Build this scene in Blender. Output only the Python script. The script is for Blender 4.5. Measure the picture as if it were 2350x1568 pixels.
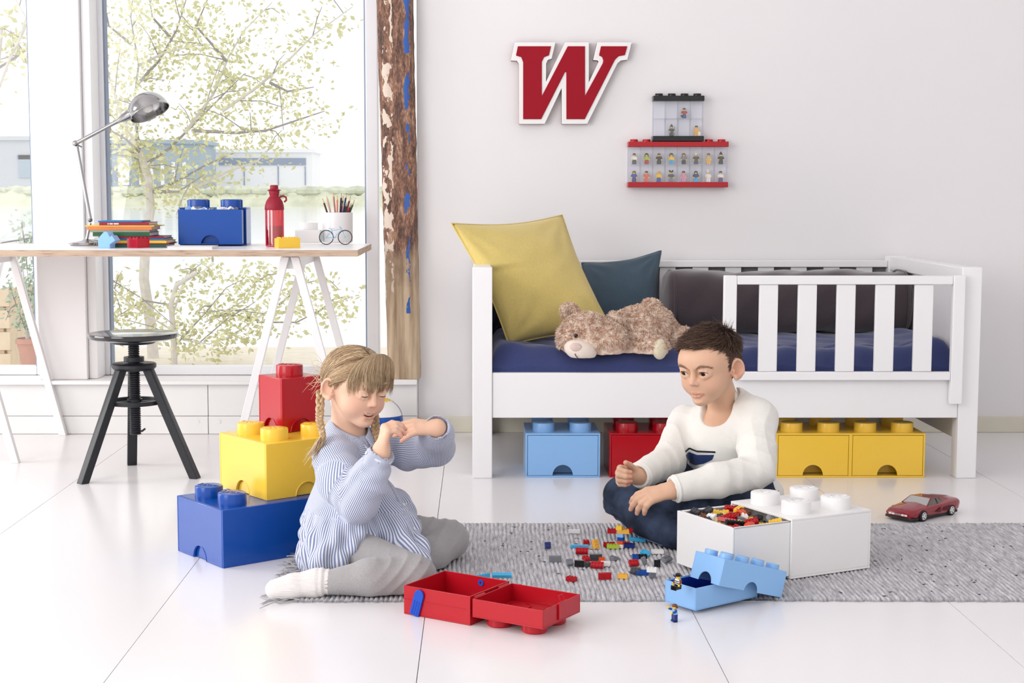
import bpy, bmesh, math, random
import numpy as np
from mathutils import Vector, Matrix

for _o in list(bpy.data.objects):
    bpy.data.objects.remove(_o, do_unlink=True)
SC = bpy.context.scene
COL = SC.collection
R = math.radians

# ------------------------------------------------------------------ camera
FPX, CXP, CYP, HCAM = 3500.0, 1100.0, 784.0, 0.95      # focal length and principal point in pixels, eye height
PITCH = math.atan((CYP - 445.0) / FPX)
cam_d = bpy.data.cameras.new('camera')
cam_d.sensor_fit = 'HORIZONTAL'
cam_d.sensor_width = 36.0
cam_d.lens = FPX / 2350.0 * 36.0
cam_d.shift_x = (1175.0 - CXP) / 2350.0
cam_d.clip_end = 600
cam = bpy.data.objects.new('camera', cam_d)
cam.location = (0, 0, HCAM)
cam.rotation_euler = (math.pi / 2 - PITCH, 0, 0)
COL.objects.link(cam)
SC.camera = cam

# ------------------------------------------------------------------ sky, lights, exposure
W = bpy.data.worlds.new('World')
SC.world = W
W.use_nodes = True
_bg = W.node_tree.nodes['Background']
_bg.inputs[0].default_value = (1.0, 0.995, 0.99, 1)
_bg.inputs[1].default_value = 1.2

def area_light(name, loc, target, sx, sy, power, color=(1, 1, 1)):
    l = bpy.data.lights.new(name, 'AREA')
    l.shape = 'RECTANGLE'; l.size = sx; l.size_y = sy; l.energy = power; l.color = color
    o = bpy.data.objects.new(name, l)
    o.location = loc
    o.rotation_euler = (Vector(target) - Vector(loc)).to_track_quat('-Z', 'Y').to_euler()
    COL.objects.link(o)
    return o
area_light('daylight_left_windows', (-3.9, 1.5, 1.8), (0.5, 4.7, 0.4), 4.0, 2.5, 150, (1.0, 0.985, 0.97))
area_light('daylight_side_window', (-4.1, 4.75, 1.15), (0.0, 4.2, 0.6), 1.7, 1.9, 66, (1.0, 0.99, 0.98))
SC.view_settings.view_transform = 'Standard'
SC.view_settings.look = 'None'
SC.view_settings.gamma = 1.0
SC.view_settings.use_curve_mapping = False
SC.view_settings.exposure = 0.1

# ------------------------------------------------------------------ projection helpers
_ct, _st = math.cos(PITCH), math.sin(PITCH)
def P(px, py, Y):
    """world point at depth Y that the camera sees at pixel (px, py)"""
    a = (px - CXP) / FPX; b = (py - CYP) / FPX
    dy = _ct - b * _st          # ray direction, forward part
    dz = -_st - b * _ct
    t = Y / dy
    return Vector((a * t, Y, HCAM + dz * t))
def PF(px, py, z=0.0):
    """world point at height z seen at pixel (px, py)"""
    a = (px - CXP) / FPX; b = (py - CYP) / FPX
    dy = _ct - b * _st; dz = -_st - b * _ct
    t = (z - HCAM) / dz
    return Vector((a * t, dy * t, z))

# ------------------------------------------------------------------ materials
def lin(c):
    def f(u):
        u /= 255.0
        return u / 12.92 if u <= 0.04045 else ((u + 0.055) / 1.055) ** 2.4
    return tuple(f(x) for x in c)
MATS = {}
def _nodes(name):
    m = bpy.data.materials.new(name); m.use_nodes = True
    nt = m.node_tree
    return m, nt, nt.nodes['Principled BSDF']
def mat(name, rgb, rough=0.5, metal=0.0, spec=0.5, vary=0.04, scale=30.0, bump=0.0, bscale=200.0, coat=0.0, sheen=0.0, sss=0.0, alpha=1.0, trans=0.0, ior=1.45):
    """procedural principled material: base colour with slight noise variation and optional fine relief"""
    if name in MATS: return MATS[name]
    m, nt, b = _nodes(name)
    L = nt.links
    c = lin(rgb)
    tc = nt.nodes.new('ShaderNodeTexCoord')
    nz = nt.nodes.new('ShaderNodeTexNoise'); nz.inputs['Scale'].default_value = scale; nz.inputs['Detail'].default_value = 3
    L.new(tc.outputs['Object'], nz.inputs['Vector'])
    mx = nt.nodes.new('ShaderNodeMix'); mx.data_type = 'RGBA'
    mx.inputs[6].default_value = (*[max(0, x * (1 - vary)) for x in c], 1)
    mx.inputs[7].default_value = (*[min(1, x * (1 + vary)) for x in c], 1)
    L.new(nz.outputs['Fac'], mx.inputs[0])
    L.new(mx.outputs[2], b.inputs['Base Color'])
    b.inputs['Roughness'].default_value = rough
    b.inputs['Metallic'].default_value = metal
    b.inputs['Specular IOR Level'].default_value = spec
    b.inputs['Coat Weight'].default_value = coat
    b.inputs['Coat Roughness'].default_value = 0.05
    b.inputs['Sheen Weight'].default_value = sheen
    b.inputs['Transmission Weight'].default_value = trans
    b.inputs['IOR'].default_value = ior
    b.inputs['Alpha'].default_value = alpha
    if sss > 0:
        b.inputs['Subsurface Weight'].default_value = sss
        b.inputs['Subsurface Radius'].default_value = (0.012, 0.005, 0.003)
        b.inputs['Subsurface Scale'].default_value = 0.5
    if bump > 0:
        n2 = nt.nodes.new('ShaderNodeTexNoise'); n2.inputs['Scale'].default_value = bscale; n2.inputs['Detail'].default_value = 4
        L.new(tc.outputs['Object'], n2.inputs['Vector'])
        bp = nt.nodes.new('ShaderNodeBump'); bp.inputs['Strength'].default_value = bump; bp.inputs['Distance'].default_value = 0.002
        L.new(n2.outputs['Fac'], bp.inputs['Height'])
        L.new(bp.outputs['Normal'], b.inputs['Normal'])
    MATS[name] = m
    return m
def clear_mat(name, tint, gloss=0.08, rough=0.03):
    """thin clear pane or plastic: mostly transparent, a little mirror"""
    if name in MATS: return MATS[name]
    m = bpy.data.materials.new(name); m.use_nodes = True
    nt = m.node_tree; nt.nodes.clear()
    o = nt.nodes.new('ShaderNodeOutputMaterial')
    t = nt.nodes.new('ShaderNodeBsdfTransparent'); t.inputs[0].default_value = (*tint, 1)
    g = nt.nodes.new('ShaderNodeBsdfGlossy'); g.inputs['Roughness'].default_value = rough
    g.inputs['Color'].default_value = (1, 1, 1, 1)
    x = nt.nodes.new('ShaderNodeMixShader'); x.inputs[0].default_value = gloss
    nt.links.new(t.outputs[0], x.inputs[1]); nt.links.new(g.outputs[0], x.inputs[2])
    nt.links.new(x.outputs[0], o.inputs[0])
    MATS[name] = m
    return m
def plastic(name, rgb, rough=0.22):
    return mat(name, rgb, rough=rough, spec=0.5, vary=0.015, scale=8)

# ------------------------------------------------------------------ objects
def link(o):
    COL.objects.link(o); return o
def tag(o, label=None, cat=None, group=None, kind=None):
    if label: o['label'] = label
    if cat: o['category'] = cat
    if group: o['group'] = group
    if kind: o['kind'] = kind
    return o
def thing(name, label, cat, loc=(0, 0, 0), rz=0.0, group=None, rot=None):
    o = bpy.data.objects.new(name, None)
    o.empty_display_size = 0.05
    o.location = loc
    o.rotation_euler = rot if rot is not None else (0, 0, rz)
    link(o)
    return tag(o, label, cat, group)
def struct(name, loc=(0, 0, 0)):
    o = bpy.data.objects.new(name, None); o.location = loc; link(o)
    o['kind'] = 'structure'
    return o
def copy_tree(o, parent=None):
    c = o.copy(); link(c)
    if parent is not None: c.parent = parent
    for ch in list(o.children):
        copy_tree(ch, c)
    return c

class MB:
    """mesh builder: collects shapes, builds ONE mesh object"""
    def __init__(s): s.v = []; s.f = []
    def add(s, verts, faces):
        n = len(s.v)
        s.v += [tuple(v) for v in verts]
        s.f += [tuple(i + n for i in f) for f in faces]
        return s
    def box(s, x0, x1, y0, y1, z0, z1, M=None):
        v = [Vector(p) for p in ((x0, y0, z0), (x1, y0, z0), (x1, y1, z0), (x0, y1, z0), (x0, y0, z1), (x1, y0, z1), (x1, y1, z1), (x0, y1, z1))]
        if M is not None: v = [M @ p for p in v]
        return s.add(v, [(0, 3, 2, 1), (4, 5, 6, 7), (0, 1, 5, 4), (1, 2, 6, 5), (2, 3, 7, 6), (3, 0, 4, 7)])
    def cbox(s, c, d, M=None):
        return s.box(c[0] - d[0] / 2, c[0] + d[0] / 2, c[1] - d[1] / 2, c[1] + d[1] / 2, c[2] - d[2] / 2, c[2] + d[2] / 2, M)
    def tube(s, pts, rad, seg=10, caps=True, closed=False, up=None):
        pts = [Vector(p) for p in pts]; n = len(pts)
        if not hasattr(rad, '__len__'): rad = [rad] * n
        V = []; F = []
        prev = None
        for i, p in enumerate(pts):
            if closed: t = pts[(i + 1) % n] - pts[i - 1]
            elif i == 0: t = pts[1] - p
            elif i == n - 1: t = p - pts[-2]
            else: t = pts[i + 1] - pts[i - 1]
            t.normalize()
            if prev is None:
                a = Vector((0, 0, 1)) if abs(t.z) < 0.9 else Vector((1, 0, 0))
                if up is not None: a = Vector(up)
                u = a - t * a.dot(t)
            else:
                u = prev - t * prev.dot(t)
            if u.length < 1e-6: u = t.orthogonal()
            u.normalize(); w = t.cross(u); prev = u
            for k in range(seg):
                an = 2 * math.pi * k / seg
                V.append(p + (u * math.cos(an) + w * math.sin(an)) * rad[i])
        m = n if closed else n - 1
        for i in range(m):
            j = (i + 1) % n
            for k in range(seg):
                k2 = (k + 1) % seg
                F.append((i * seg + k, i * seg + k2, j * seg + k2, j * seg + k))
        if caps and not closed:
            F.append(tuple(range(seg - 1, -1, -1)))
            F.append(tuple((n - 1) * seg + k for k in range(seg)))
        return s.add(V, F)
    def cyl(s, p0, p1, r0, r1=None, seg=24):
        return s.tube([p0, p1], [r0, r0 if r1 is None else r1], seg)
    def lathe(s, prof, seg=32, M=None, caps=True):
        """prof: list of (r, z) around local z"""
        V = []; F = []
        n = len(prof)
        for r, z in prof:
            for k in range(seg):
                an = 2 * math.pi * k / seg
                p = Vector((r * math.cos(an), r * math.sin(an), z))
                V.append(M @ p if M is not None else p)
        for i in range(n - 1):
            for k in range(seg):
                k2 = (k + 1) % seg
                F.append((i * seg + k, i * seg + k2, (i + 1) * seg + k2, (i + 1) * seg + k))
        if caps:
            if prof[0][0] > 1e-5: F.append(tuple(range(seg - 1, -1, -1)))
            if prof[-1][0] > 1e-5: F.append(tuple((n - 1) * seg + k for k in range(seg)))
        return s.add(V, F)
    def ball(s, c, r, seg=16, rings=10, M=None):
        if not hasattr(r, '__len__'): r = (r, r, r)
        c = Vector(c)
        V = []; F = []
        for i in range(rings + 1):
            th = math.pi * i / rings
            for k in range(seg):
                an = 2 * math.pi * k / seg
                p = Vector((r[0] * math.sin(th) * math.cos(an), r[1] * math.sin(th) * math.sin(an), -r[2] * math.cos(th)))
                if M is not None: p = M @ p
                V.append(c + p)
        for i in range(rings):
            for k in range(seg):
                k2 = (k + 1) % seg
                F.append((i * seg + k, i * seg + k2, (i + 1) * seg + k2, (i + 1) * seg + k))
        return s.add(V, F)
    def prism(s, poly, d0, d1, axis='y', M=None):
        """extrude 2-D polygon; axis y: poly is (x, z); axis z: (x, y); axis x: (y, z)"""
        def pt(a, b, d):
            p = Vector((a, d, b)) if axis == 'y' else (Vector((a, b, d)) if axis == 'z' else Vector((d, a, b)))
            return M @ p if M is not None else p
        n = len(poly)
        V = [pt(a, b, d0) for a, b in poly] + [pt(a, b, d1) for a, b in poly]
        F = [tuple(range(n)), tuple(range(2 * n - 1, n - 1, -1))]
        F += [(i, i + n, (i + 1) % n + n, (i + 1) % n) for i in range(n)]
        return s.add(V, F)
    def build(s, name, m, parent=None, smooth=True, bevel=0.0, bseg=2, ang=38, label=None, kind=None, merge=1e-5, loc=None, normals=True):
        if bevel > 0 and ang == 38: ang = 20
        me = bpy.data.meshes.new(name)
        me.from_pydata(s.v, [], s.f)
        if merge or bevel or normals:
            bm = bmesh.new(); bm.from_mesh(me)
            if merge: bmesh.ops.remove_doubles(bm, verts=bm.verts, dist=merge)
            if normals: bmesh.ops.recalc_face_normals(bm, faces=bm.faces)
            if bevel > 0:
                ed = [e for e in bm.edges if len(e.link_faces) == 2 and e.calc_face_angle(0) > R(30)]
                bmesh.ops.bevel(bm, geom=ed, offset=bevel, segments=bseg, affect='EDGES', profile=0.5, clamp_overlap=True)
            bm.to_mesh(me); bm.free()
        return meshobj(name, me, m, parent, smooth, ang, label, kind, loc)
def meshobj(name, me, m, parent=None, smooth=True, ang=38, label=None, kind=None, loc=None):
    if smooth:
        me.polygons.foreach_set('use_smooth', [True] * len(me.polygons))
        if ang: me.set_sharp_from_angle(angle=R(ang))
    if m is not None: me.materials.append(m)
    o = bpy.data.objects.new(name, me)
    if loc is not None: o.location = loc
    if parent is not None: o.parent = parent
    link(o)
    if label: o['label'] = label
    if kind: o['kind'] = kind
    return o
def bxo(name, m, parent, x0, x1, y0, y1, z0, z1, bevel=0.002, label=None, M=None):
    return MB().box(x0, x1, y0, y1, z0, z1, M).build(name, m, parent, bevel=bevel, label=label)
def npmesh(name, V, F):
    me = bpy.data.meshes.new(name)
    me.from_pydata(np.asarray(V).tolist(), [], np.asarray(F).tolist() if isinstance(F, np.ndarray) else F)
    return me

# ------------------------------------------------------------------ signed-distance sculpting
class SDF:
    def __init__(s, lo, hi, h):
        s.lo = np.array(lo, float); s.h = h
        s.n = np.ceil((np.array(hi, float) - s.lo) / h).astype(int) + 1
        s.ax = [s.lo[i] + h * np.arange(s.n[i]) for i in range(3)]
        s.D = np.full(tuple(s.n), 0.5, np.float32)
    def _sl(s, lo, hi):
        a = np.clip(np.floor((np.array(lo) - s.lo) / s.h).astype(int), 0, s.n)
        b = np.clip(np.ceil((np.array(hi) - s.lo) / s.h).astype(int) + 1, 0, s.n)
        if np.any(b <= a): return None, None
        sl = tuple(slice(a[i], b[i]) for i in range(3))
        g = (s.ax[0][a[0]:b[0], None, None], s.ax[1][None, a[1]:b[1], None], s.ax[2][None, None, a[2]:b[2]])
        return sl, g
    def _mix(s, sl, d, k, op):
        A = s.D[sl]
        if op == 'sub': A = -A
        if k > 0:
            h = np.maximum(k - np.abs(A - d), 0) / k
            r = np.minimum(A, d) - h * h * k * 0.25
        else: r = np.minimum(A, d)
        s.D[sl] = -r if op == 'sub' else r
    def cap(s, a, b, r1, r2=None, k=0.01, op='add'):
        r2 = r1 if r2 is None else r2
        a = np.array(a, float); b = np.array(b, float)
        m = max(r1, r2) + k + 2 * s.h
        sl, g = s._sl(np.minimum(a, b) - m, np.maximum(a, b) + m)
        if sl is None: return s
        ab = b - a; L = max(float(ab @ ab), 1e-12)
        t = ((g[0] - a[0]) * ab[0] + (g[1] - a[1]) * ab[1] + (g[2] - a[2]) * ab[2]) / L
        t = np.clip(t, 0, 1)
        d = np.sqrt((g[0] - a[0] - t * ab[0]) ** 2 + (g[1] - a[1] - t * ab[1]) ** 2 + (g[2] - a[2] - t * ab[2]) ** 2) - (r1 + (r2 - r1) * t)
        s._mix(sl, d.astype(np.float32), k, op)
        return s
    def chain(s, pts, rs, k=0.01, op='add'):
        for i in range(len(pts) - 1):
            s.cap(pts[i], pts[i + 1], rs[i], rs[i + 1], k, op)
        return s
    def ell(s, c, r, M=None, k=0.01, op='add'):
        c = np.array(c, float); r = np.array(r, float)
        m = r.max() + k + 2 * s.h
        sl, g = s._sl(c - m, c + m)
        if sl is None: return s
        x = g[0] - c[0]; y = g[1] - c[1]; z = g[2] - c[2]
        if M is not None:
            A = np.array(M)[:3, :3]
            x, y, z = (A[0, 0] * x + A[1, 0] * y + A[2, 0] * z, A[0, 1] * x + A[1, 1] * y + A[2, 1] * z, A[0, 2] * x + A[1, 2] * y + A[2, 2] * z)
        k0 = np.sqrt((x / r[0]) ** 2 + (y / r[1]) ** 2 + (z / r[2]) ** 2)
        k1 = np.sqrt((x / r[0] ** 2) ** 2 + (y / r[1] ** 2) ** 2 + (z / r[2] ** 2) ** 2) + 1e-9
        d = k0 * (k0 - 1.0) / k1
        s._mix(sl, d.astype(np.float32), k, op)
        return s
    def clip_below(s, z):
        """nothing reaches below height z (things flatten where they rest)"""
        d = (z - s.ax[2])[None, None, :]
        s.D = np.maximum(s.D, d.astype(np.float32))
        return s
    def mesh(s):
        D = s.D; h = s.h
        D[0] = D[-1] = 0.5; D[:, 0] = D[:, -1] = 0.5; D[:, :, 0] = D[:, :, -1] = 0.5
        I = D < 0
        cnt = np.zeros(tuple(np.array(D.shape) - 1), np.int8)
        nx, ny, nz = cnt.shape
        for dx in (0, 1):
            for dy in (0, 1):
                for dz in (0, 1):
                    cnt += I[dx:dx + nx, dy:dy + ny, dz:dz + nz]
        act = (cnt > 0) & (cnt < 8)
        ci = np.argwhere(act)
        idx = np.full(cnt.shape, -1, np.int32)
        idx[act] = np.arange(len(ci))
        pos = np.zeros((len(ci), 3)); num = np.zeros(len(ci))
        cor = [(a, b, c) for a in (0, 1) for b in (0, 1) for c in (0, 1)]
        val = {c: D[ci[:, 0] + c[0], ci[:, 1] + c[1], ci[:, 2] + c[2]] for c in cor}
        for c in cor:
            for ax in range(3):
                if c[ax]: continue
                e = list(c); e[ax] = 1; e = tuple(e)
                a = val[c]; b = val[e]
                mk = (a < 0) != (b < 0)
                t = np.where(mk, a / np.where(np.abs(a - b) < 1e-12, 1, a - b), 0)
                p = np.repeat(np.array([c], float), len(ci), 0); p[:, ax] = t
                pos += p * mk[:, None]; num += mk
        V = s.lo + (ci + pos / num[:, None]) * h
        F = []
        for ax in range(3):
            u, w = (ax + 1) % 3, (ax + 2) % 3
            sa = [slice(0, -1)] * 3; sb = [slice(0, -1)] * 3
            sb[ax] = slice(1, None)
            A = I[tuple(slice(0, -1) if i == ax else slice(None) for i in range(3))]
            B = I[tuple(slice(1, None) if i == ax else slice(None) for i in range(3))]
            cr = np.argwhere(A != B)
            ok = (cr[:, u] > 0) & (cr[:, w] > 0) & (cr[:, u] < D.shape[u] - 1) & (cr[:, w] < D.shape[w] - 1)
            cr = cr[ok]
            q = []
            for du, dw in ((1, 1), (0, 1), (0, 0), (1, 0)):
                c = cr.copy(); c[:, u] -= du; c[:, w] -= dw
                q.append(idx[c[:, 0], c[:, 1], c[:, 2]])
            q = np.stack(q, 1)
            ins = A[cr[:, 0], cr[:, 1], cr[:, 2]]
            q[~ins] = q[~ins][:, ::-1]
            F.append(q)
        return V, np.concatenate(F)
def smooth_verts(V, F, it=2, lam=0.5):
    V = V.copy()
    E = np.concatenate([F[:, [0, 1]], F[:, [1, 2]], F[:, [2, 3]], F[:, [3, 0]]])
    n = len(V)
    deg = np.bincount(E[:, 0], minlength=n) + np.bincount(E[:, 1], minlength=n)
    for _ in range(it):
        S = np.zeros_like(V)
        for a in range(3):
            S[:, a] = np.bincount(E[:, 0], V[E[:, 1], a], n) + np.bincount(E[:, 1], V[E[:, 0], a], n)
        V += lam * (S / np.maximum(deg, 1)[:, None] - V)
    return V
def vnormals(V, F):
    a = V[F[:, 2]] - V[F[:, 0]]; b = V[F[:, 3]] - V[F[:, 1]]
    fn = np.cross(a, b)
    N = np.zeros_like(V)
    for i in range(4):
        for c in range(3): N[:, c] += np.bincount(F[:, i], fn[:, c], len(V))
    return N / (np.linalg.norm(N, axis=1)[:, None] + 1e-12)
def fnoise(V, f, seed=0):
    """cheap smooth pseudo-noise in [-1, 1]"""
    rs = np.random.RandomState(seed)
    o = np.zeros(len(V))
    for i in range(7):
        d = rs.normal(size=3); d /= np.linalg.norm(d)
        o += np.sin(V @ d * f * rs.uniform(.6, 1.6) + rs.uniform(0, 6.28) + 1.3 * np.sin(V @ np.roll(d, 1) * f * .7 + i))
    return o / 4.0
def sculpt(name, V, F, m, parent, base=(0, 0, 0), label=None, attr=None, kind=None):
    me = bpy.data.meshes.new(name)
    me.from_pydata((V - np.array(base)).tolist(), [], F.tolist())
    if attr:
        for an, dat in attr.items():
            if dat.ndim == 1:
                a = me.attributes.new(an, 'FLOAT', 'POINT'); a.data.foreach_set('value', dat.astype(np.float32))
            else:
                a = me.attributes.new(an, 'FLOAT_COLOR', 'POINT')
                a.data.foreach_set('color', np.concatenate([dat, np.ones((len(dat), 1))], 1).astype(np.float32).ravel())
    return meshobj(name, me, m, parent, True, None, label, kind)
# ================================================================== the room
YW = 6.045
M_wall = mat('wall_paint', (240, 238, 239), rough=0.55, spec=0.25, vary=0.015, scale=3, bump=0.05, bscale=90)
M_white = mat('white_lacquer', (245, 244, 245), rough=0.3, spec=0.4, vary=0.01, scale=5)
M_frame = mat('window_frame_paint', (240, 241, 245), rough=0.35, spec=0.4, vary=0.01)
M_base = mat('painted_boards', (238, 237, 236), rough=0.45, spec=0.3, vary=0.03, scale=6)
M_cream = mat('cream_baseboard', (226, 221, 205), rough=0.45, spec=0.3, vary=0.02)
M_floor = mat('floor_lacquer', (242, 240, 242), rough=0.2, spec=0.4, vary=0.01, scale=1.5)
M_joint = mat('floor_joint', (150, 146, 144), rough=0.8)

fl = struct('floor')
MB().box(-4.2, 4.2, -2.6, YW + 0.3, -0.06, -0.012).build('subfloor', M_joint, fl)
tw = 0.61
for i in range(-7, 7):
    x0 = -0.123 + tw * i
    bxo('floor_tile', M_floor, fl, x0 + 0.0007, x0 + tw - 0.0007, -2.6, YW + 0.02, -0.012, 0.0, bevel=0.0004)

wr = struct('wall_back')
MB().box(-0.245, 3.6, YW, YW + 0.3, 0, 3.6).build('wall_panel', M_wall, wr, bevel=0.003)
MB().box(-4.2, -0.245, YW, YW + 0.3, 2.75, 3.6).build('wall_lintel', M_wall, wr)
bb = struct('baseboard_back')
bxo('board', M_cream, bb, -0.235, 3.6, YW - 0.012, YW + 0.001, 0.0, 0.062, bevel=0.003)
ce = struct('ceiling')
MB().box(-4.2, 4.2, -2.6, YW + 0.3, 3.6, 3.7).build('ceiling_panel', M_wall, ce)
wll = struct('wall_left')
MB().box(-4.4, -4.2, -2.6, YW + 0.3, 0, 3.6).build('wall_panel', M_wall, wll)
wrr = struct('wall_right')
MB().box(3.6, 3.8, -2.6, YW + 0.3, 0, 3.6).build('wall_panel', M_wall, wrr)

# low wall under the windows, made of painted boards, with a sill on top
lw = struct('wall_low')
MB().box(-4.2, -0.245, YW - 0.04, YW + 0.28, 0, 0.2).build('wall_core', M_base, lw)
xs = [-4.2, -2.9, -1.075, -0.405, -0.2455]
for a, b in zip(xs[:-1], xs[1:]):
    bxo('painted_board', M_base, lw, a + 0.0012, b - 0.0012, YW - 0.052, YW - 0.0405, 0.073, 0.197, bevel=0.0015)
    bxo('painted_board', M_base, lw, a + 0.0012, b - 0.0012, YW - 0.056, YW - 0.0405, 0.001, 0.0715, bevel=0.0015)
for px in (453, 502):
    p = P(px, 968, YW - 0.056)
    MB().cyl((p.x, p.y - 0.0015, p.z), (p.x, p.y + 0.004, p.z), 0.008, seg=14).build('plug', M_base, lw)
sl = struct('trim_1')
bxo('sill_board', M_white, sl, -4.2, -0.405, YW - 0.085, YW + 0.3, 0.2005, 0.217, bevel=0.004)
sb = struct('trim_2')
bxo('column_block', M_white, sb, -0.404, -0.2455, YW - 0.085, YW + 0.1, 0.2005, 0.222, bevel=0.003)

# white square post between the two windows
po = struct('wall_pillar')
bxo('post', M_wall, po, -1.742, -1.552, YW - 0.045, YW + 0.2, 0.2175, 3.6, bevel=0.003)

# windows
M_pane = clear_mat('window_glass', (0.99, 0.997, 0.993), 0.02, 0.0)
M_gasket = mat('dark_gasket', (140, 152, 172), rough=0.6)
def window(n, x0, x1, z0, z1):
    w = struct('window_%d' % n)
    fw, y0, y1 = 0.05, YW + 0.1, YW + 0.17
    for nm, a, b, c, d in (('frame_stile', x0, x0 + fw, z0, z1), ('frame_stile', x1 - fw, x1, z0, z1),
                           ('frame_rail', x0 + fw, x1 - fw, z0, z0 + 0.035), ('frame_rail', x0 + fw, x1 - fw, z1 - fw, z1)):
        bxo(nm, M_frame, w, a + .0003, b - .0003, y0, y1, c + .0003, d - .0003, bevel=0.004)
    g = 0.006
    for a, b, c, d in ((x0 + fw, x0 + fw + g, z0 + .035, z1 - fw), (x1 - fw - g, x1 - fw, z0 + .035, z1 - fw)):
        bxo('gasket', M_gasket, w, a, b, y0 + 0.012, y1 - 0.01, c, d, bevel=0)
    MB().box(x0 + fw + .002, x1 - fw - .002, y0 + 0.034, y0 + 0.037, z0 + .03, z1 - fw + .002).build('pane', M_pane, w)
window(1, -1.547, -0.404, 0.218, 2.75)
window(2, -3.2, -1.745, 0.218, 2.75)
# casing strip on the right of the post
cs = struct('trim_3')
bxo('casing', M_white, cs, -1.5515, -1.516, YW - 0.02, YW + 0.099, 0.2175, 2.75, bevel=0.003)

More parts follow.
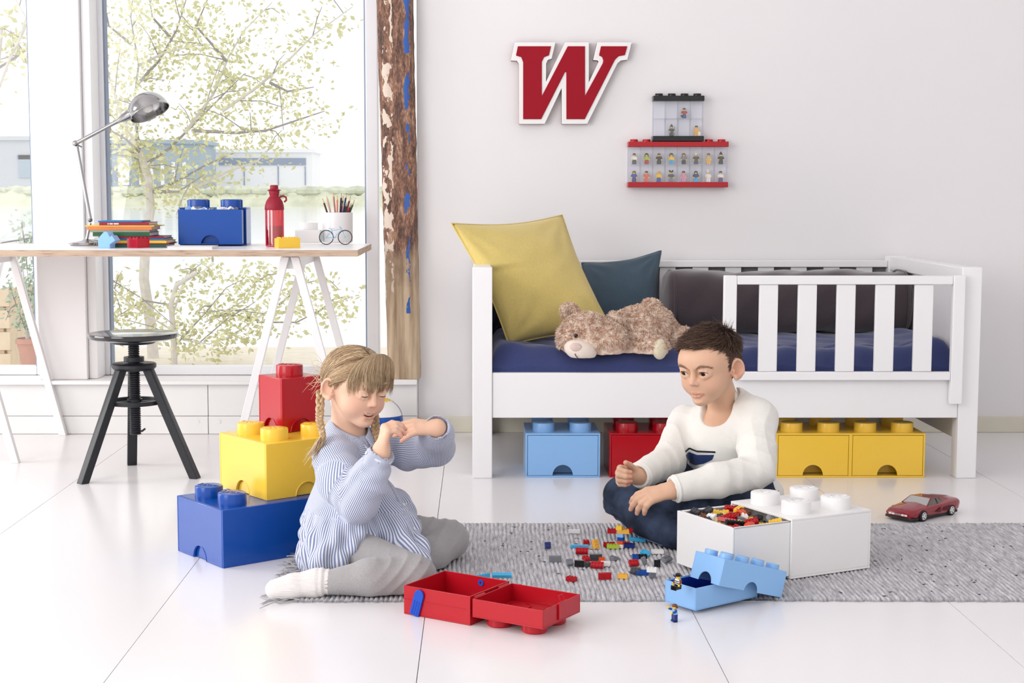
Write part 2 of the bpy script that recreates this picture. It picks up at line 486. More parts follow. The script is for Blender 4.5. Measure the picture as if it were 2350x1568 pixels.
# weathered timber column
def timber_mat():
    m, nt, b = _nodes('weathered_timber'); L = nt.links
    tc = nt.nodes.new('ShaderNodeTexCoord')
    mp = nt.nodes.new('ShaderNodeMapping'); mp.inputs['Scale'].default_value = (70, 70, 22)
    L.new(tc.outputs['Object'], mp.inputs[0])
    n1 = nt.nodes.new('ShaderNodeTexNoise'); n1.inputs['Scale'].default_value = 2.4; n1.inputs['Detail'].default_value = 9; n1.inputs['Roughness'].default_value = 0.7
    L.new(mp.outputs[0], n1.inputs['Vector'])
    r1 = nt.nodes.new('ShaderNodeValToRGB')
    e = r1.color_ramp.elements
    e[0].position = 0.34; e[0].color = (*lin((58, 48, 46)), 1)
    e[1].position = 0.68; e[1].color = (*lin((224, 200, 180)), 1)
    for p, c in ((0.44, (92, 70, 62)), (0.50, (128, 92, 76)), (0.56, (168, 128, 104))):
        k = e.new(p); k.color = (*lin(c), 1)
    nb = nt.nodes.new('ShaderNodeTexNoise'); nb.inputs['Scale'].default_value = 1.0; nb.inputs['Detail'].default_value = 5; nb.inputs['Roughness'].default_value = .6
    mpb = nt.nodes.new('ShaderNodeMapping'); mpb.inputs['Scale'].default_value = (34, 34, 6.5); L.new(tc.outputs['Object'], mpb.inputs[0]); L.new(mpb.outputs[0], nb.inputs['Vector'])
    av = nt.nodes.new('ShaderNodeMath'); av.operation = 'ADD'; L.new(n1.outputs['Fac'], av.inputs[0]); L.new(nb.outputs['Fac'], av.inputs[1])
    hv = nt.nodes.new('ShaderNodeMath'); hv.operation = 'MULTIPLY'; hv.inputs[1].default_value = .5; L.new(av.outputs[0], hv.inputs[0])
    L.new(hv.outputs[0], r1.inputs[0])
    # pale bare wood near the foot
    mp2 = nt.nodes.new('ShaderNodeMapping'); mp2.inputs['Scale'].default_value = (30, 30, 1.6)
    L.new(tc.outputs['Object'], mp2.inputs[0])
    n2 = nt.nodes.new('ShaderNodeTexNoise'); n2.inputs['Scale'].default_value = 1.6; n2.inputs['Detail'].default_value = 6
    L.new(mp2.outputs[0], n2.inputs['Vector'])
    r2 = nt.nodes.new('ShaderNodeValToRGB')
    e = r2.color_ramp.elements
    e[0].position = 0.3; e[0].color = (*lin((150, 122, 92)), 1)
    e[1].position = 0.65; e[1].color = (*lin((214, 192, 164)), 1)
    L.new(n2.outputs['Fac'], r2.inputs[0])
    sx = nt.nodes.new('ShaderNodeSeparateXYZ'); L.new(tc.outputs['Object'], sx.inputs[0])
    n3 = nt.nodes.new('ShaderNodeTexNoise'); n3.inputs['Scale'].default_value = 9; L.new(tc.outputs['Object'], n3.inputs['Vector'])
    ad = nt.nodes.new('ShaderNodeMath'); ad.operation = 'MULTIPLY_ADD'; ad.inputs[1].default_value = 0.55
    L.new(n3.outputs['Fac'], ad.inputs[0]); L.new(sx.outputs['Z'], ad.inputs[2])
    mr = nt.nodes.new('ShaderNodeMapRange'); mr.inputs[1].default_value = 0.66; mr.inputs[2].default_value = 0.86
    L.new(ad.outputs[0], mr.inputs[0])
    mx = nt.nodes.new('ShaderNodeMix'); mx.data_type = 'RGBA'
    L.new(mr.outputs[0], mx.inputs[0]); L.new(r2.outputs[0], mx.inputs[6]); L.new(r1.outputs[0], mx.inputs[7])
    # blue and red paint marks: streaks bounded in x, broken along z
    def streak(prev, x, w, zlo, zhi, col, sc, thr):
        mpp = nt.nodes.new('ShaderNodeMapping'); mpp.inputs['Scale'].default_value = (30, 30, sc); mpp.inputs['Location'].default_value = (x * 50, 3, w * 90)
        L.new(tc.outputs['Object'], mpp.inputs[0])
        nz = nt.nodes.new('ShaderNodeTexNoise'); nz.inputs['Scale'].default_value = 1.0; nz.inputs['Detail'].default_value = 5
        L.new(mpp.outputs[0], nz.inputs['Vector'])
        a = nt.nodes.new('ShaderNodeMath'); a.operation = 'COMPARE'; a.inputs[1].default_value = x; a.inputs[2].default_value = w
        wob = nt.nodes.new('ShaderNodeMath'); wob.operation = 'MULTIPLY_ADD'; wob.inputs[1].default_value = 0.05
        L.new(nz.outputs['Fac'], wob.inputs[0]); L.new(sx.outputs['X'], wob.inputs[2])
        L.new(wob.outputs[0], a.inputs[0])
        g = nt.nodes.new('ShaderNodeMath'); g.operation = 'GREATER_THAN'; g.inputs[1].default_value = thr; L.new(nz.outputs['Fac'], g.inputs[0])
        zc = nt.nodes.new('ShaderNodeMath'); zc.operation = 'COMPARE'; zc.inputs[1].default_value = (zlo + zhi) / 2; zc.inputs[2].default_value = (zhi - zlo) / 2
        L.new(sx.outputs['Z'], zc.inputs[0])
        p1 = nt.nodes.new('ShaderNodeMath'); p1.operation = 'MULTIPLY'; L.new(a.outputs[0], p1.inputs[0]); L.new(g.outputs[0], p1.inputs[1])
        p2 = nt.nodes.new('ShaderNodeMath'); p2.operation = 'MULTIPLY'; L.new(p1.outputs[0], p2.inputs[0]); L.new(zc.outputs[0], p2.inputs[1])
        m2 = nt.nodes.new('ShaderNodeMix'); m2.data_type = 'RGBA'
        L.new(p2.outputs[0], m2.inputs[0]); L.new(prev, m2.inputs[6]); m2.inputs[7].default_value = (*lin(col), 1)
        return m2.outputs[2]
    c = mx.outputs[2]
    c = streak(c, 0.047, 0.008, 0.26, 3.0, (56, 100, 178), 11, 0.52)
    c = streak(c, 0.085, 0.012, 0.95, 1.35, (118, 22, 38), 4, 0.45)
    c = streak(c, 0.085, 0.010, 0.66, 0.78, (150, 36, 52), 6, 0.42)
    c = streak(c, -0.03, 0.02, 0.3, 1.5, (232, 214, 198), 16, 0.52)
    L.new(c, b.inputs['Base Color'])
    b.inputs['Roughness'].default_value = 0.75
    bp = nt.nodes.new('ShaderNodeBump'); bp.inputs['Strength'].default_value = 0.7; bp.inputs['Distance'].default_value = 0.004
    L.new(n1.outputs['Fac'], bp.inputs['Height']); L.new(bp.outputs[0], b.inputs['Normal'])
    return m
def timber():
    pb = P(928, 863, YW - 0.04); pt = P(906, 0, YW - 0.04)
    base = Vector((pb.x, YW - 0.02, 0.2225))
    t = thing('timber_column', 'weathered brown timber column with flaking paint and blue streaks', 'column', base)
    n = 60; nx = 12; V = []; F = []
    rs = random.Random(4)
    zt = 2.75; lean = (pt.x - pb.x) / (pt.z - pb.z)
    hw = 0.063
    prof = []
    for k in range(nx * 4):      # rounded-corner square outline
        a = 2 * math.pi * k / (nx * 4)
        ca, sa = math.cos(a), math.sin(a)
        p = 5.0
        r = (abs(ca) ** p + abs(sa) ** p) ** (-1 / p)
        prof.append((r * ca, r * sa))
    m = len(prof)
    for i in range(n + 1):
        z = (zt - base.z) * i / n
        g = hw + 0.0042 * z
        for k, (a, b) in enumerate(prof):
            w = 1 + 0.035 * math.sin(z * 9 + k * .8) * math.sin(k * 1.7) + rs.uniform(-.028, .028)
            if 0 < abs(a) < 0.22 and b < 0: w -= 0.07 * max(0, 1 - z)   # drying crack in the middle of the face
            V.append((a * g * w + lean * z, b * 0.06 * w, z))
    for i in range(n):
        for k in range(m):
            k2 = (k + 1) % m
            F.append((i * m + k, i * m + k2, (i + 1) * m + k2, (i + 1) * m + k))
    F.append(tuple(range(m - 1, -1, -1))); F.append(tuple(n * m + k for k in range(m)))
    b = MB(); b.v = V; b.f = F
    b.build('timber', timber_mat(), t, ang=50)
timber()

# ================================================================== outside the windows
M_deck = mat('bleached_deck', (232, 222, 208), rough=0.8, vary=0.08, scale=14)
M_water = mat('pale_water', (236, 238, 238), rough=0.12, vary=0.03, scale=2)
gd = struct('ground_outside')
for i in range(20):
    y0 = YW + 0.32 + i * 0.165
    bxo('deck_plank', M_deck, gd, -6, 3, y0, y0 + 0.158, -0.06, -0.02, bevel=0.003)
MB().box(-160, 160, 9.7, 320, -0.3, -0.03).build('water', M_water, gd)
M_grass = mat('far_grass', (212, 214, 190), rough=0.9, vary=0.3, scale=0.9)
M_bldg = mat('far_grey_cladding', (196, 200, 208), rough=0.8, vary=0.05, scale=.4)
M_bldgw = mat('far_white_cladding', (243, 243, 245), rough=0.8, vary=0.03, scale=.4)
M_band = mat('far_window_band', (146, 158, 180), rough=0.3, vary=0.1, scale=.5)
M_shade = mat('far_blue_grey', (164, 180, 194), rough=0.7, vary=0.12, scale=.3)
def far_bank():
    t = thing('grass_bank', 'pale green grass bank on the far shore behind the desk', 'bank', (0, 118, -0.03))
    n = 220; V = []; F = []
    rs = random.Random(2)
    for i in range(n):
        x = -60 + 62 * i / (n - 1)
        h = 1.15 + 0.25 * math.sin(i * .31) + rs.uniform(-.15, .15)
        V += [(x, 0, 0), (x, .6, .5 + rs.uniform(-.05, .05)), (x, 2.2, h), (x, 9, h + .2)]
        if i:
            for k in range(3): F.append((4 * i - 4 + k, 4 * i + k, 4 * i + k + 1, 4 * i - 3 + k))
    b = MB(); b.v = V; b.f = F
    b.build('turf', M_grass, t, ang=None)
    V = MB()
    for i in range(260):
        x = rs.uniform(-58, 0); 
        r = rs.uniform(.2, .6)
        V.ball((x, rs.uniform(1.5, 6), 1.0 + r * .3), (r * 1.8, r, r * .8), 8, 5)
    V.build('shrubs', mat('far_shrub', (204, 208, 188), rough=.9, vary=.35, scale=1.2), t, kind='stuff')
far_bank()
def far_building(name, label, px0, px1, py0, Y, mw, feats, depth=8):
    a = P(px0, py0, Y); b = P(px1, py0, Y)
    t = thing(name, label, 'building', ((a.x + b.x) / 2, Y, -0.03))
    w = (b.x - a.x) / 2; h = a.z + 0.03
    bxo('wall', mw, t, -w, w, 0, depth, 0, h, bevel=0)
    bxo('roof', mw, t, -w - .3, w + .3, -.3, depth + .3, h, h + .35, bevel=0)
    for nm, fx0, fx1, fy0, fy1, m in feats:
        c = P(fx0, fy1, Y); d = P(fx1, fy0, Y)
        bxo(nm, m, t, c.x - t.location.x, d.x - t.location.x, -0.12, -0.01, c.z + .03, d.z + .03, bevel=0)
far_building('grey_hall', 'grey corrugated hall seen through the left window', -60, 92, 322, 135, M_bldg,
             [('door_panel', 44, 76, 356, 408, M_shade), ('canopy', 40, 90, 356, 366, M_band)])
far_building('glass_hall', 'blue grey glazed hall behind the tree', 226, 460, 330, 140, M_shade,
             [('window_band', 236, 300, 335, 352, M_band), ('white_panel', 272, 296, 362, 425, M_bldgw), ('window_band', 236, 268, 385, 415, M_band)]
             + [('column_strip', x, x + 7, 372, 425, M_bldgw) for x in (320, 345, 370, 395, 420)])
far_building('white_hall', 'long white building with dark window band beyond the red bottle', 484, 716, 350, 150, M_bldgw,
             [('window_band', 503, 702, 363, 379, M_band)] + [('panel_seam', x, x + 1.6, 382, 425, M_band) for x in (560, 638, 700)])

M_bark = mat('pale_bark', (214, 209, 206), rough=.9, vary=.2, scale=30)
M_leaf = mat('spring_leaf', (214, 214, 168), rough=.6, vary=.22, scale=12)
M_leaf2 = mat('grey_green_leaf', (176, 194, 174), rough=.6, vary=.2, scale=12)
M_twig = mat('twig', (158, 152, 154), rough=.9)
def leaf_cloud(b, pts, rs, n, spread, size):
    for _ in range(n):
        k = rs.randrange(len(pts) - 1)
        f = rs.random()
        c = pts[k].lerp(pts[k + 1], f) + Vector((rs.gauss(0, spread), rs.gauss(0, spread), rs.gauss(0, spread * .8) - spread * .3))
        d = Vector((rs.uniform(-1, 1), rs.uniform(-1, 1), rs.uniform(-1.0, .5))).normalized()
        u = d.cross(Vector((rs.uniform(-1, 1), rs.uniform(-1, 1), rs.uniform(-1, 1)))).normalized()
        w = d.cross(u)
        s = size * rs.uniform(.6, 1.35)
        b.add([c, c + d * s * .45 + u * s * .27 + w * s * .06, c + d * s + w * s * .1, c + d * s * .45 - u * s * .27 + w * s * .06], [(0, 1, 2, 3)])
def tree(name, label, Y, trunk, branches, leaf_mat, leaves_per, size, spread, seed, r0=0.03):
    rs = random.Random(seed)
    base = P(trunk[0][0], trunk[0][1], Y); base.z = -0.03
    t = thing(name, label, 'tree', base)
    def poly(pp, dy):
        o = []
        yy = Y
        for i, q in enumerate(pp):
            o.append(P(q[0], q[1], Y + dy * i / max(1, len(pp) - 1)) - base)
        return o
    tp = poly(trunk, 0); tp[0] = Vector((0, 0, 0))
    MB().tube(tp, [r0 * (1.15 - .55 * i / len(tp)) for i in range(len(tp))], 8).build('trunk', M_bark, t)
    lv = MB()
    for pp in branches:
        q = poly(pp, rs.uniform(-.5, .5))
        rr = r0 * .34
        MB().tube(q, [rr * (1 - .75 * i / (len(q) - 1)) for i in range(len(q))], 6).build('branch', M_twig if rs.random() < .6 else M_bark, t)
        L = sum((q[i + 1] - q[i]).length for i in range(len(q) - 1))
        leaf_cloud(lv, q, rs, int(leaves_per * L), spread, size)
        for _ in range(int(L * 5)):
            k = rs.randrange(len(q) - 1); c = q[k].lerp(q[k + 1], rs.random())
            e = c + Vector((rs.gauss(0, .14), rs.gauss(0, .1), rs.gauss(.02, .12)))
            lv2 = [c, (c + e) / 2 + Vector((0, 0, .02)), e]
            leaf_cloud(lv, lv2, rs, 13, spread * .5, size)
            tw_.tube(lv2, [.004, .003, .002], 4)
    lv.build('foliage', leaf_mat, t, ang=None, kind='stuff', merge=0, normals=False)
    tw_.build('twigs', M_twig, t, kind='stuff', merge=0, normals=False)
tw_ = MB()
tree('birch_tree', 'slender pale tree with sparse yellow green leaves behind the desk', 9.0,
     [(352, 815), (345, 740), (330, 640), (334, 560), (346, 480), (341, 410), (322, 352), (306, 322)],
     [[(341, 410), (322, 352), (306, 250), (318, 150), (300, 40), (310, -60)],
      [(306, 322), (280, 270), (255, 190), (235, 120), (215, 60)],
      [(318, 190), (365, 140), (405, 70), (430, -10)],
      [(330, 380), (390, 340), (450, 280), (510, 220), (560, 170)],
      [(425, 305), (490, 215), (525, 130), (560, 70), (625, 5)],
      [(510, 255), (590, 200), (660, 140), (720, 80), (810, 15)],
      [(440, 300), (540, 305), (610, 300), (700, 270), (745, 255)],
      [(450, 430), (520, 395), (590, 370), (630, 330)],
      [(341, 440), (400, 420), (470, 380), (540, 350)],
      [(350, 440), (410, 440), (470, 400)],
      [(322, 352), (290, 320), (255, 300), (240, 250)],
      [(300, 240), (275, 330), (330, 380), (400, 400)],
      [(520, 140), (450, 60), (480, -10)], [(318, 150), (380, 120), (470, 100)],
      [(620, 190), (660, 210), (720, 200)], [(300, 100), (250, 60), (240, 10)],
      [(395, 90), (350, 40), (340, -20)]],
     M_leaf, 330, .036, .085, 11)
tw_ = MB()
tree('garden_tree', 'low leafy tree branches below the desk top', 8.6,
     [(400, 822), (398, 760), (392, 700), (405, 655), (450, 625)],
     [[(398, 760), (300, 700), (260, 660), (245, 620)], [(398, 720), (420, 650), (470, 620), (490, 600)],
      [(392, 700), (330, 690), (280, 720), (250, 740)], [(405, 790), (470, 720), (520, 660), (560, 640)],
      [(470, 740), (560, 690), (590, 640), (600, 610)], [(520, 780), (590, 730), (650, 690), (690, 640)],
      [(590, 740), (680, 740), (760, 700), (810, 680)], [(640, 700), (700, 650), (745, 640)], [(420, 780), (480, 790), (560, 760)]],
     M_leaf, 330, .037, .06, 12, .016)
tw_ = MB()
tree('side_tree', 'few pale leafy twigs in the far left window', 8.8,
     [(-60, 825), (-50, 500), (-20, 250), (0, 60)],
     [[(-20, 250), (20, 140), (45, 90), (60, 40), (30, -10)], [(-10, 160), (40, 130), (75, 100)], [(20, 140), (60, 60), (85, 0)]],
     M_leaf, 55, .05, .06, 13)
tw_ = MB()
tree('young_shrub', 'wispy grey green shrub growing out of the terracotta pot', 7.6,
     [(66, 880), (62, 740), (60, 700)],
     [[(60, 760), (55, 640), (45, 560), (52, 480)], [(60, 740), (80, 640), (72, 560), (78, 500)], [(60, 760), (30, 680), (18, 640)], [(62, 760), (84, 700), (86, 620)], [(60, 740), (66, 650), (60, 600)]],
     M_leaf2, 160, .03, .03, 14, .01)
def planter():
    p = PF(20, 820, 0); p.z = -0.02
    t = thing('wooden_planter', 'pale horizontal board planter box outside the left window', 'planter', (p.x, 8.2, -0.02))
    Mw = mat('bleached_boards', (228, 210, 186), rough=.8, vary=.1, scale=20)
    for k in range(4):
        z0 = 0.012 + k * 0.118
        bxo('board', Mw, t, -1.0, 0.22, -0.02, 0.006, z0, z0 + 0.098, bevel=.003)
    bxo('board', Mw, t, .195, .22, .0065, .5, .012, .46, bevel=.003)
    for x in (-.9, .15): bxo('post', Mw, t, x - .03, x + .03, .0065, .06, 0, .46, bevel=.003)
planter()
def pot():
    c = P(74, 830, 7.6)
    t = thing('terracotta_pot', 'tall tapered terracotta pot standing outside by the white post', 'pot', (c.x, 7.6, -0.02))
    MB().lathe([(.045, 0), (.062, .18), (.072, .225), (.08, .226), (.08, .25), (.07, .252), (.066, .235)], 28).build('pot_body', mat('terracotta', (196, 150, 136), rough=.8, vary=.1), t)
    MB().lathe([(.0, .236), (.066, .236)], 20, caps=False).build('soil', mat('soil', (90, 70, 60), rough=1), t)
pot()
# ================================================================== bed
M_bed = mat('bed_white', (247, 246, 247), rough=0.32, spec=0.4, vary=0.008, scale=4)
YF = 5.045                                   # front of the bed posts
YB = 6.02
BX0, BX1 = -0.023, 1.665
def bed():
    t = thing('day_bed', 'white wooden childrens day bed with slatted guard rail', 'bed', (0.82, (YF + YB) / 2, 0))
    ox, oy = t.location.x, t.location.y
    def b(nm, x0, x1, y0, y1, z0, z1, bevel=0.003, m=M_bed):
        return bxo(nm, m, t, x0 - ox, x1 - ox, y0 - oy, y1 - oy, z0, z1, bevel=bevel)
    pw = 0.066
    for x in (BX0, BX1 - pw):
        b('post', x, x + pw, YF, YF + pw, 0, 0.708)
        b('post', x, x + pw, YB - pw, YB, 0, 0.708)
    # end panels with cap rails
    for x in (BX0, BX1 - pw):
        b('end_panel', x + .02, x + pw - .02, YF + pw + .0005, YB - pw - .0005, 0.12, 0.655)
        b('cap_rail', x + .004, x + pw - .004, YF + pw + .0005, YB - pw - .0005, 0.6555, 0.706)
    # long rails
    b('side_rail', BX0 + pw + .0005, BX1 - pw - .0005, YF + .006, YF + .036, 0.204, 0.355)
    b('side_rail', BX0 + pw + .0005, BX1 - pw - .0005, YB - .036, YB - .006, 0.204, 0.355)
    b('bed_base', BX0 + pw + .0005, BX1 - pw - .0005, YF + .0365, YB - .0365, 0.27, 0.285)
    # back rest: rail, slats, grey backing
    b('back_rail', BX0 + pw + .0005, BX1 - pw - .0005, YB - .05, YB - .012, 0.664, 0.69)
    x = 0.065
    while x < BX1 - pw - .05:
        b('back_slat', x, x + .062, YB - .04, YB - .022, 0.3555, 0.6635, .002)
        x += .1286
    b('backing', BX0 + pw + .001, BX1 - pw - .001, YB - .018, YB - .0125, 0.3555, 0.6635, .001, mat('grey_backing', (132, 128, 131), rough=.9, vary=.05))
    return t
bed()
def guard():
    t = thing('guard_rail', 'white slatted guard rail hooked on the right front of the day bed', 'guard rail', (1.2, YF - .012, 0.255))
    ox, oz = 1.2, 0.255
    def b(nm, x0, x1, z0, z1, y0=-.0115, y1=.0115):
        bxo(nm, M_bed, t, x0 - ox, x1 - ox, y0, y1, z0 - oz, z1 - oz, bevel=.003)
    b('stile', .807, .85, .36, .682)
    b('stile', 1.563, 1.602, .255, .682, -.016, .012)
    b('top_rail', .8505, 1.5625, .652, .681)
    b('bottom_rail', .8505, 1.5625, .334, .362)
    for a, c in ((.925, .987), (1.053, 1.115), (1.181, 1.243), (1.309, 1.373), (1.438, 1.5)):
        b('slat', a, c, .3625, .6515, -.007, .009)
guard()

def fabric(name, rgb, vary=.08, scale=120, bump=.25, rough=.85, sheen=.3, bscale=500):
    return mat(name, rgb, rough=rough, spec=.2, vary=vary, scale=scale, bump=bump, bscale=bscale, sheen=sheen)
M_navyq = fabric('navy_quilt', (58, 68, 116))
M_must = fabric('mustard_linen', (222, 200, 122))
M_slate = fabric('slate_linen', (70, 88, 102), scale=200, vary=.12)
M_brown = fabric('dark_brown_velvet', (72, 62, 66), rough=.8, sheen=.5)
M_dnavy = fabric('midnight_cotton', (24, 28, 52))

MZ = 0.43
def mattress():
    x0, x1, y0, y1 = BX0 + .068, BX1 - .068, YF + .04, YB - .055
    t = thing('quilted_mattress', 'navy blue quilted mattress on the white day bed', 'mattress', ((x0 + x1) / 2, (y0 + y1) / 2, .2855))
    nx, ny = 150, 60
    V = []; F = []
    w, d = (x1 - x0) / 2, (y1 - y0) / 2
    def top(u, v):
        x, y = -w + 2 * w * u, -d + 2 * d * v
        # quilted channels across the bed and a seam along the front
        ch = abs(math.sin(math.pi * (x + w) / .19)) ** .35
        edge = min(1, (v) / .09); edge = math.sin(edge * math.pi / 2)
        ex = min(1, min(u, 1 - u) / .02); ex = math.sin(ex * math.pi / 2)
        z = .088 + (MZ - .2855 - .088) * edge * (0.6 + .4 * ex)
        z += .006 * ch - .006 + .006 * math.sin(x * 17 + y * 11) * math.sin(x * 7 - y * 19 + 2) + .003 * math.sin(x * 53 + y * 31)
        z -= .010 * math.exp(-((v - .16) / .012) ** 2)
        z += .018 * math.exp(-((u - .03) / .05) ** 2) * edge + .03 * math.exp(-((u - .975) / .05) ** 2) * edge
        return (x, y, z)
    for j in range(ny + 1):
        v = (j / ny) ** 1.6
        for i in range(nx + 1): V.append(top(i / nx, v))
    for j in range(ny):
        for i in range(nx):
            a = j * (nx + 1) + i
            F.append((a, a + 1, a + nx + 2, a + nx + 1))
    n = len(V)
    ring = [i for i in range(nx + 1)] + [j * (nx + 1) + nx for j in range(1, ny + 1)] + [ny * (nx + 1) + i for i in range(nx - 1, -1, -1)] + [j * (nx + 1) for j in range(ny - 1, 0, -1)]
    for k in ring: V.append((V[k][0], V[k][1], 0))
    m = len(ring)
    for k in range(m): F.append((ring[k], n + k, n + (k + 1) % m, ring[(k + 1) % m]))
    F.append(tuple(n + k for k in range(m)))
    b = MB(); b.v = V; b.f = F
    b.build('quilt', M_navyq, t, ang=60)
mattress()

def pillow(name, label, c, thick, m, seed=1, pinch=.06, n=40, piping=True, pw=.0035, wr=1.0, power=.42, droop=None):
    """c: corner points bottom-left, bottom-right, top-right, top-left"""
    c = [np.array(p, float) for p in c]
    base = (c[0] + c[1] + c[2] + c[3]) / 4; base[2] = min(p[2] for p in c)
    t = thing(name, label, 'pillow', tuple(base))
    c = [p - base for p in c]
    nrm = np.cross(c[1] - c[0], c[3] - c[0]); nrm /= np.linalg.norm(nrm)
    if nrm[1] > 0: nrm = -nrm
    u = np.linspace(0, 1, n + 1); U, Vv = np.meshgrid(u, u, indexing='ij')
    pu = np.sin(np.pi * U); pv = np.sin(np.pi * Vv)
    U2 = U + pinch * (0.5 - U) * 2 * pv * (np.abs(2 * U - 1) ** 3) ; V2 = Vv + pinch * (0.5 - Vv) * 2 * pu * (np.abs(2 * Vv - 1) ** 3)
    B = (1 - U2)[..., None] * (1 - V2)[..., None] * c[0] + U2[..., None] * (1 - V2)[..., None] * c[1] + U2[..., None] * V2[..., None] * c[2] + (1 - U2)[..., None] * V2[..., None] * c[3]
    T = thick * (np.clip(pu * pv, 0, 1) ** power)
    pts = B.reshape(-1, 3)
    nz = fnoise(pts + 10, 22, seed) * .35 + fnoise(pts, 60, seed + 1) * .12
    # creases running out of the corners
    cr = np.zeros(len(pts))
    uu = U.ravel(); vv = Vv.ravel()
    for (a, b_) in ((0, 0), (1, 0), (1, 1), (0, 1)):
        dx, dy = uu - a, vv - b_
        r = np.hypot(dx, dy); an = np.arctan2(np.abs(dy), np.abs(dx) + 1e-6)
        cr += np.sin(an * 13 + seed + a * 2) * np.exp(-((r - .22) / .16) ** 2)
    D = (nz * .012 + cr * .0045) * wr * (pu * pv).ravel() ** .4
    if droop is not None: pts = pts + droop(uu, vv)
    front = pts + nrm * (T.ravel() * .5 + D)[:, None]
    back = pts - nrm * (T.ravel() * .5 + D * .5)[:, None]
    N = n + 1
    Vs = np.concatenate([front, back])
    F = []
    for i in range(n):
        for j in range(n):
            a = i * N + j
            F.append((a, a + 1, a + N + 1, a + N)); b2 = a + N * N
            F.append((b2, b2 + N, b2 + N + 1, b2 + 1))
    b = MB(); b.v = [tuple(x) for x in Vs]; b.f = F
    o = b.build('cover', m, t, ang=None, merge=1e-4)
    if piping:
        ring = [i * N for i in range(n)] + [n * N + j for j in range(n)] + [i * N + n for i in range(n, 0, -1)] + [j for j in range(n, 0, -1)]
        MB().tube([Vector(pts[k]) for k in ring], pw, 6, closed=True).build('seam', m, t)
    return t
pillow('mustard_cushion', 'large mustard yellow cushion leaning against the left end of the bed', 
       [P(1168, 792, 5.30), P(1412, 770, 5.42), P(1290, 494, 5.72), P(1036, 513, 5.36)], .20, M_must, 3, .045, wr=1.5, power=.5,
       droop=lambda u, v: np.stack([0 * u, -.02 * np.exp(-((u) / .3) ** 2) * (v > .6), -.0 * u], 1))
pillow('slate_cushion', 'slate blue cushion standing behind the mustard cushion', 
       [P(1345, 775, 5.72), P(1516, 764, 5.72), P(1517, 576, 5.9), P(1335, 604, 5.9)], .10, M_slate, 8, .06, wr=1.2)
pillow('midnight_cushion', 'midnight blue cushion tucked behind the mustard cushion at the bed head', 
       [P(1118, 790, 5.66), P(1230, 790, 5.62), P(1238, 655, 5.72), P(1122, 655, 5.76)], .08, M_dnavy, 5, .05)
def bolster():
    p0 = P(1519, 700, 5.74); p1 = P(2088, 700, 5.74)
    L = p1.x - p0.x
    t = thing('bolster_cushion', 'long dark brown bolster cushion lying along the back of the bed', 'pillow', ((p0.x + p1.x) / 2, 5.76, MZ - .002))
    n = 70; m = 40
    V = []; F = []
    for i in range(n + 1):
        u = i / n; x = -L / 2 + L * u
        e = min(u, 1 - u) / .035
        k = (1 - (1 - min(1, e)) ** 2) ** .5
        for j in range(m):
            a = 2 * math.pi * j / m
            ca, sa = math.cos(a), math.sin(a)
            r = (abs(ca) ** 3.2 + abs(sa) ** 3.2) ** (-1 / 3.2)
            w = 1 + .03 * math.sin(x * 23 + a * 2) + .02 * math.sin(x * 51 + a * 5 + 1)
            V.append((x, .135 * r * ca * k * w, .116 + .116 * r * sa * k * w + .004 * math.sin(x * 11)))
    for i in range(n):
        for j in range(m):
            j2 = (j + 1) % m
            F.append((i * m + j, i * m + j2, (i + 1) * m + j2, (i + 1) * m + j))
    F.append(tuple(range(m - 1, -1, -1))); F.append(tuple(n * m + k for k in range(m)))
    b = MB(); b.v = V; b.f = F; b.build('cover', M_brown, t, ang=None)
    for sx in (-1, 1):
        x = sx * (L / 2 - .035)
        pts = []
        for j in range(40):
            a = 2 * math.pi * j / 40; ca, sa = math.cos(a), math.sin(a)
            r = (abs(ca) ** 3.2 + abs(sa) ** 3.2) ** (-1 / 3.2)
            pts.append((x, .137 * r * ca, .116 + .118 * r * sa))
        MB().tube(pts, .0045, 6, closed=True).build('piping', M_brown, t)
bolster()

# ------------------------------------------------------------------ plush bear lying on the mattress
def fur_mat(name, c1, c2):
    m, nt, b = _nodes(name); L = nt.links
    tc = nt.nodes.new('ShaderNodeTexCoord')
    n = nt.nodes.new('ShaderNodeTexNoise'); n.inputs['Scale'].default_value = 55; n.inputs['Detail'].default_value = 5
    L.new(tc.outputs['Object'], n.inputs['Vector'])
    r = nt.nodes.new('ShaderNodeValToRGB'); e = r.color_ramp.elements
    e[0].position = .35; e[0].color = (*lin(c1), 1); e[1].position = .62; e[1].color = (*lin(c2), 1)
    L.new(n.outputs['Fac'], r.inputs[0]); L.new(r.outputs[0], b.inputs['Base Color'])
    b.inputs['Roughness'].default_value = .85; b.inputs['Specular IOR Level'].default_value = .15; b.inputs['Sheen Weight'].default_value = .3
    return m
M_fur = fur_mat('tan_plush', (206, 166, 142), (246, 226, 208))
M_muz = fabric('cream_plush', (240, 226, 214), vary=.03, bump=.15)
M_nose = fabric('pale_pink_felt', (224, 200, 190), vary=.03)
M_eye = mat('black_bead', (12, 11, 12), rough=.12, vary=0)
M_pad = fabric('cream_sole', (228, 218, 190), vary=.05)
M_thread = mat('brown_thread', (86, 60, 52), rough=.9)
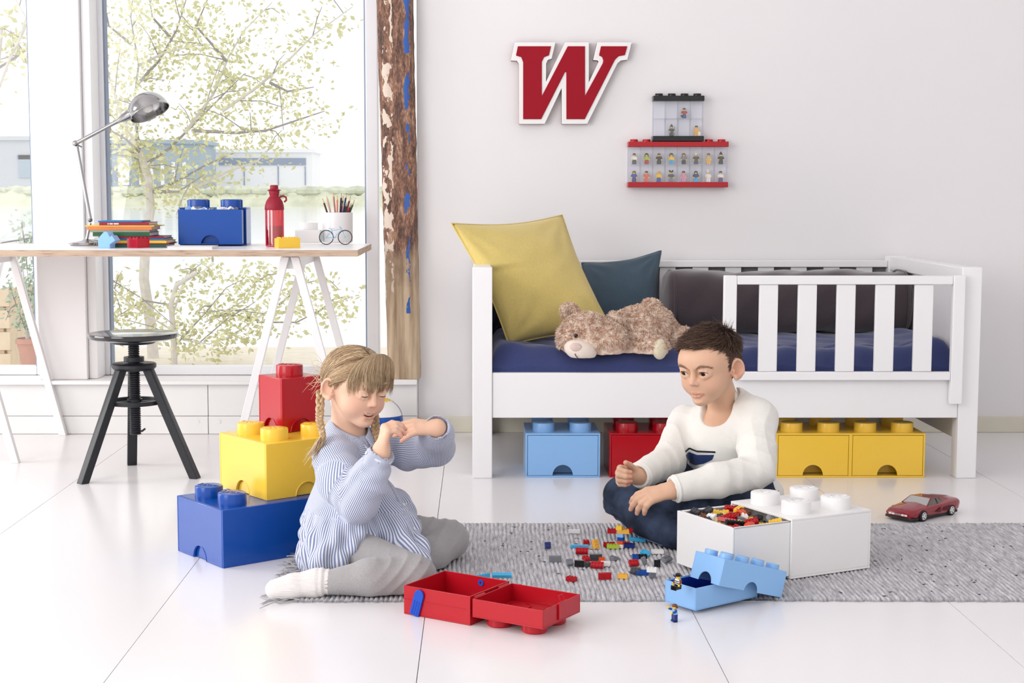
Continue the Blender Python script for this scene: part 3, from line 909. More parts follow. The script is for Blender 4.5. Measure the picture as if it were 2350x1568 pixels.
def add_fur(parent, V, F, base, m, count, length, seed, keep=None, droop=.4, wid=.0016):
    rs = np.random.RandomState(seed)
    N = vnormals(V, F)
    f = rs.randint(0, len(F), count)
    w = rs.dirichlet((1, 1, 1, 1), count)
    p = (V[F[f]] * w[..., None]).sum(1); n = (N[F[f]] * w[..., None]).sum(1)
    n /= np.linalg.norm(n, axis=1)[:, None] + 1e-9
    if keep is not None:
        k = keep(p); p = p[k]; n = n[k]
    count = len(p)
    d = n + rs.normal(0, .45, (count, 3)); d[:, 2] -= droop * .5
    d /= np.linalg.norm(d, axis=1)[:, None]
    L = length * rs.uniform(.5, 1.2, count)[:, None]
    s = np.cross(d, rs.normal(size=(count, 3))); s /= np.linalg.norm(s, axis=1)[:, None] + 1e-9
    mid = p + d * L * .55; tip = p + d * L + np.array([0, 0, -1]) * L * .25
    VV = np.stack([p - s * wid, p + s * wid, mid + s * wid * .7, mid - s * wid * .7, tip], 1).reshape(-1, 3) - np.array(base)
    i0 = np.arange(count) * 5
    FF = [(a, a + 1, a + 2, a + 3) for a in i0.tolist()] + [(a + 3, a + 2, a + 4) for a in i0.tolist()]
    me = bpy.data.meshes.new('fur'); me.from_pydata(VV.tolist(), [], FF)
    return meshobj('fur', me, m, parent, True, None, kind='stuff')
def arr_(v): return np.array(v, float)
def bear():
    Y = 5.15
    base = np.array([*P(1420, 800, Y).xy, MZ])
    t = thing('plush_bear', 'tan plush teddy bear lying on its belly on the navy mattress', 'teddy bear', tuple(base))
    zc = MZ - .002
    def q(px, py, y): return np.array(P(px, py, y))
    S = SDF((.255, Y - .19, MZ - .03), (.72, Y + .26, MZ + .26), .0035)
    hc = q(1352, 770, Y - .02)
    S.ell(hc, (.097, .085, .077), Matrix.Rotation(R(12), 3, 'Y'), k=.02)                # head
    S.ell(q(1400, 785, Y - .05), (.06, .06, .06), k=.03)                                  # far cheek
    S.ell(q(1310, 780, Y - .03), (.045, .05, .045), k=.03)
    S.ell(q(1308, 716, Y + .02), (.032, .02, .03), k=.008)                                # ears
    S.ell(q(1306, 722, Y + .0), (.016, .012, .015), k=.006, op='sub')
    S.ell(q(1412, 735, Y + .01), (.03, .022, .03), k=.01)
    S.ell(q(1418, 742, Y - .016), (.015, .012, .014), k=.006, op='sub')
    S.ell(q(1470, 760, Y + .08), (.105, .095, .088), k=.03)                              # trunk
    S.ell(q(1510, 762, Y + .1), (.06, .085, .085), k=.03)
    S.chain([q(1405, 800, Y + .0), q(1465, 793, Y - .03), q(1508, 800, Y - .065)], [.036, .038, .04], k=.02)   # near arm
    S.chain([q(1530, 770, Y + .1), q(1560, 785, Y + .06), q(1590, 768, Y + .12)], [.045, .04, .035], k=.02)  # leg
    S.ell(q(1497, 702, Y + .12), (.034, .03, .022), Matrix.Rotation(R(25), 3, 'Y'), k=.012)     # tail
    S.clip_below(zc - .012)
    V, F = S.mesh()
    V = smooth_verts(V, F, 2)
    N = vnormals(V, F)
    V = V + N * (fnoise(V, 160, 3) * .0016 + fnoise(V, 60, 4) * .002)[:, None]
    sculpt('body', V, F, M_fur, t, base)
    mz = q(1332, 803, Y - .082)
    def keep(p):
        return (np.linalg.norm((p - mz) / np.array([.058, .055, .042]), axis=1) > 1) & (p[:, 2] > MZ + .004)
    add_fur(t, V, F, base, M_fur, 26000, .011, 5, keep)
    Rm = Matrix.Rotation(R(14), 3, 'Y')
    S2 = SDF(mz - .07, mz + .07, .0028)
    S2.ell(mz, (.056, .045, .036), Rm, k=.0)
    S2.clip_below(zc - .022)
    V2, F2 = S2.mesh(); V2 = smooth_verts(V2, F2, 2)
    mo = sculpt('muzzle', V2, F2, M_muz, t, base)
    nc = q(1322, 797, Y - .122)
    MB().ball(nc - Vector(base), (.021, .008, .015), 20, 10, Rm).build('nose', M_nose, mo, ang=None)
    b = MB()
    b.tube([q(1319, 812, Y - .122) - base, q(1322, 818, Y - .121) - base, q(1327, 823, Y - .118) - base], .0013, 6)
    b.tube([q(1338, 824, Y - .118) - base, q(1346, 823, Y - .114) - base, q(1351, 820, Y - .11) - base], .0013, 6)
    b.build('mouth_stitch', M_thread, mo)
    for px, py in ((1322, 771), (1343, 773)):
        MB().ball(q(px, py, Y - .098) - base, (.0062, .005, .0075), 16, 10).build('eye', M_eye, t, ang=None)
    pc = q(1524, 803, Y - .095)
    MB().ball(pc - base + arr_((-.013, .012, .002)), (.024, .032, .036), 20, 12, Matrix.Rotation(R(-28), 3, 'Z')).build('paw_pad', M_pad, t, ang=None)
bear()
# ================================================================== letter sign and display cases on the wall
M_red = plastic('red_plastic', (180, 8, 26))
M_blue = plastic('blue_plastic', (8, 74, 164))
M_yellow = plastic('yellow_plastic', (250, 205, 70))
M_lblue = plastic('light_blue_plastic', (142, 190, 240), .28)
M_black = plastic('black_plastic', (20, 20, 23))
M_pwhite = plastic('white_plastic', (244, 243, 242), .3)
M_grey = plastic('grey_plastic', (128, 130, 138))
M_dgrey = plastic('dark_grey_plastic', (66, 68, 74))
M_orange = plastic('orange_plastic', (228, 84, 32))
M_azure = plastic('azure_plastic', (66, 176, 226))
M_lime = plastic('lime_plastic', (176, 198, 62))
M_sand = plastic('amber_plastic', (244, 184, 76))
M_dblue = plastic('navy_plastic', (22, 44, 118))
M_skiny = plastic('figure_yellow', (250, 206, 52))
M_brownp = plastic('brown_plastic', (112, 62, 36))
M_pink = plastic('pink_plastic', (222, 150, 190))
M_tan = plastic('tan_plastic', (214, 188, 140))
M_coral = plastic('coral_plastic', (224, 104, 84))
M_purple = plastic('purple_plastic', (92, 60, 130))

def letter_sign():
    def pts(a):
        o = []
        for x, y in a:
            p = P(1150 + x * .24255, 70 + y * .24255, YW - .03)
            o.append((p.x, p.z))
        return o
    outer = pts([(130, 112), (515, 112), (478, 268), (442, 280), (426, 312), (425, 485), (605, 112), (830, 112), (830, 490), (922, 296), (912, 284), (870, 280), (908, 112), (1236, 112), (1194, 278), (1132, 286), (1100, 312), (815, 885), (573, 885), (573, 545), (412, 885), (168, 885), (168, 318), (150, 288), (92, 285)])
    inner = pts([(158, 150), (472, 150), (452, 236), (406, 254), (385, 298), (385, 620), (630, 150), (793, 150), (793, 618), (960, 312), (966, 284), (954, 252), (925, 236), (944, 150), (1194, 150), (1170, 234), (1112, 244), (1076, 278), (790, 840), (617, 840), (616, 395), (604, 395), (378, 840), (208, 840), (208, 300), (190, 254), (140, 238)])
    cx = sum(p[0] for p in outer) / len(outer); z0 = min(p[1] for p in outer)
    t = thing('letter_sign', 'large red letter W sign with white border hanging on the wall', 'sign', (cx, YW - .001, z0))
    o2 = [(x - cx, z - z0) for x, z in outer]; i2 = [(x - cx, z - z0) for x, z in inner]
    Mr = mat('sign_red', (158, 6, 32), rough=.5, spec=.25, vary=.06, scale=18)
    MB().prism(o2, -.029, 0).build('backing', mat('sign_edge', (120, 26, 40), rough=.5, vary=.2, scale=40), t)
    MB().prism(o2, -.031, -.0292).build('white_border', M_pwhite, t, bevel=.0012)
    MB().prism(i2, -.0345, -.0312).build('red_letter', Mr, t, bevel=.001)
letter_sign()

M_clear = clear_mat('clear_plastic', (0.985, 0.985, 0.99), .04, .05)
M_clear2 = clear_mat('clear_divider', (0.93, 0.93, 0.95), .12, .1)
M_frost = mat('frosted_plastic', (238, 238, 246), rough=.3, vary=.01)
def display_case(name, label, px0, px1, py0, py1, cols, m, studs):
    """py0: top of lid slab, py1: bottom of base slab"""
    y1 = YW - .0008; y0 = y1 - .052
    a = P(px0, py0, y0); b = P(px1, py1, y0)
    t = thing(name, label, 'display case', ((a.x + b.x) / 2, y1, b.z))
    w = (b.x - a.x) / 2; H = a.z - b.z
    sl = .0205
    bxo('base_slab', m, t, -w, w, -.052, 0, 0, sl, bevel=.002)
    lid = bxo('lid_slab', m, t, -w, w, -.052, 0, H - sl, H, bevel=.002)
    pitch = 2 * w / cols
    for k in range(cols):
        if k in studs:
            x = -w + pitch * (k + .5)
            MB().lathe([(.0155, 0), (.0155, .008), (.0148, .0092), (.0, .0092)], 24, Matrix.Translation((x, -.026, H))).build('stud', m, lid)
    iw = w - .002
    bxo('back_panel', M_frost, t, -iw, iw, -.004, -.001, sl + .0003, H - sl - .0003, bevel=0)
    mid = (sl + H - sl) / 2
    for k in range(cols + 1):
        x = -iw + 2 * iw * k / cols
        x0 = max(-iw, x - .0011); x1 = min(iw, x + .0011)
        bxo('divider', M_clear2, t, x0, x1, -.05, -.0043, sl + .0003, mid - .0013, bevel=0)
        bxo('divider', M_clear2, t, x0, x1, -.05, -.0043, mid + .0013, H - sl - .0003, bevel=0)
    bxo('shelf', M_clear2, t, -iw, iw, -.05, -.0043, mid - .0011, mid + .0011, bevel=0)
    bxo('door', M_clear, t, -iw, iw, -.0518, -.0504, sl + .0003, H - sl - .0003, bevel=0)
    cells = []
    for row in (0, 1):
        for k in range(cols):
            cells.append((t.location.x - iw + 2 * iw * (k + .5) / cols, t.location.y - .026, t.location.z + (mid + .0013 if row == 0 else sl + .0005)))
    return cells
red_cells = display_case('red_display_case', 'wide wall display case with red lid and base holding sixteen toy figures', 1442, 1671, 325, 430, 8, M_red, (0, 1, 6, 7))
blk_cells = display_case('black_display_case', 'small wall display case with black lid and base holding three toy figures', 1499.5, 1615.5, 219.5, 324.2, 4, M_black, (0, 1, 2, 3))

_fm = {}
def figure(loc, rz, label, torso, legs, hair, hm='cap', head=None, arms=None, group=None, rot=None, sit=False, extra=None, armpose=(0, 0), sc=1.0, armdrop=1.0):
    """small jointed toy figure: legs, hip, torso, arms, hands, head, hair"""
    t = thing('toy_figure', label, 'toy figure', loc, rz, group, rot)
    t.scale = (sc, sc, sc)
    head = head or M_skiny; arms = arms or torso
    def get(key, fn):
        if key not in _fm:
            b = fn(); me = bpy.data.meshes.new(key[0]); me.from_pydata(b.v, [], b.f)
            bm = bmesh.new(); bm.from_mesh(me); bmesh.ops.recalc_face_normals(bm, faces=bm.faces); bm.to_mesh(me); bm.free()
            me.polygons.foreach_set('use_smooth', [True] * len(me.polygons)); me.set_sharp_from_angle(angle=R(35))
            _fm[key] = me
        return _fm[key]
    def part(nm, key, fn, m, loc=(0, 0, 0), ry=0, rx=0):
        me = get(key, fn).copy(); me.materials.append(m)
        o = bpy.data.objects.new(nm, me); o.location = loc; o.rotation_euler = (rx, ry, 0); o.parent = t; link(o); return o
    lz = .0145
    for s in (-1, 1):
        if sit:
            part('leg', ('legsit',), lambda: MB().box(-.0036, .0036, -.0155, .003, -.003, .0032).box(-.0036, .0036, -.0155, -.0125, -.0045, .0055), legs, (s * .004, 0, .0038))
        else:
            part('leg', ('legst',), lambda: MB().box(-.0036, .0036, -.0038, .0038, 0.0, .0128).box(-.0036, .0036, -.0055, .0038, 0, .0038), legs, (s * .004, 0, 0))
    part('hip', ('hip',), lambda: MB().box(-.0078, .0078, -.0037, .0037, 0, .0036), legs, (0, 0, .0127 if not sit else .0072))
    tz = .0164 if not sit else .011
    part('torso', ('torso',), lambda: MB().add([(-.0078, -.0038, 0), (.0078, -.0038, 0), (.0078, .0038, 0), (-.0078, .0038, 0), (-.0055, -.0038, .0125), (.0055, -.0038, .0125), (.0055, .0038, .0125), (-.0055, .0038, .0125)], [(0, 3, 2, 1), (4, 5, 6, 7), (0, 1, 5, 4), (1, 2, 6, 5), (2, 3, 7, 6), (3, 0, 4, 7)]), torso, (0, 0, tz))
    for i, s in enumerate((-1, 1)):
        rx = armpose[i]
        part('arm', ('arm', s), lambda: MB().tube([(0, 0, 0), (s * .0028, 0, -.0025), (s * .0032, -.002, -.0062), (s * .0030, -.0052, -.0095)], [.0026, .0027, .0025, .0023], 8), arms, (s * .006, 0, tz + .0106), rx=rx)
        o = part('hand', ('hand', s), lambda: MB().lathe([(.0013, -.0024), (.0024, -.0024), (.0024, .0024), (.0013, .0024), (.0013, -.0024)], 10, Matrix.Translation((s * .0030, -.0068, -.0108)), caps=False), head, (s * .006, 0, tz + .0106), rx=rx)
    part('head', ('head',), lambda: MB().lathe([(.003, 0), (.0043, .0004), (.0051, .0016), (.0051, .0068), (.0043, .0082), (.003, .0084), (.0, .0084)], 16), head, (0, 0, tz + .0128))
    ez = tz + .0128 + .0048
    for s in (-1, 1):
        part('eye', ('eye',), lambda: MB().ball((0, 0, 0), (.0006, .0003, .0007), 8, 5), M_black, (s * .0018, -.0049, ez))
    hz = tz + .0128
    if hm == 'cap':
        part('hair', ('hcap',), lambda: MB().lathe([(.0056, .0050), (.0060, .0058), (.0058, .0086), (.0042, .0106), (.0, .0114)], 16).box(-.0056, .0056, -.0002, .0056, .0022, .0060), hair, (0, 0, hz))
    elif hm == 'long':
        part('hair', ('hlong',), lambda: MB().lathe([(.0060, .0056), (.0064, .0066), (.0060, .0092), (.0042, .0112), (.0, .0118)], 16).box(-.0066, .0066, .0008, .0062, -.0058, .0070).box(-.0066, -.0046, -.0030, .0030, -.0035, .0066).box(.0046, .0066, -.0030, .0030, -.0035, .0066), hair, (0, 0, hz))
    elif hm == 'hat':
        part('hat', ('hhat',), lambda: MB().lathe([(.0098, .0066), (.0100, .0074), (.0060, .0082), (.0058, .0112), (.0044, .0126), (.0, .0130)], 18), hair, (0, 0, hz))
    elif hm == 'tall':
        part('hat', ('htall',), lambda: MB().lathe([(.0058, .0058), (.0060, .0088), (.0044, .0118), (.0022, .0150), (.0008, .0178), (.0, .0180)], 16).box(-.0056, .0056, -.0002, .0056, .0012, .0066), hair, (0, 0, hz))
    elif hm == 'chef':
        part('hat', ('hchef',), lambda: MB().lathe([(.0052, .0064), (.0052, .0100), (.0070, .0128), (.0066, .0156), (.0040, .0170), (.0, .0172)], 16), hair, (0, 0, hz))
    elif hm == 'ears':
        part('hat', ('hears',), lambda: MB().lathe([(.0058, .0058), (.0060, .0084), (.0042, .0108), (.0, .0114)], 16).ball((-.0055, 0, .0115), .0032, 10, 6).ball((.0055, 0, .0115), .0032, 10, 6), hair, (0, 0, hz))
    if extra: extra(t, part)
    return t
def held_stick(t, part):
    part('staff', ('staff',), lambda: MB().cyl((0, 0, -.016), (0, 0, .018), .0009, seg=8), M_dgrey, (.0094, -.0075, .0185))
def held_bag(t, part):
    part('bag', ('bag',), lambda: MB().box(-.004, .004, -.002, .002, -.008, 0).tube([(-.002, 0, 0), (0, 0, .003), (.002, 0, 0)], .0006, 6), M_black, (-.0098, -.0075, .0125))
def held_cloth(t, part):
    part('towel', ('towel',), lambda: MB().box(-.004, .005, -.0008, .0008, -.0145, 0), M_pwhite, (.0102, -.0082, .0158))
fig_red = [
    ('figure in white shirt and black trousers', M_pwhite, M_dgrey, M_black, 'cap'),
    ('figure in green top and red trousers', M_lime, M_red, M_black, 'long'),
    ('figure in black suit with brown hair', M_black, M_black, M_brownp, 'cap'),
    ('figure in yellow top and sky blue trousers', M_yellow, M_azure, M_black, 'long'),
    ('figure in grey jacket with long brown hair', M_grey, M_black, M_brownp, 'long'),
    ('figure in dark grey suit and white hat', M_dgrey, M_dgrey, M_pwhite, 'hat'),
    ('figure in tan top and sand trousers', M_tan, M_sand, M_brownp, 'cap'),
    ('all black figure with tall hood', M_black, M_black, M_black, 'tall'),
    ('figure in blue shirt with long brown hair', M_blue, M_dblue, M_brownp, 'long'),
    ('coral red figure with dark hair', M_coral, M_coral, M_black, 'cap'),
    ('yellow chested figure in blue shorts', M_skiny, M_blue, M_sand, 'cap'),
    ('grey figure with round dark ears', M_dgrey, M_grey, M_black, 'ears'),
    ('pink figure with black hair', M_pink, M_pink, M_black, 'cap'),
    ('figure in navy top with long black hair', M_dblue, M_azure, M_black, 'long'),
    ('white figure with tall cook hat', M_pwhite, M_pwhite, M_pwhite, 'chef'),
    ('figure in white top and purple trousers', M_pwhite, M_purple, M_black, 'cap')]
for c, f in zip(red_cells, fig_red):
    row = 'upper' if red_cells.index(c) < 8 else 'lower'
    figure(c, 0, '%s, %s row of red case' % (f[0], row), f[1], f[2], f[3], f[4], group='toy figures in the red display case', sc=1.06)
figure(blk_cells[2], 0, 'toy figure in red shirt and blue trousers with a black bag, black case', M_red, M_blue, M_black, 'cap', extra=held_bag, group='toy figures in the black display case')
figure(blk_cells[5], R(12), 'dark grey toy figure with tall hood and staff, black case', M_dgrey, M_dgrey, M_dgrey, 'tall', extra=held_stick, group='toy figures in the black display case')
figure(blk_cells[7], 0, 'orange toy figure with dark hair and white towel, black case', M_sand, M_sand, M_black, 'cap', extra=held_cloth, group='toy figures in the black display case')

# ================================================================== storage bricks
U = 0.125; BH = 0.15; SR = 0.0372; SH = 0.03
_letter = None
def lettering_mesh():
    global _letter
    if _letter is None:
        cu = bpy.data.curves.new('lettering', 'FONT'); cu.body = 'LEGO'; cu.size = .026; cu.extrude = .0007; cu.offset = .0007
        cu.align_x = 'CENTER'; cu.align_y = 'CENTER'; cu.resolution_u = 2; cu.space_character = .95
        o = bpy.data.objects.new('lettering_tmp', cu); link(o)
        dg = bpy.context.evaluated_depsgraph_get()
        _letter = bpy.data.meshes.new_from_object(o.evaluated_get(dg))
        bpy.data.objects.remove(o, do_unlink=True); bpy.data.curves.remove(cu)
    return _letter
def studs(parent, nx, ny, m, z=BH, skip=(), r=SR, h=SH, u=U, letters=True, lrot=0):
    for i in range(nx):
        for j in range(ny):
            if (i, j) in skip: continue
            x = (i - (nx - 1) / 2) * u; y = (j - (ny - 1) / 2) * u
            rb = r * .09
            s = MB().lathe([(r, 0), (r, h - rb), (r - rb * .3, h - rb * .3), (r - rb, h), (0, h)], 40).build('stud', m, parent, loc=(x, y, z))
            if letters:
                me = lettering_mesh().copy(); me.materials.clear(); me.materials.append(m)
                o = bpy.data.objects.new('lettering', me); o.parent = s; o.location = (0, 0, h + .0006); o.rotation_euler = (0, 0, lrot); link(o)
def arch_poly(w, h, r, n=18, lip=0.0):
    """side wall outline (x, z) with a half-round finger notch at the bottom centre"""
    a = [(-w, 0), (-r, 0)]
    a += [(-r * math.cos(math.pi * k / n), r * 1.05 * math.sin(math.pi * k / n)) for k in range(1, n)]
    return a + [(r, 0), (w, 0), (w, h), (-w, h)]
def storage_brick(name, label, loc, rz, nx, ny, m, skip=(), lrot=0):
    t = thing(name, label, 'storage box', loc, rz)
    w, d = nx * U / 2, ny * U / 2
    th = .006
    b = MB()
    rr = .034
    b.prism(arch_poly(w, BH, rr), -d, -d + th); b.prism(arch_poly(w, BH, rr), d - th, d)
    b.prism(arch_poly(d - th, BH, rr), -w, -w + th, 'x'); b.prism(arch_poly(d - th, BH, rr), w - th, w, 'x')
    b.box(-w + th, w - th, -d + th, d - th, BH - th, BH)
    lid = b.build('lid', m, t, bevel=.0016, merge=0)
    g = th + .001
    bxo('inner_box', m, t, -w + g, w - g, -d + g, d - g, .0005, BH - .012, bevel=.002)
    # raised rims round the finger notches
    for ax in range(4):
        M = Matrix.Rotation(ax * math.pi / 2, 4, 'Z')
        off = d if ax % 2 == 0 else w
        pts = [M @ Vector((-(rr + .0015) * math.cos(math.pi * k / 16), -off - .0002, (rr + .0015) * 1.05 * math.sin(math.pi * k / 16))) for k in range(17)]
        pts = [Vector((p.x, p.y, max(p.z, .0012))) for p in pts]
        MB().tube(pts, .0012, 6).build('notch_rim', m, lid)
    studs(t, nx, ny, m, skip=skip, lrot=lrot)
    return t
def drawer_brick(name, label, loc, rz, nx, m, pulls=(0,), lrot=0, depth=2, letters=True):
    """brick with one drawer for each two studs of width; drawers open towards local -y"""
    t = thing(name, label, 'storage drawer', loc, rz)
    w, d = nx * U / 2, depth * U / 2
    th = .006
    b = MB()
    b.box(-w, w, -d, d, BH - th, BH).box(-w, w, -d, d, 0, th).box(-w, w, d - th, d, th, BH - th)
    b.box(-w, -w + th, -d, d - th, th, BH - th).box(w - th, w, -d, d - th, th, BH - th)
    nd = nx // 2
    for k in range(1, nd): b.box(-w + k * .25 - th, -w + k * .25 + th, -d, d - th, th, BH - th)
    b.build('case', m, t, bevel=.0012, merge=0)
    studs(t, nx, depth, m, lrot=lrot, letters=letters)
    for k in range(nd):
        cx = -w + .125 + k * .25
        lo = th if k == 0 else th + .0; hw = .125 - th - .0012
        dr = bpy.data.objects.new('drawer', None); dr.parent = t; dr.location = (cx, -pulls[k], 0); link(dr)
        hz0, hz1 = th + .001, BH - th - .0015
        H = hz1 - hz0
        MB().prism([(x, z + hz0) for x, z in arch_poly(hw, H, .034)], -d + .0005, -d + .0055).build('drawer_front', m, dr, bevel=.0012)
        tr = MB()
        y0, y1 = -d + .006, d - th - .004
        if pulls[k] < .02:
            tr.box(-hw, hw, y0, y0 + .003, hz0 + .045, hz1).box(-hw, hw, y0 + .05, y0 + .053, hz0, hz0 + .05)
        else:
            tr.box(-hw, hw, y0 + .0, y1, hz0, hz0 + .004)
            tr.box(-hw, -hw + .004, y0, y1, hz0 + .004, hz1).box(hw - .004, hw, y0, y1, hz0 + .004, hz1)
            tr.box(-hw + .004, hw - .004, y0, y0 + .004, hz0 + .045, hz1).box(-hw + .004, hw - .004, y0 + .04, y0 + .043, hz0 + .004, hz0 + .046).box(-hw + .004, hw - .004, y1 - .004, y1, hz0 + .004, hz1)
            # rolled rim
            for s in (-1, 1): tr.box(s * hw - (.012 if s > 0 else 0), s * hw + (.012 if s < 0 else 0), y0, y1, hz1 - .003, hz1)
            tr.box(-hw + .012, hw - .012, y1 - .012, y1, hz1 - .003, hz1)
        tr.build('tray', m, dr, bevel=.0008, merge=0)
    return t
UY = 5.06
def under(px0, px1): return ((P(px0, 1000, UY).x + P(px1, 1000, UY).x) / 2, UY + .125, 0)
drawer_brick('drawer_box', 'light blue studded drawer box under the left half of the bed', under(1205, 1379), 0, 2, M_lblue, letters=False)
drawer_brick('drawer_box', 'red studded drawer box under the bed behind the boy', under(1398, 1572), 0, 2, M_red, letters=False)
drawer_brick('drawer_box', 'wide yellow studded box with two drawers under the bed', under(1780, 2126), 0, 4, M_yellow, pulls=(0, 0), letters=False)

def place(fx, fy, ang, nx, ny, corner):
    """centre of an nx x ny brick whose given local corner (sx, sy) stands at floor point (fx, fy)"""
    c, s = math.cos(ang), math.sin(ang)
    lx, ly = corner[0] * nx * U / 2, corner[1] * ny * U / 2
    return (fx - (c * lx - s * ly), fy - (s * lx + c * ly))
# blue / yellow / red stack: long side runs away to the right
pf = PF(513, 1305.6); pl = PF(407, 1264)
ang = math.atan2(pf.y - pl.y, pf.x - pl.x) + math.pi / 2       # local +x runs along the long side
cx, cy = place(pf.x, pf.y, ang, 4, 2, (-1, -1))
A_STACK = ang
storage_brick('storage_box', 'large blue studded storage box at the bottom of the stack on the floor', (cx, cy, 0), ang, 4, 2, M_blue, skip={(1, 0), (1, 1), (2, 0), (2, 1)}, lrot=-1.2)
py_ = PF(612, 1150, BH)
cx, cy = place(py_.x, py_.y, ang, 2, 2, (-1, -1))
storage_brick('storage_box', 'yellow studded storage box in the middle of the stack', (cx, cy, BH), ang, 2, 2, M_yellow, skip={(1, 1)}, lrot=-1.2)
pr = PF(643, 982, 2 * BH)
ux, uy = math.cos(ang), math.sin(ang)
rx, ry = cx + (ux - (-uy) * -1) * 0, cy
rx = cx + U / 2 * ux - U / 2 * uy; ry = cy + U / 2 * uy + U / 2 * ux
storage_brick('storage_box', 'small red storage box with one stud on top of the stack', (rx, ry, 2 * BH), ang, 1, 1, M_red, lrot=-1.2)
# white drawer box on the rug, drawer pulled out to the left
RUGZ = 0.008
e = R(27)
B1 = PF(1815, 1330, RUGZ)
lc = (math.cos(e), math.sin(e))
bx_ = B1.x + .125 * lc[0] - .125 * lc[1]; by_ = B1.y + .125 * lc[1] + .125 * lc[0]
WBOX = drawer_brick('drawer_box', 'white studded drawer box on the rug with drawer of bricks pulled open', (bx_, by_, RUGZ), e - math.pi / 2, 2, M_pwhite, pulls=(.172,), lrot=1.2)
WB = (bx_, by_, e)
# ================================================================== desk and what stands on it
ZD = 0.757
YD0 = PF(700, 573.5, ZD).y; YD1 = 5.955
XD1 = PF(821, 573.5, ZD).x
def ply_mat():
    m, nt, b = _nodes('plywood_edge'); L = nt.links
    tc = nt.nodes.new('ShaderNodeTexCoord')
    w = nt.nodes.new('ShaderNodeTexWave'); w.bands_direction = 'Z'; w.inputs['Scale'].default_value = 60; w.inputs['Distortion'].default_value = .6; w.inputs['Detail'].default_value = 2
    L.new(tc.outputs['Object'], w.inputs['Vector'])
    mp = nt.nodes.new('ShaderNodeMapping'); mp.inputs['Scale'].default_value = (14, 14, 160); L.new(tc.outputs['Object'], mp.inputs[0])
    n = nt.nodes.new('ShaderNodeTexNoise'); n.inputs['Scale'].default_value = 1.0; n.inputs['Detail'].default_value = 4; L.new(mp.outputs[0], n.inputs['Vector'])
    r = nt.nodes.new('ShaderNodeValToRGB'); e_ = r.color_ramp.elements
    e_[0].position = .25; e_[0].color = (*lin((90, 66, 54)), 1); e_[1].position = .6; e_[1].color = (*lin((202, 178, 156)), 1)
    k = e_.new(.38); k.color = (*lin((176, 148, 126)), 1)
    mx = nt.nodes.new('ShaderNodeMath'); mx.operation = 'MULTIPLY_ADD'; mx.inputs[1].default_value = .22; L.new(w.outputs['Fac'], mx.inputs[0])
    m2 = nt.nodes.new('ShaderNodeMath'); m2.operation = 'MULTIPLY'; m2.inputs[1].default_value = .85; L.new(n.outputs['Fac'], m2.inputs[0])
    L.new(m2.outputs[0], mx.inputs[2]); L.new(mx.outputs[0], r.inputs[0]); L.new(r.outputs[0], b.inputs['Base Color'])
    b.inputs['Roughness'].default_value = .6
    return m
def desk():
    t = thing('desk', 'white laminate desk top with raw plywood edges resting on trestles', 'desk', ((XD1 - 2.15) / 2, (YD0 + YD1) / 2, ZD - .024))
    w, d = (XD1 + 2.15) / 2, (YD1 - YD0) / 2
    bxo('plywood_core', ply_mat(), t, -w, w, -d, d, .0005, .0225, bevel=.0008)
    bxo('laminate', M_white, t, -w, w, -d, d, .0226, .024, bevel=.0004)
desk()
def trestle(label, apx, front_spread, yf, yb, group):
    t = thing('trestle', label, 'trestle', (apx, (yf + yb) / 2, 0), group=group)
    d = (yb - yf) / 2; zt = ZD - .0245
    def leg(x0, x1, y):
        # square bar leaning sideways
        h = .0135
        V = []
        for (cx_, z) in ((x0, 0.0), (x1, zt - .002)):
            V += [(cx_ - h * 1.05, y - h, z), (cx_ + h * 1.05, y - h, z), (cx_ + h * 1.05, y + h, z), (cx_ - h * 1.05, y + h, z)]
        MB().add(V, [(0, 3, 2, 1), (4, 5, 6, 7), (0, 1, 5, 4), (1, 2, 6, 5), (2, 3, 7, 6), (3, 0, 4, 7)]).build('leg', M_white, t, bevel=.002)
    for y in (-d, d):
        leg(-front_spread, -.017, y); leg(front_spread, .017, y)
    bxo('top_beam', M_white, t, -.02, .02, -d + .014, d - .014, zt - .045, zt - .0005, bevel=.002)
apr = PF(665, 600, ZD - .03).x
yf_ = PF(40, 1062).y; yb_ = PF(145, 996).y - .03
trestle('white trestle under the right end of the desk', P(666, 595, yf_).x, .208, yf_, yb_, 'desk trestles')
trestle('white trestle under the left end of the desk', PF(36, 1062).x - .203, .203, yf_, yb_, 'desk trestles')

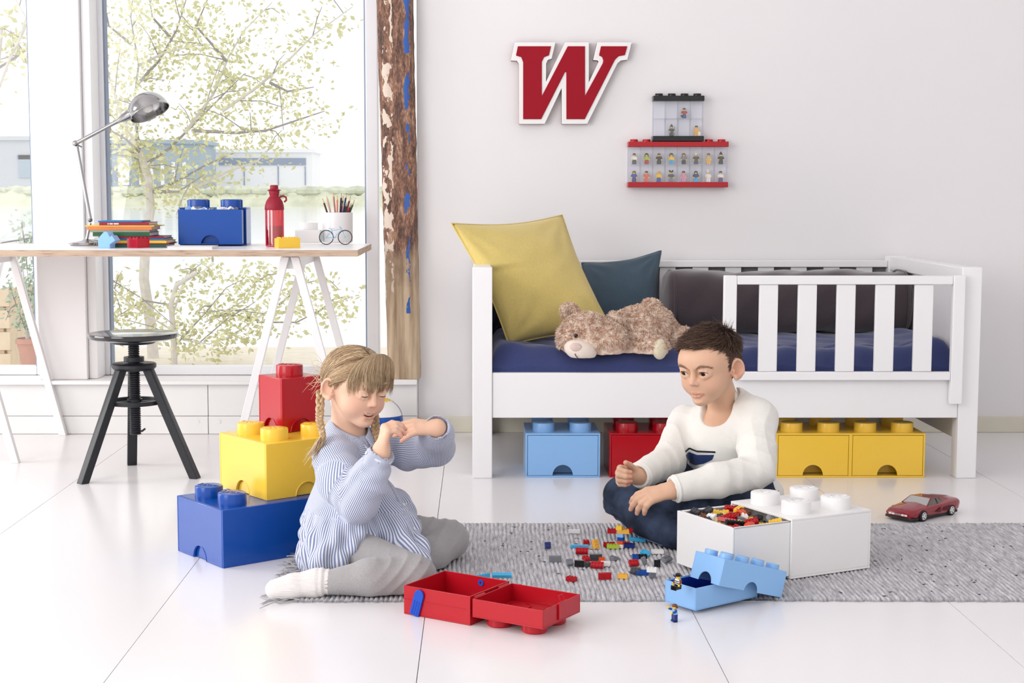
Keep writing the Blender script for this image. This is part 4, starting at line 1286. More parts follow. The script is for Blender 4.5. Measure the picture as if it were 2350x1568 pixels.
M_chrome = mat('brushed_chrome', (168, 167, 168), rough=.14, metal=1, vary=.02)
M_steel = mat('dark_steel', (120, 120, 124), rough=.25, metal=1, vary=.02)
def lamp():
    Y = 5.72
    q = lambda px, py: P(px, py, Y)
    b0 = q(210, 500); base = Vector((b0.x - .02, Y, ZD))
    t = thing('desk_lamp', 'chrome jointed desk lamp with domed shade standing behind the books', 'lamp', base)
    v = lambda px, py: q(px, py) - base
    MB().lathe([(.06, 0), (.062, .004), (.058, .012), (.02, .018), (.012, .024), (.0, .024)], 32).build('base', M_chrome, t)
    MB().tube([Vector((0, 0, .022)), v(207, 512)], .006, 12).build('stem', M_chrome, t)
    MB().ball(v(207, 505), .009, 14, 8).build('joint', M_steel, t)
    MB().tube([v(207, 503), v(176, 336)], .0074, 12).build('arm', M_chrome, t)
    MB().ball(v(173, 329), .0115, 16, 10).build('joint', M_chrome, t)
    kn = v(188, 338)
    MB().cyl(v(177, 332), kn, .003, seg=8).build('knob', M_steel, t)
    MB().tube([v(178, 327), v(282, 272)], .0076, 12).build('arm', M_chrome, t)
    MB().tube([v(270, 279), v(285, 270), v(299, 262)], [.007, .016, .02], 20).build('socket', M_chrome, t)
    # dome, opening downwards and slightly to the right, turned a little to the viewer
    ax = Vector((.43, -.22, -.88)).normalized()
    c = v(343, 256)
    M = Matrix.Translation(c) @ ax.to_track_quat('Z', 'Y').to_matrix().to_4x4()
    r = .075
    prof = [(r * math.sin(a), -r * .98 * math.cos(a)) for a in [k * math.pi / 2 / 14 for k in range(0, 15)]]
    inner = [(x * .975, z * .975) for x, z in reversed(prof)]
    sh = MB().lathe([(max(x, .0005), z) for x, z in prof] + [(r * 1.03, .002), (r * 1.03, .005), (r * .99, .005)] + [(max(x, .0005), z) for x, z in inner], 40, M, caps=False).build('shade', M_chrome, t, ang=50)
    MB().ball(c + ax * -.02, .022, 16, 10).build('bulb', mat('frosted_bulb', (245, 244, 238), rough=.3), sh)
lamp()

# stacked books
Mpaper = mat('page_paper', (240, 236, 226), rough=.9, vary=.05, scale=90)
def book(label, px0, px1, z0, th, rgb, depth, rz=0.0, yo=0.0, soft=False, marks=None):
    th *= 1.28
    yb = 5.50 + yo
    a = P(px0, 560, yb).x; b_ = P(px1, 560, yb).x
    w = (b_ - a) / 2
    t = thing('book', label, 'book', ((a + b_) / 2, yb + depth / 2, z0), rz, 'books stacked on the desk')
    m = mat('book_%d_%d_%d' % rgb, rgb, rough=.5, vary=.08, scale=60)
    c = .0012
    if th > .005:
        bxo('pages', Mpaper, t, -w + .003, w - .003, -depth / 2 + .002, depth / 2 - .003, c, th - c, bevel=0)
    cv = MB().box(-w, w, -depth / 2, depth / 2, 0, c).box(-w, w, -depth / 2, depth / 2, th - c, th)
    cv.box(-w, w, -depth / 2 - .0012, -depth / 2, 0, th)
    o = cv.build('cover', m, t, bevel=.0003)
    if marks:
        k = MB()
        x = -w + .03
        for ln in marks:
            k.box(x, x + ln, -depth / 2 - .0016, -depth / 2 - .0011, th * .3, th * .7); x += ln + .003
        k.build('spine_marks', M_pwhite, o)
    return z0 + th
z = ZD + .0003
G = .0004
z = book('dark green book at the bottom of the stack on the desk', 262, 381, z, .0085, (28, 84, 72), .17) + G
z = book('thin dark red magazine near the bottom of the book stack', 258, 387, z, .0032, (132, 28, 44), .17, .02) + G
z = book('yellow book low in the stack on the desk', 256, 383, z, .0075, (232, 186, 56), .17, -.01) + G
z = book('teal blue thin book in the lower half of the stack', 250, 378, z, .005, (36, 108, 160), .165) + G
z = book('dark red thin book with white spine marks, middle of the stack', 226, 375, z, .006, (124, 20, 42), .17, .02, marks=(.004, .02)) + G
z = book('dark green thick book in the middle of the stack', 214, 344, z, .011, (30, 92, 58), .17, -.01, .01) + G
z = book('grey green book above the thick green book', 206, 343, z, .006, (150, 152, 128), .165, .015, .01) + G
z = book('orange patterned book high in the stack', 201, 349, z, .009, (222, 128, 72), .16, 0, .01) + G
z = book('thin yellow magazine sticking out above the orange book', 196, 356, z, .0032, (236, 196, 84), .17, -.02, .012) + G
z = book('red book with white title marks near the top of the stack', 229, 343, z, .0085, (150, 22, 42), .16, 0, .012, marks=(.004, .012, .018)) + G
z = book('thin blue book on the very top of the stack', 227, 327, z, .004, (28, 112, 168), .15, -.015, .014) + G

def loose_sheets():
    p = PF(198, 561, ZD)
    t = thing('paper_sheets', 'curled white paper sheets lying left of the books', 'paper', (p.x, p.y + .04, ZD))
    Ms = mat('white_sheet', (238, 238, 242), rough=.5, vary=.03)
    for k, (dx, dy, rz, h, w) in enumerate(((0, 0, .1, .018, .1), (-.015, .02, -.25, .013, .11), (.01, .03, .35, .03, .09))):
        V = []; F = []
        n = 16
        for i in range(n + 1):
            u = i / n
            x = -w / 2 + w * u; zz = h * math.sin(u * math.pi) ** .8 * (0.5 + .5 * u) + .001 + .0008 * k
            for j in range(2):
                y = -.05 + .1 * j
                V.append((x * math.cos(rz) - y * math.sin(rz) + dx, x * math.sin(rz) + y * math.cos(rz) + dy, zz))
        for i in range(n): F.append((2 * i, 2 * i + 2, 2 * i + 3, 2 * i + 1))
        b = MB(); b.v = V; b.f = F; o = b.build('sheet', Ms, t, ang=None)
        md = o.modifiers.new('thickness', 'SOLIDIFY'); md.thickness = .0008
loose_sheets()

def small_brick_mesh(b, nx, ny, u, h, sr, sh, z0=0, seg=10):
    w, d = nx * u / 2, ny * u / 2
    b.box(-w, w, -d, d, z0, z0 + h)
    for i in range(nx):
        for j in range(ny):
            b.lathe([(sr, 0), (sr, sh), (0, sh)], seg, Matrix.Translation(((i - (nx - 1) / 2) * u, (j - (ny - 1) / 2) * u, z0 + h)))
    return b
def desk_brick(name, label, px, py, rz, m, nx=4, ny=2, u=.0165, h=.028):
    p = PF(px, py, ZD)
    t = thing(name, label, 'toy brick', (p.x, p.y + .02, ZD), rz)
    w, d = nx * u / 2, ny * u / 2
    b = bxo('brick_body', m, t, -w, w, -d, d, 0, h, bevel=.0012)
    for i in range(nx):
        for j in range(ny):
            MB().lathe([(.0052, 0), (.0052, .0038), (.0048, .0042), (0, .0042)], 16).build('stud', m, t, loc=((i - (nx - 1) / 2) * u, (j - (ny - 1) / 2) * u, h))
desk_brick('toy_brick', 'chunky red toy brick in front of the book stack', 319, 569, R(52), plastic('raspberry_plastic', (190, 24, 52)), 4, 3, .0185, .034)
desk_brick('toy_brick', 'chunky yellow toy brick beside the red bottle', 658, 569.5, R(28), M_yellow, 4, 2, .0208, .035)
def arrow_brick():
    p = PF(243, 570, ZD)
    t = thing('arrow_brick', 'light blue arrow shaped toy brick in front of the books', 'toy brick', (p.x, p.y + .02, ZD), R(-18))
    MB().prism([(-.026, 0), (.022, 0), (.022, .014), (.044, .028), (.030, .046), (.022, .040), (.012, .058), (-.002, .058), (-.026, .034)], -.018, .018).build('brick_body', M_lblue, t, bevel=.0012)
    for k in range(3):
        M = Matrix.Translation((-.023 + .0095 * k, 0, .037 + .0095 * k)) @ Matrix.Rotation(R(-45), 4, 'Y')
        MB().lathe([(.004, 0), (.004, .003), (0, .003)], 12, M).build('stud', M_lblue, t)
arrow_brick()
def desk_drawer():
    y0 = 5.72
    x0 = P(412, 556, y0).x; x1 = P(565, 556, y0).x
    t = drawer_brick('drawer_box', 'blue studded drawer box full of small bricks on the desk', ((x0 + x1) / 2, y0 + .065, ZD), 0, 2, M_blue, pulls=(.14,))
    t.rotation_euler = (0, 0, R(1)); k = (x1 - x0) / .25
    t.scale = (k, .5, .95)
    return t, k
DDR, DDK = desk_drawer()
def bottle():
    p = PF(628, 567, ZD)
    t = thing('water_bottle', 'translucent red drinking bottle with dark red stopper on the desk', 'bottle', (p.x, p.y + .034, ZD))
    k = p.y / FPX
    Mb = clear_mat('red_translucent', (.90, .30, .38), .10, .08)
    Mc = mat('dark_red_silicone', (150, 16, 44), rough=.5, vary=.03)
    MB().lathe([(0, .001), (.031, .001), (.034, .004), (.034, .133), (.033, .136), (.031, .136), (.031, .006), (0, .005)], 40).build('bottle_body', Mb, t)
    MB().lathe([(0, .006), (.0302, .006), (.0302, .075), (0, .075)], 32).build('water', clear_mat('red_water', (.72, .16, .24), .04, .05), t)
    MB().lathe([(.0345, .134), (.0355, .137), (.0345, .15), (.03, .166), (.022, .178), (.017, .184), (.0165, .187), (0, .187)], 40).build('cap', Mc, t)
    st = MB().lathe([(.0165, .187), (.019, .196), (.0195, .203), (.025, .206), (.0255, .2075), (.0185, .209), (.015, .212), (.0148, .222), (.0125, .225), (0, .225)], 36).build('stopper', Mc, t)
    MB().tube([(.02, 0, .181), (.033, 0, .186), (.043, 0, .18), (.044, 0, .17), (.036, 0, .163)], .0035, 8).build('carry_loop', Mc, st)
bottle()
def white_pot():
    p = PF(706, 558, ZD)
    t = thing('storage_jar', 'small white studded jar beside the pencil cup', 'jar', (p.x, p.y + .045, ZD))
    bxo('jar_body', M_pwhite, t, -.05, .05, -.05, .05, 0, .052, bevel=.004)
    MB().lathe([(.0365, .0522), (.0365, .078), (.035, .08), (0, .08)], 36).build('lid_stud', M_pwhite, t)
white_pot()
def cup():
    p = PF(772, 558, ZD)
    c = Vector((p.x, p.y + .06, ZD))
    t = thing('pencil_cup', 'white ceramic cup holding coloured pencils on the desk', 'cup', c)
    Mc = mat('white_ceramic', (243, 243, 245), rough=.2, vary=.01)
    MB().lathe([(0, 0), (.056, 0), (.06, .004), (.0605, .118), (.0595, .12), (.0575, .118), (.057, .008), (0, .007)], 48).build('cup_body', Mc, t)
    rs = random.Random(7)
    pens = [('dark brown', (70, 44, 40), -.045, 0), ('pale pink', (226, 180, 170), -.028, 4), ('rose wood', (200, 130, 122), -.006, 8), ('salmon', (224, 140, 120), .002, 2),
            ('black', (24, 22, 24), .012, 6), ('charcoal', (56, 50, 54), .018, 1), ('mint green', (60, 200, 140), .01, -8), ('magenta', (208, 40, 130), .020, -9),
            ('navy', (26, 34, 90), .03, 7), ('forest green', (30, 96, 80), .03, -8), ('sky blue', (60, 140, 216), .038, -10), ('maroon', (96, 30, 40), .045, 3), ('crimson', (196, 30, 44), .047, -8), ('bottle green', (26, 84, 56), .056, -2)]
    Mw = mat('sharpened_wood', (222, 190, 150), rough=.7)
    for k, (nm, rgb, dx, dh) in enumerate(pens):
        tilt = dx * 9.5 + rs.uniform(-.06, .06)
        dy = rs.uniform(-.03, .03)
        foot = c + Vector((dx * .3 - tilt * .02, dy * .6, .0085))
        L = .176 + dh * .0022
        d = Vector((math.sin(tilt) * .75, rs.uniform(-.08, .12), 1)).normalized()
        o = thing('pencil', '%s pencil standing in the white cup' % nm, 'pencil', foot, group='pencils in the white cup')
        m = mat('pencil_%s' % nm.replace(' ', '_'), rgb, rough=.35, vary=.02)
        MB().tube([Vector((0, 0, 0)), d * (L - .02)], .0036, 6).build('shaft', m, o, ang=30)
        MB().tube([d * (L - .02), d * (L - .006)], [.0036, .0014], 8, ).build('cone', Mw, o)
        MB().tube([d * (L - .006), d * L], [.0014, .0003], 6).build('lead', m, o)
cup()
def bike():
    y = PF(760, 562, ZD).y
    q = lambda px, py: P(px, py, y)
    base = Vector((q(770, 560).x, y, ZD))
    t = thing('model_bicycle', 'small light blue wire bicycle model in front of the white cup', 'model bicycle', base)
    Mf = mat('light_blue_wire', (150, 204, 232), rough=.3, vary=.02); Mt = mat('black_tyre', (30, 36, 46), rough=.6)
    r = .0265
    hubs = []
    for px in (749, 792):
        c = Vector((q(px, 545).x, y, ZD + r + .0018)) - base
        hubs.append(c)
        w = bpy.data.objects.new('wheel', None); w.parent = t; w.location = c; w.rotation_euler = (0, 0, R(14)); link(w)
        MB().tube([(r * math.cos(a), 0, r * math.sin(a)) for a in [2 * math.pi * k / 40 for k in range(40)]], .0017, 8, closed=True).build('tyre', Mt, w)
        sp = MB()
        for k in range(10):
            a = math.pi * 2 * k / 10
            sp.cyl((0, 0, 0), (r * math.cos(a), 0, r * math.sin(a)), .0004, seg=5)
        sp.cyl((0, -.004, 0), (0, .004, 0), .0022, seg=10)
        sp.build('spokes', Mf, w)
    a, b = hubs
    top = .0012
    seat = a.lerp(b, .28) + Vector((0, 0, .032)); bar = a.lerp(b, .8) + Vector((0, 0, .036)); ped = a.lerp(b, .42) + Vector((0, 0, -.003))
    f = MB()
    for s, e2 in ((a, seat - Vector((0, 0, .006))), (a, ped), (ped, seat), (ped, bar - Vector((0, 0, .006))), (seat - Vector((0, 0, .008)), bar - Vector((0, 0, .003))), (b, bar)):
        f.tube([s, e2], top, 6)
    f.build('frame', Mf, t)
    MB().box(-.011, .011, -.004, .004, -.001, .0015, Matrix.Translation(seat)).build('saddle', Mf, t, bevel=.0006)
    MB().tube([bar + Vector((-.006, -.014, .004)), bar, bar + Vector((-.006, .014, .004))], .0012, 6).build('handlebar', Mf, t)
    MB().tube([ped + Vector((-.008, -.005, -.004)), ped, ped + Vector((.008, .005, .004))], .0009, 6).build('pedals', Mf, t)
bike()
def notebooks():
    p = PF(440, 573, ZD)
    y = p.y + .045
    t = thing('notebook', 'grey white notebook lying flat in front of the blue drawer box', 'notebook', (p.x, y, ZD))
    bxo('pages', Mpaper, t, -.086, .07, -.04, .075, .001, .0095, bevel=.0004)
    MB().box(-.088, .072, -.042, .077, 0, .001).box(-.088, .072, -.042, .077, .0096, .0108).build('cover', mat('pale_lilac_card', (222, 222, 234), rough=.5, vary=.05, scale=60), t)
    p2 = PF(528, 562, ZD)
    t2 = thing('marker_pen', 'blue and white marker pen beside the notebook', 'pen', (p2.x, p2.y + .02, ZD), R(12))
    MB().cyl((-.042, 0, .005), (-.012, 0, .005), .0048, seg=14).build('cap', M_dblue, t2)
    MB().cyl((-.0115, 0, .005), (.016, 0, .005), .005, seg=14).build('barrel', M_azure, t2)
    MB().cyl((.0165, 0, .005), (.042, 0, .005), .0046, seg=14).build('end', M_dblue, t2)
notebooks()

# ================================================================== stool
def stool():
    f = [PF(190, 1110), PF(448, 1098), PF(303, 1067)]
    c = (f[0] + f[1] + f[2]) / 3
    cx_ = P(309, 900, c.y).x
    base = Vector((cx_, c.y, 0))
    t = thing('swivel_stool', 'black three legged screw stool with round seat', 'stool', base)
    Mk = mat('black_stain', (28, 30, 36), rough=.38, spec=.5, vary=.12, scale=25)
    zz = lambda py: P(309, py, c.y).z
    sz = zz(764)
    Mseat = mat('black_seat_lacquer', (26, 27, 32), rough=.16, coat=.6, vary=.1, scale=25)
    MB().lathe([(0, sz - .022), (.130, sz - .022), (.146, sz - .016), (.1505, sz - .006), (.149, sz - .001), (.146, sz), (.140, sz - .0012), (0, sz - .0012)], 56).build('seat', Mseat, t)
    MB().lathe([(0, sz - .036), (.068, sz - .036), (.073, sz - .032), (.074, sz - .0225), (0, sz - .0225)], 40).build('seat_plate', Mk, t)
    z0, z1 = zz(997), sz - .0365
    pr = []
    n = int((z1 - z0) / .0075)
    for i in range(n):
        a = z0 + (z1 - z0) * i / n; d_ = (z1 - z0) / n
        pr += [(.0165, a), (.0192, a + d_ * .3), (.0192, a + d_ * .6), (.0165, a + d_ * .95)]
    MB().lathe([(0, z0)] + pr + [(0, z1)], 24).build('screw', Mk, t, ang=25)
    MB().tube([(.004, 0, z0 + .01), (.024, -.004, z0 + .012), (.034, -.006, z0 + .02)], .0035, 8).build('pin', Mk, t)
    zc = zz(824)
    MB().lathe([(.02, zc - .009), (.034, zc - .009), (.034, zc + .008), (.02, zc + .008), (.02, zc - .009)], 32, caps=False).build('collar', Mk, t, bevel=.0015)
    zh = zz(840)
    hub = MB().lathe([(.02, zh - .012), (.066, zh - .012), (.074, zh - .004), (.074, zh + .007), (.07, zh + .010), (.02, zh + .010), (.02, zh - .012)], 40, caps=False).build('hub', Mk, t)
    rz_ = zz(922)
    attach = []
    for p in f:
        d = Vector((p.x - base.x, p.y - base.y, 0)); d2 = d.normalized()
        top = d2 * .052 + Vector((0, 0, zh - .010)); bot = d
        side = Vector((-d2.y, d2.x, 0)); ax = (bot - top).normalized(); out = ax.cross(side)
        V = []
        hw, ht = .0165, .0135
        for pnt in (top, bot):
            zfix = pnt.z
            for sx, sy in ((-1, -1), (1, -1), (1, 1), (-1, 1)):
                q = pnt + side * hw * sx + out * ht * sy
                q = q + ax * ((zfix - q.z) / ax.z)
                V.append(q)
        MB().add(V, [(0, 3, 2, 1), (4, 5, 6, 7), (0, 1, 5, 4), (1, 2, 6, 5), (2, 3, 7, 6), (3, 0, 4, 7)]).build('leg', Mk, t, bevel=.0025)
        k = (rz_ - top.z) / (bot.z - top.z)
        attach.append(top.lerp(bot, k))
    # flat ring stretcher
    r = sum(a.xy.length for a in attach) / 3 - .012
    MB().lathe([(r - .014, rz_ - .007), (r, rz_ - .007), (r, rz_ + .007), (r - .014, rz_ + .007), (r - .014, rz_ - .007)], 48, caps=False).build('stretcher_ring', Mk, t, bevel=.001)
    MB().lathe([(.019, rz_ - .010), (.026, rz_ - .010), (.026, rz_ + .010), (.019, rz_ + .010), (.019, rz_ - .010)], 24, caps=False).build('guide_bush', Mk, t)
    for a in range(3):
        an = math.atan2(attach[a].y, attach[a].x)
        M = Matrix.Rotation(an, 4, 'Z')
        MB().box(.025, r - .01, -.006, .006, rz_ - .006, rz_ + .005, M).build('spoke', Mk, t, bevel=.001)
stool()

# ================================================================== rug
RX0, RX1 = -0.43, 2.35
RY0, RY1 = PF(1500, 1383).y, PF(1500, 1204).y
_sb = [o for o in bpy.data.objects if o.name == 'storage_box'][0]
_lb = PF(927, 1409); _la = R(-33)
PRESS = [(_sb.location.x, _sb.location.y, A_STACK, .25, .125),
         (_lb.x + math.cos(_la) * .09 - math.sin(_la) * .082, _lb.y + math.sin(_la) * .09 + math.cos(_la) * .082, _la, .09, .082)]
def rug_mat():
    m, nt, b = _nodes('rag_rug'); L = nt.links
    tc = nt.nodes.new('ShaderNodeTexCoord')
    mp = nt.nodes.new('ShaderNodeMapping'); mp.inputs['Scale'].default_value = (150, 16, 1); L.new(tc.outputs['Object'], mp.inputs[0])
    n = nt.nodes.new('ShaderNodeTexNoise'); n.inputs['Scale'].default_value = 1.0; n.inputs['Detail'].default_value = 6; n.inputs['Roughness'].default_value = .7
    L.new(mp.outputs[0], n.inputs['Vector'])
    r = nt.nodes.new('ShaderNodeValToRGB'); e_ = r.color_ramp.elements
    e_[0].position = .28; e_[0].color = (*lin((120, 120, 126)), 1); e_[1].position = .68; e_[1].color = (*lin((226, 224, 226)), 1)
    k = e_.new(.46); k.color = (*lin((184, 183, 188)), 1)
    L.new(n.outputs['Fac'], r.inputs[0])
    n2 = nt.nodes.new('ShaderNodeTexNoise'); n2.inputs['Scale'].default_value = 1.3; L.new(tc.outputs['Object'], n2.inputs['Vector'])
    mx = nt.nodes.new('ShaderNodeMix'); mx.data_type = 'RGBA'; mx.blend_type = 'MULTIPLY'; mx.inputs[0].default_value = .5
    L.new(r.outputs[0], mx.inputs[6]); L.new(n2.outputs['Fac'], mx.inputs[7])
    L.new(r.outputs[0], b.inputs['Base Color'])
    b.inputs['Roughness'].default_value = .95; b.inputs['Specular IOR Level'].default_value = .1
    return m
def rug():
    cx_, cy_ = (RX0 + RX1) / 2, (RY0 + RY1) / 2
    t = thing('rag_rug', 'light grey woven rag rug lying on the white floor', 'rug', (cx_, cy_, 0))
    pitch = .0115; nr = int((RX1 - RX0) / pitch); sub = 6; nc = nr * sub
    ny = 90
    xs = np.linspace(RX0, RX1, nc + 1); ys = np.linspace(0, 1, ny + 1)
    X, Yy = np.meshgrid(xs, ys, indexing='ij')
    rib = np.arange(nc + 1) // sub
    rs = np.random.RandomState(3)
    off = rs.uniform(-.006, .006, nr + 2); off2 = rs.uniform(-.006, .006, nr + 2)
    ph = (np.arange(nc + 1) % sub) / sub
    wob = .003 * np.sin(Yy * 7 + X * 3.0) + .0012 * np.sin(Yy * 31 + X * 17)
    bump = np.sin(np.pi * ph)[:, None] ** .7
    Xw = X + wob
    wave = .006 * np.sin(X * 3.1) * 0.6
    Y0 = RY0 + off[rib][:, None] * .5 + .006 * np.sin(X * 2.3); Y1 = RY1 + off2[rib][:, None] * .5 + .004 * np.sin(X * 4 + 1)
    Yw = Y0 + (Y1 - Y0) * Yy
    lum = .8 + .2 * np.sin(Yy * 210 + rib[:, None] * 2.4) * np.sin(Yy * 47 + rib[:, None])
    edge = np.minimum(1, np.minimum(Yy, 1 - Yy) / .015)
    Z = .0022 + (.0052 * bump * lum + .0008) * edge ** .5
    # the rug lies pressed flat where a box stands on it
    for (bx, by, ba, hx, hy) in PRESS:
        ca_, sa_ = math.cos(ba), math.sin(ba)
        lx = (Xw - bx) * ca_ + (Yw - by) * sa_; ly = -(Xw - bx) * sa_ + (Yw - by) * ca_
        Z = np.where((np.abs(lx) < hx + .004) & (np.abs(ly) < hy + .004), -.0012, Z)
    V = np.stack([Xw - cx_, Yw - cy_, Z], -1).reshape(-1, 3)
    V0 = V.copy(); 
    N1 = ny + 1
    i, j = np.meshgrid(np.arange(nc), np.arange(ny), indexing='ij')
    a = (i * N1 + j).ravel()
    F = np.stack([a, a + N1, a + N1 + 1, a + 1], 1)
    ringf = [k * N1 for k in range(nc + 1)]; ringb = [k * N1 + ny for k in range(nc + 1)]
    n0 = len(V)
    skirt = V[ringf + ringb].copy(); skirt[:, 2] = .0004
    V = np.concatenate([V, skirt])
    S = []
    for k in range(nc):
        S.append((ringf[k], n0 + k, n0 + k + 1, ringf[k + 1])[::-1]); m_ = n0 + nc + 1
        S.append((ringb[k], m_ + k, m_ + k + 1, ringb[k + 1]))
    me = bpy.data.meshes.new('weave'); me.from_pydata(V.tolist(), [], F.tolist() + S)
    meshobj('weave', me, rug_mat(), t, True, None)
    # dark thread tufts
    r2 = random.Random(9); b = MB()
    for _ in range(230):
        x = r2.uniform(RX0 + .05, RX1) - cx_; y = r2.uniform(RY0 + .02, RY1 - .02) - cy_
        L_ = r2.uniform(.004, .015); a_ = r2.gauss(0, .5)
        p0 = Vector((x, y, .0062)); p2 = p0 + Vector((math.cos(a_) * L_, math.sin(a_) * L_, 0)); p1 = (p0 + p2) / 2 + Vector((0, r2.uniform(-.002, .002), r2.uniform(.0004, .0014)))
        b.tube([p0, p1, p2], [.0008, .0013, .0007], 5)
    b.build('dark_threads', mat('charcoal_thread', (58, 58, 64), rough=.95), t, kind='stuff', merge=0)
    # fringe at the left end
    b = MB()
    for k in range(190):
        y = RY0 + (RY1 - RY0) * (k + .5) / 190 - cy_
        x = RX0 - cx_
        pts = [Vector((x + .01, y, .005))]
        dx, dy = -1, r2.uniform(-.4, .4)
        for s in range(5):
            dy += r2.uniform(-.6, .6); l_ = r2.uniform(.010, .022)
            pts.append(pts[-1] + Vector((-l_, dy * l_, 0))); pts[-1].z = .0035 + max(0, r2.gauss(.001, .003))
        b.tube(pts, [.0016, .0016, .0015, .0014, .0012, .0008], 5)
    b.build('fringe', mat('rug_fringe', (178, 177, 180), rough=.95, vary=.2, scale=60), t, kind='stuff', merge=0)
rug()

# ================================================================== small bricks
bu, bh_ = .008, .0096
_bm = {}
def brick(label, px, py, nx, ny, m, rz=0.0, rx=0.0, ry=0.0, h=None, z=None, group='small bricks scattered on the rug', loc=None, slope=False):
    h = h or bh_
    key = (nx, ny, h, m.name, slope)
    if key not in _bm:
        b = MB()
        w, d = nx * bu / 2, ny * bu / 2
        if slope:
            b.prism([(-w, 0), (w, 0), (w, h * .25), (0, h * .95), (-w, h)], -d, d)
            for j in range(ny): b.lathe([(.0024, 0), (.0024, .0017), (0, .0017)], 10, Matrix.Translation((-w + bu / 2, (j - (ny - 1) / 2) * bu, h)))
        else:
            small_brick_mesh(b, nx, ny, bu, h, .0024, .0017)
        me = bpy.data.meshes.new('toy_brick'); me.from_pydata(b.v, [], b.f)
        bm = bmesh.new(); bm.from_mesh(me); bmesh.ops.recalc_face_normals(bm, faces=bm.faces); bm.to_mesh(me); bm.free()
        me.polygons.foreach_set('use_smooth', [True] * len(me.polygons)); me.set_sharp_from_angle(angle=R(35))
        me.materials.append(m); _bm[key] = me
    o = bpy.data.objects.new('toy_brick', _bm[key]); link(o)
    if loc is None:
        # rest height for rolled bricks
        zz = RUGZ - .0006 if z is None else z
        M = Matrix.Rotation(rz, 3, 'Z') @ Matrix.Rotation(ry, 3, 'Y') @ Matrix.Rotation(rx, 3, 'X')
        lo = min((M @ Vector(v.co)).z for v in _bm[key].vertices)
        p = PF(px, py, zz + .004)
        o.location = (p.x, p.y, zz - lo)
    else: o.location = loc
    o.rotation_euler = Matrix(Matrix.Rotation(rz, 3, 'Z') @ Matrix.Rotation(ry, 3, 'Y') @ Matrix.Rotation(rx, 3, 'X')).to_euler()
    tag(o, label, 'toy brick', group)
    return o
def bz(x, y): return 1230 + x * .13617, 1200 + y * .13617
PI = math.pi
BR = [  # zoom x, y, nx, ny, material, rz, rx, ry, label
    (645, 160, 4, 1, M_pwhite, -8, 180, 0, 'white brick with studs facing down near the back of the rug'),
    (195, 410, 2, 2, M_dblue, 5, 60, 0, 'single navy blue brick, leftmost of the scattered bricks'),
    (735, 392, 6, 1, M_azure, -4, 90, 0, 'long sky blue brick left of the little tower'),
    (845, 330, 2, 2, M_red, 6, 0, 0, 'small red brick touching the long sky blue brick'),
    (985, 410, 2, 3, M_sand, 40, 70, 0, 'amber brick on its side right of the long sky blue brick'),
    (775, 500, 4, 2, M_red, -6, 35, 0, 'red brick just below the long sky blue brick'),
    (320, 622, 4, 2, M_grey, 0, 90, 0, 'mid grey brick on its side at the left'),
    (560, 695, 2, 2, M_grey, 20, 50, 0, 'grey hollow brick left of the black brick'),
    (735, 705, 3, 2, M_black, -12, 90, 0, 'black brick on its side in the middle pile'),
    (838, 632, 2, 2, M_red, 30, 30, 0, 'red brick wedged behind the black brick'),
    (1005, 600, 4, 2, M_dgrey, 0, 90, 0, 'dark grey brick standing at the back of the middle pile'),
    (1108, 625, 2, 1, M_orange, 0, 0, 0, 'tiny orange brick in the middle pile'),
    (872, 708, 2, 2, M_dgrey, 10, 0, 0, 'dark grey brick between black and red bricks'),
    (1035, 740, 4, 2, M_red, -14, 40, 0, 'red brick in front of the middle pile'),
    (1170, 705, 3, 2, M_pwhite, -10, 180, 0, 'white brick at the right of the middle pile'),
    (1335, 595, 3, 2, M_grey, 35, 0, 0, 'grey sloped brick below the lime brick'),
    (1715, 290, 6, 1, M_azure, -28, 0, 0, 'sky blue brick with studs up near the boy'),
    (1850, 525, 3, 2, M_azure, -35, 20, 0, 'rounded sky blue sloped brick by the white brick'),
    (2045, 500, 4, 2, M_pwhite, 2, 180, 0, 'white brick at the right beside the boy'),
    (1672, 580, 2, 2, M_blue, 5, 0, 0, 'bright blue brick above the red brick at the right'),
    (1795, 575, 3, 1, M_black, 4, 0, 0, 'flat black brick behind the two grey pieces'),
    (1790, 665, 2, 2, M_grey, 80, 60, 0, 'light grey hinge brick at the right'),
    (1640, 705, 3, 2, M_red, 18, 40, 0, 'red brick at the right next to light grey hinge brick'),
    (2185, 640, 4, 2, M_grey, 52, 40, 0, 'long grey brick pointing at the white drawer box'),
    (2038, 705, 2, 2, M_black, 0, 90, 0, 'small black brick at the right'),
    (1955, 800, 3, 2, M_pwhite, -15, 0, 0, 'white smooth brick on top of the right pile'),
    (1685, 840, 3, 2, M_dgrey, -25, 50, 0, 'charcoal brick left of the blue brick'),
    (1790, 852, 4, 2, M_blue, -4, 180, 0, 'blue brick with studs facing down in front at the right'),
    (1955, 885, 2, 2, M_grey, 6, 90, 0, 'grey brick in front at the right edge of the pile'),
    (600, 950, 3, 2, M_red, -38, 0, 0, 'red brick nearest the red lunch box, alone in front'),
    (1155, 915, 4, 2, M_red, 2, 90, 0, 'red brick standing on its side alone in front'),
    (1465, 905, 3, 2, M_sand, -12, 0, 0, 'amber brick alone in front'),
]
for (zx, zy, nx, ny, m, rz, rx, ry, lb) in BR:
    px, py = bz(zx, zy)
    lift = .0096 if 'on top' in lb else None
    brick(lb, px, py, nx, ny, m, R(rz), R(rx), R(ry), z=(RUGZ + .018 if 'on top' in lb else None), slope='sloped' in lb)
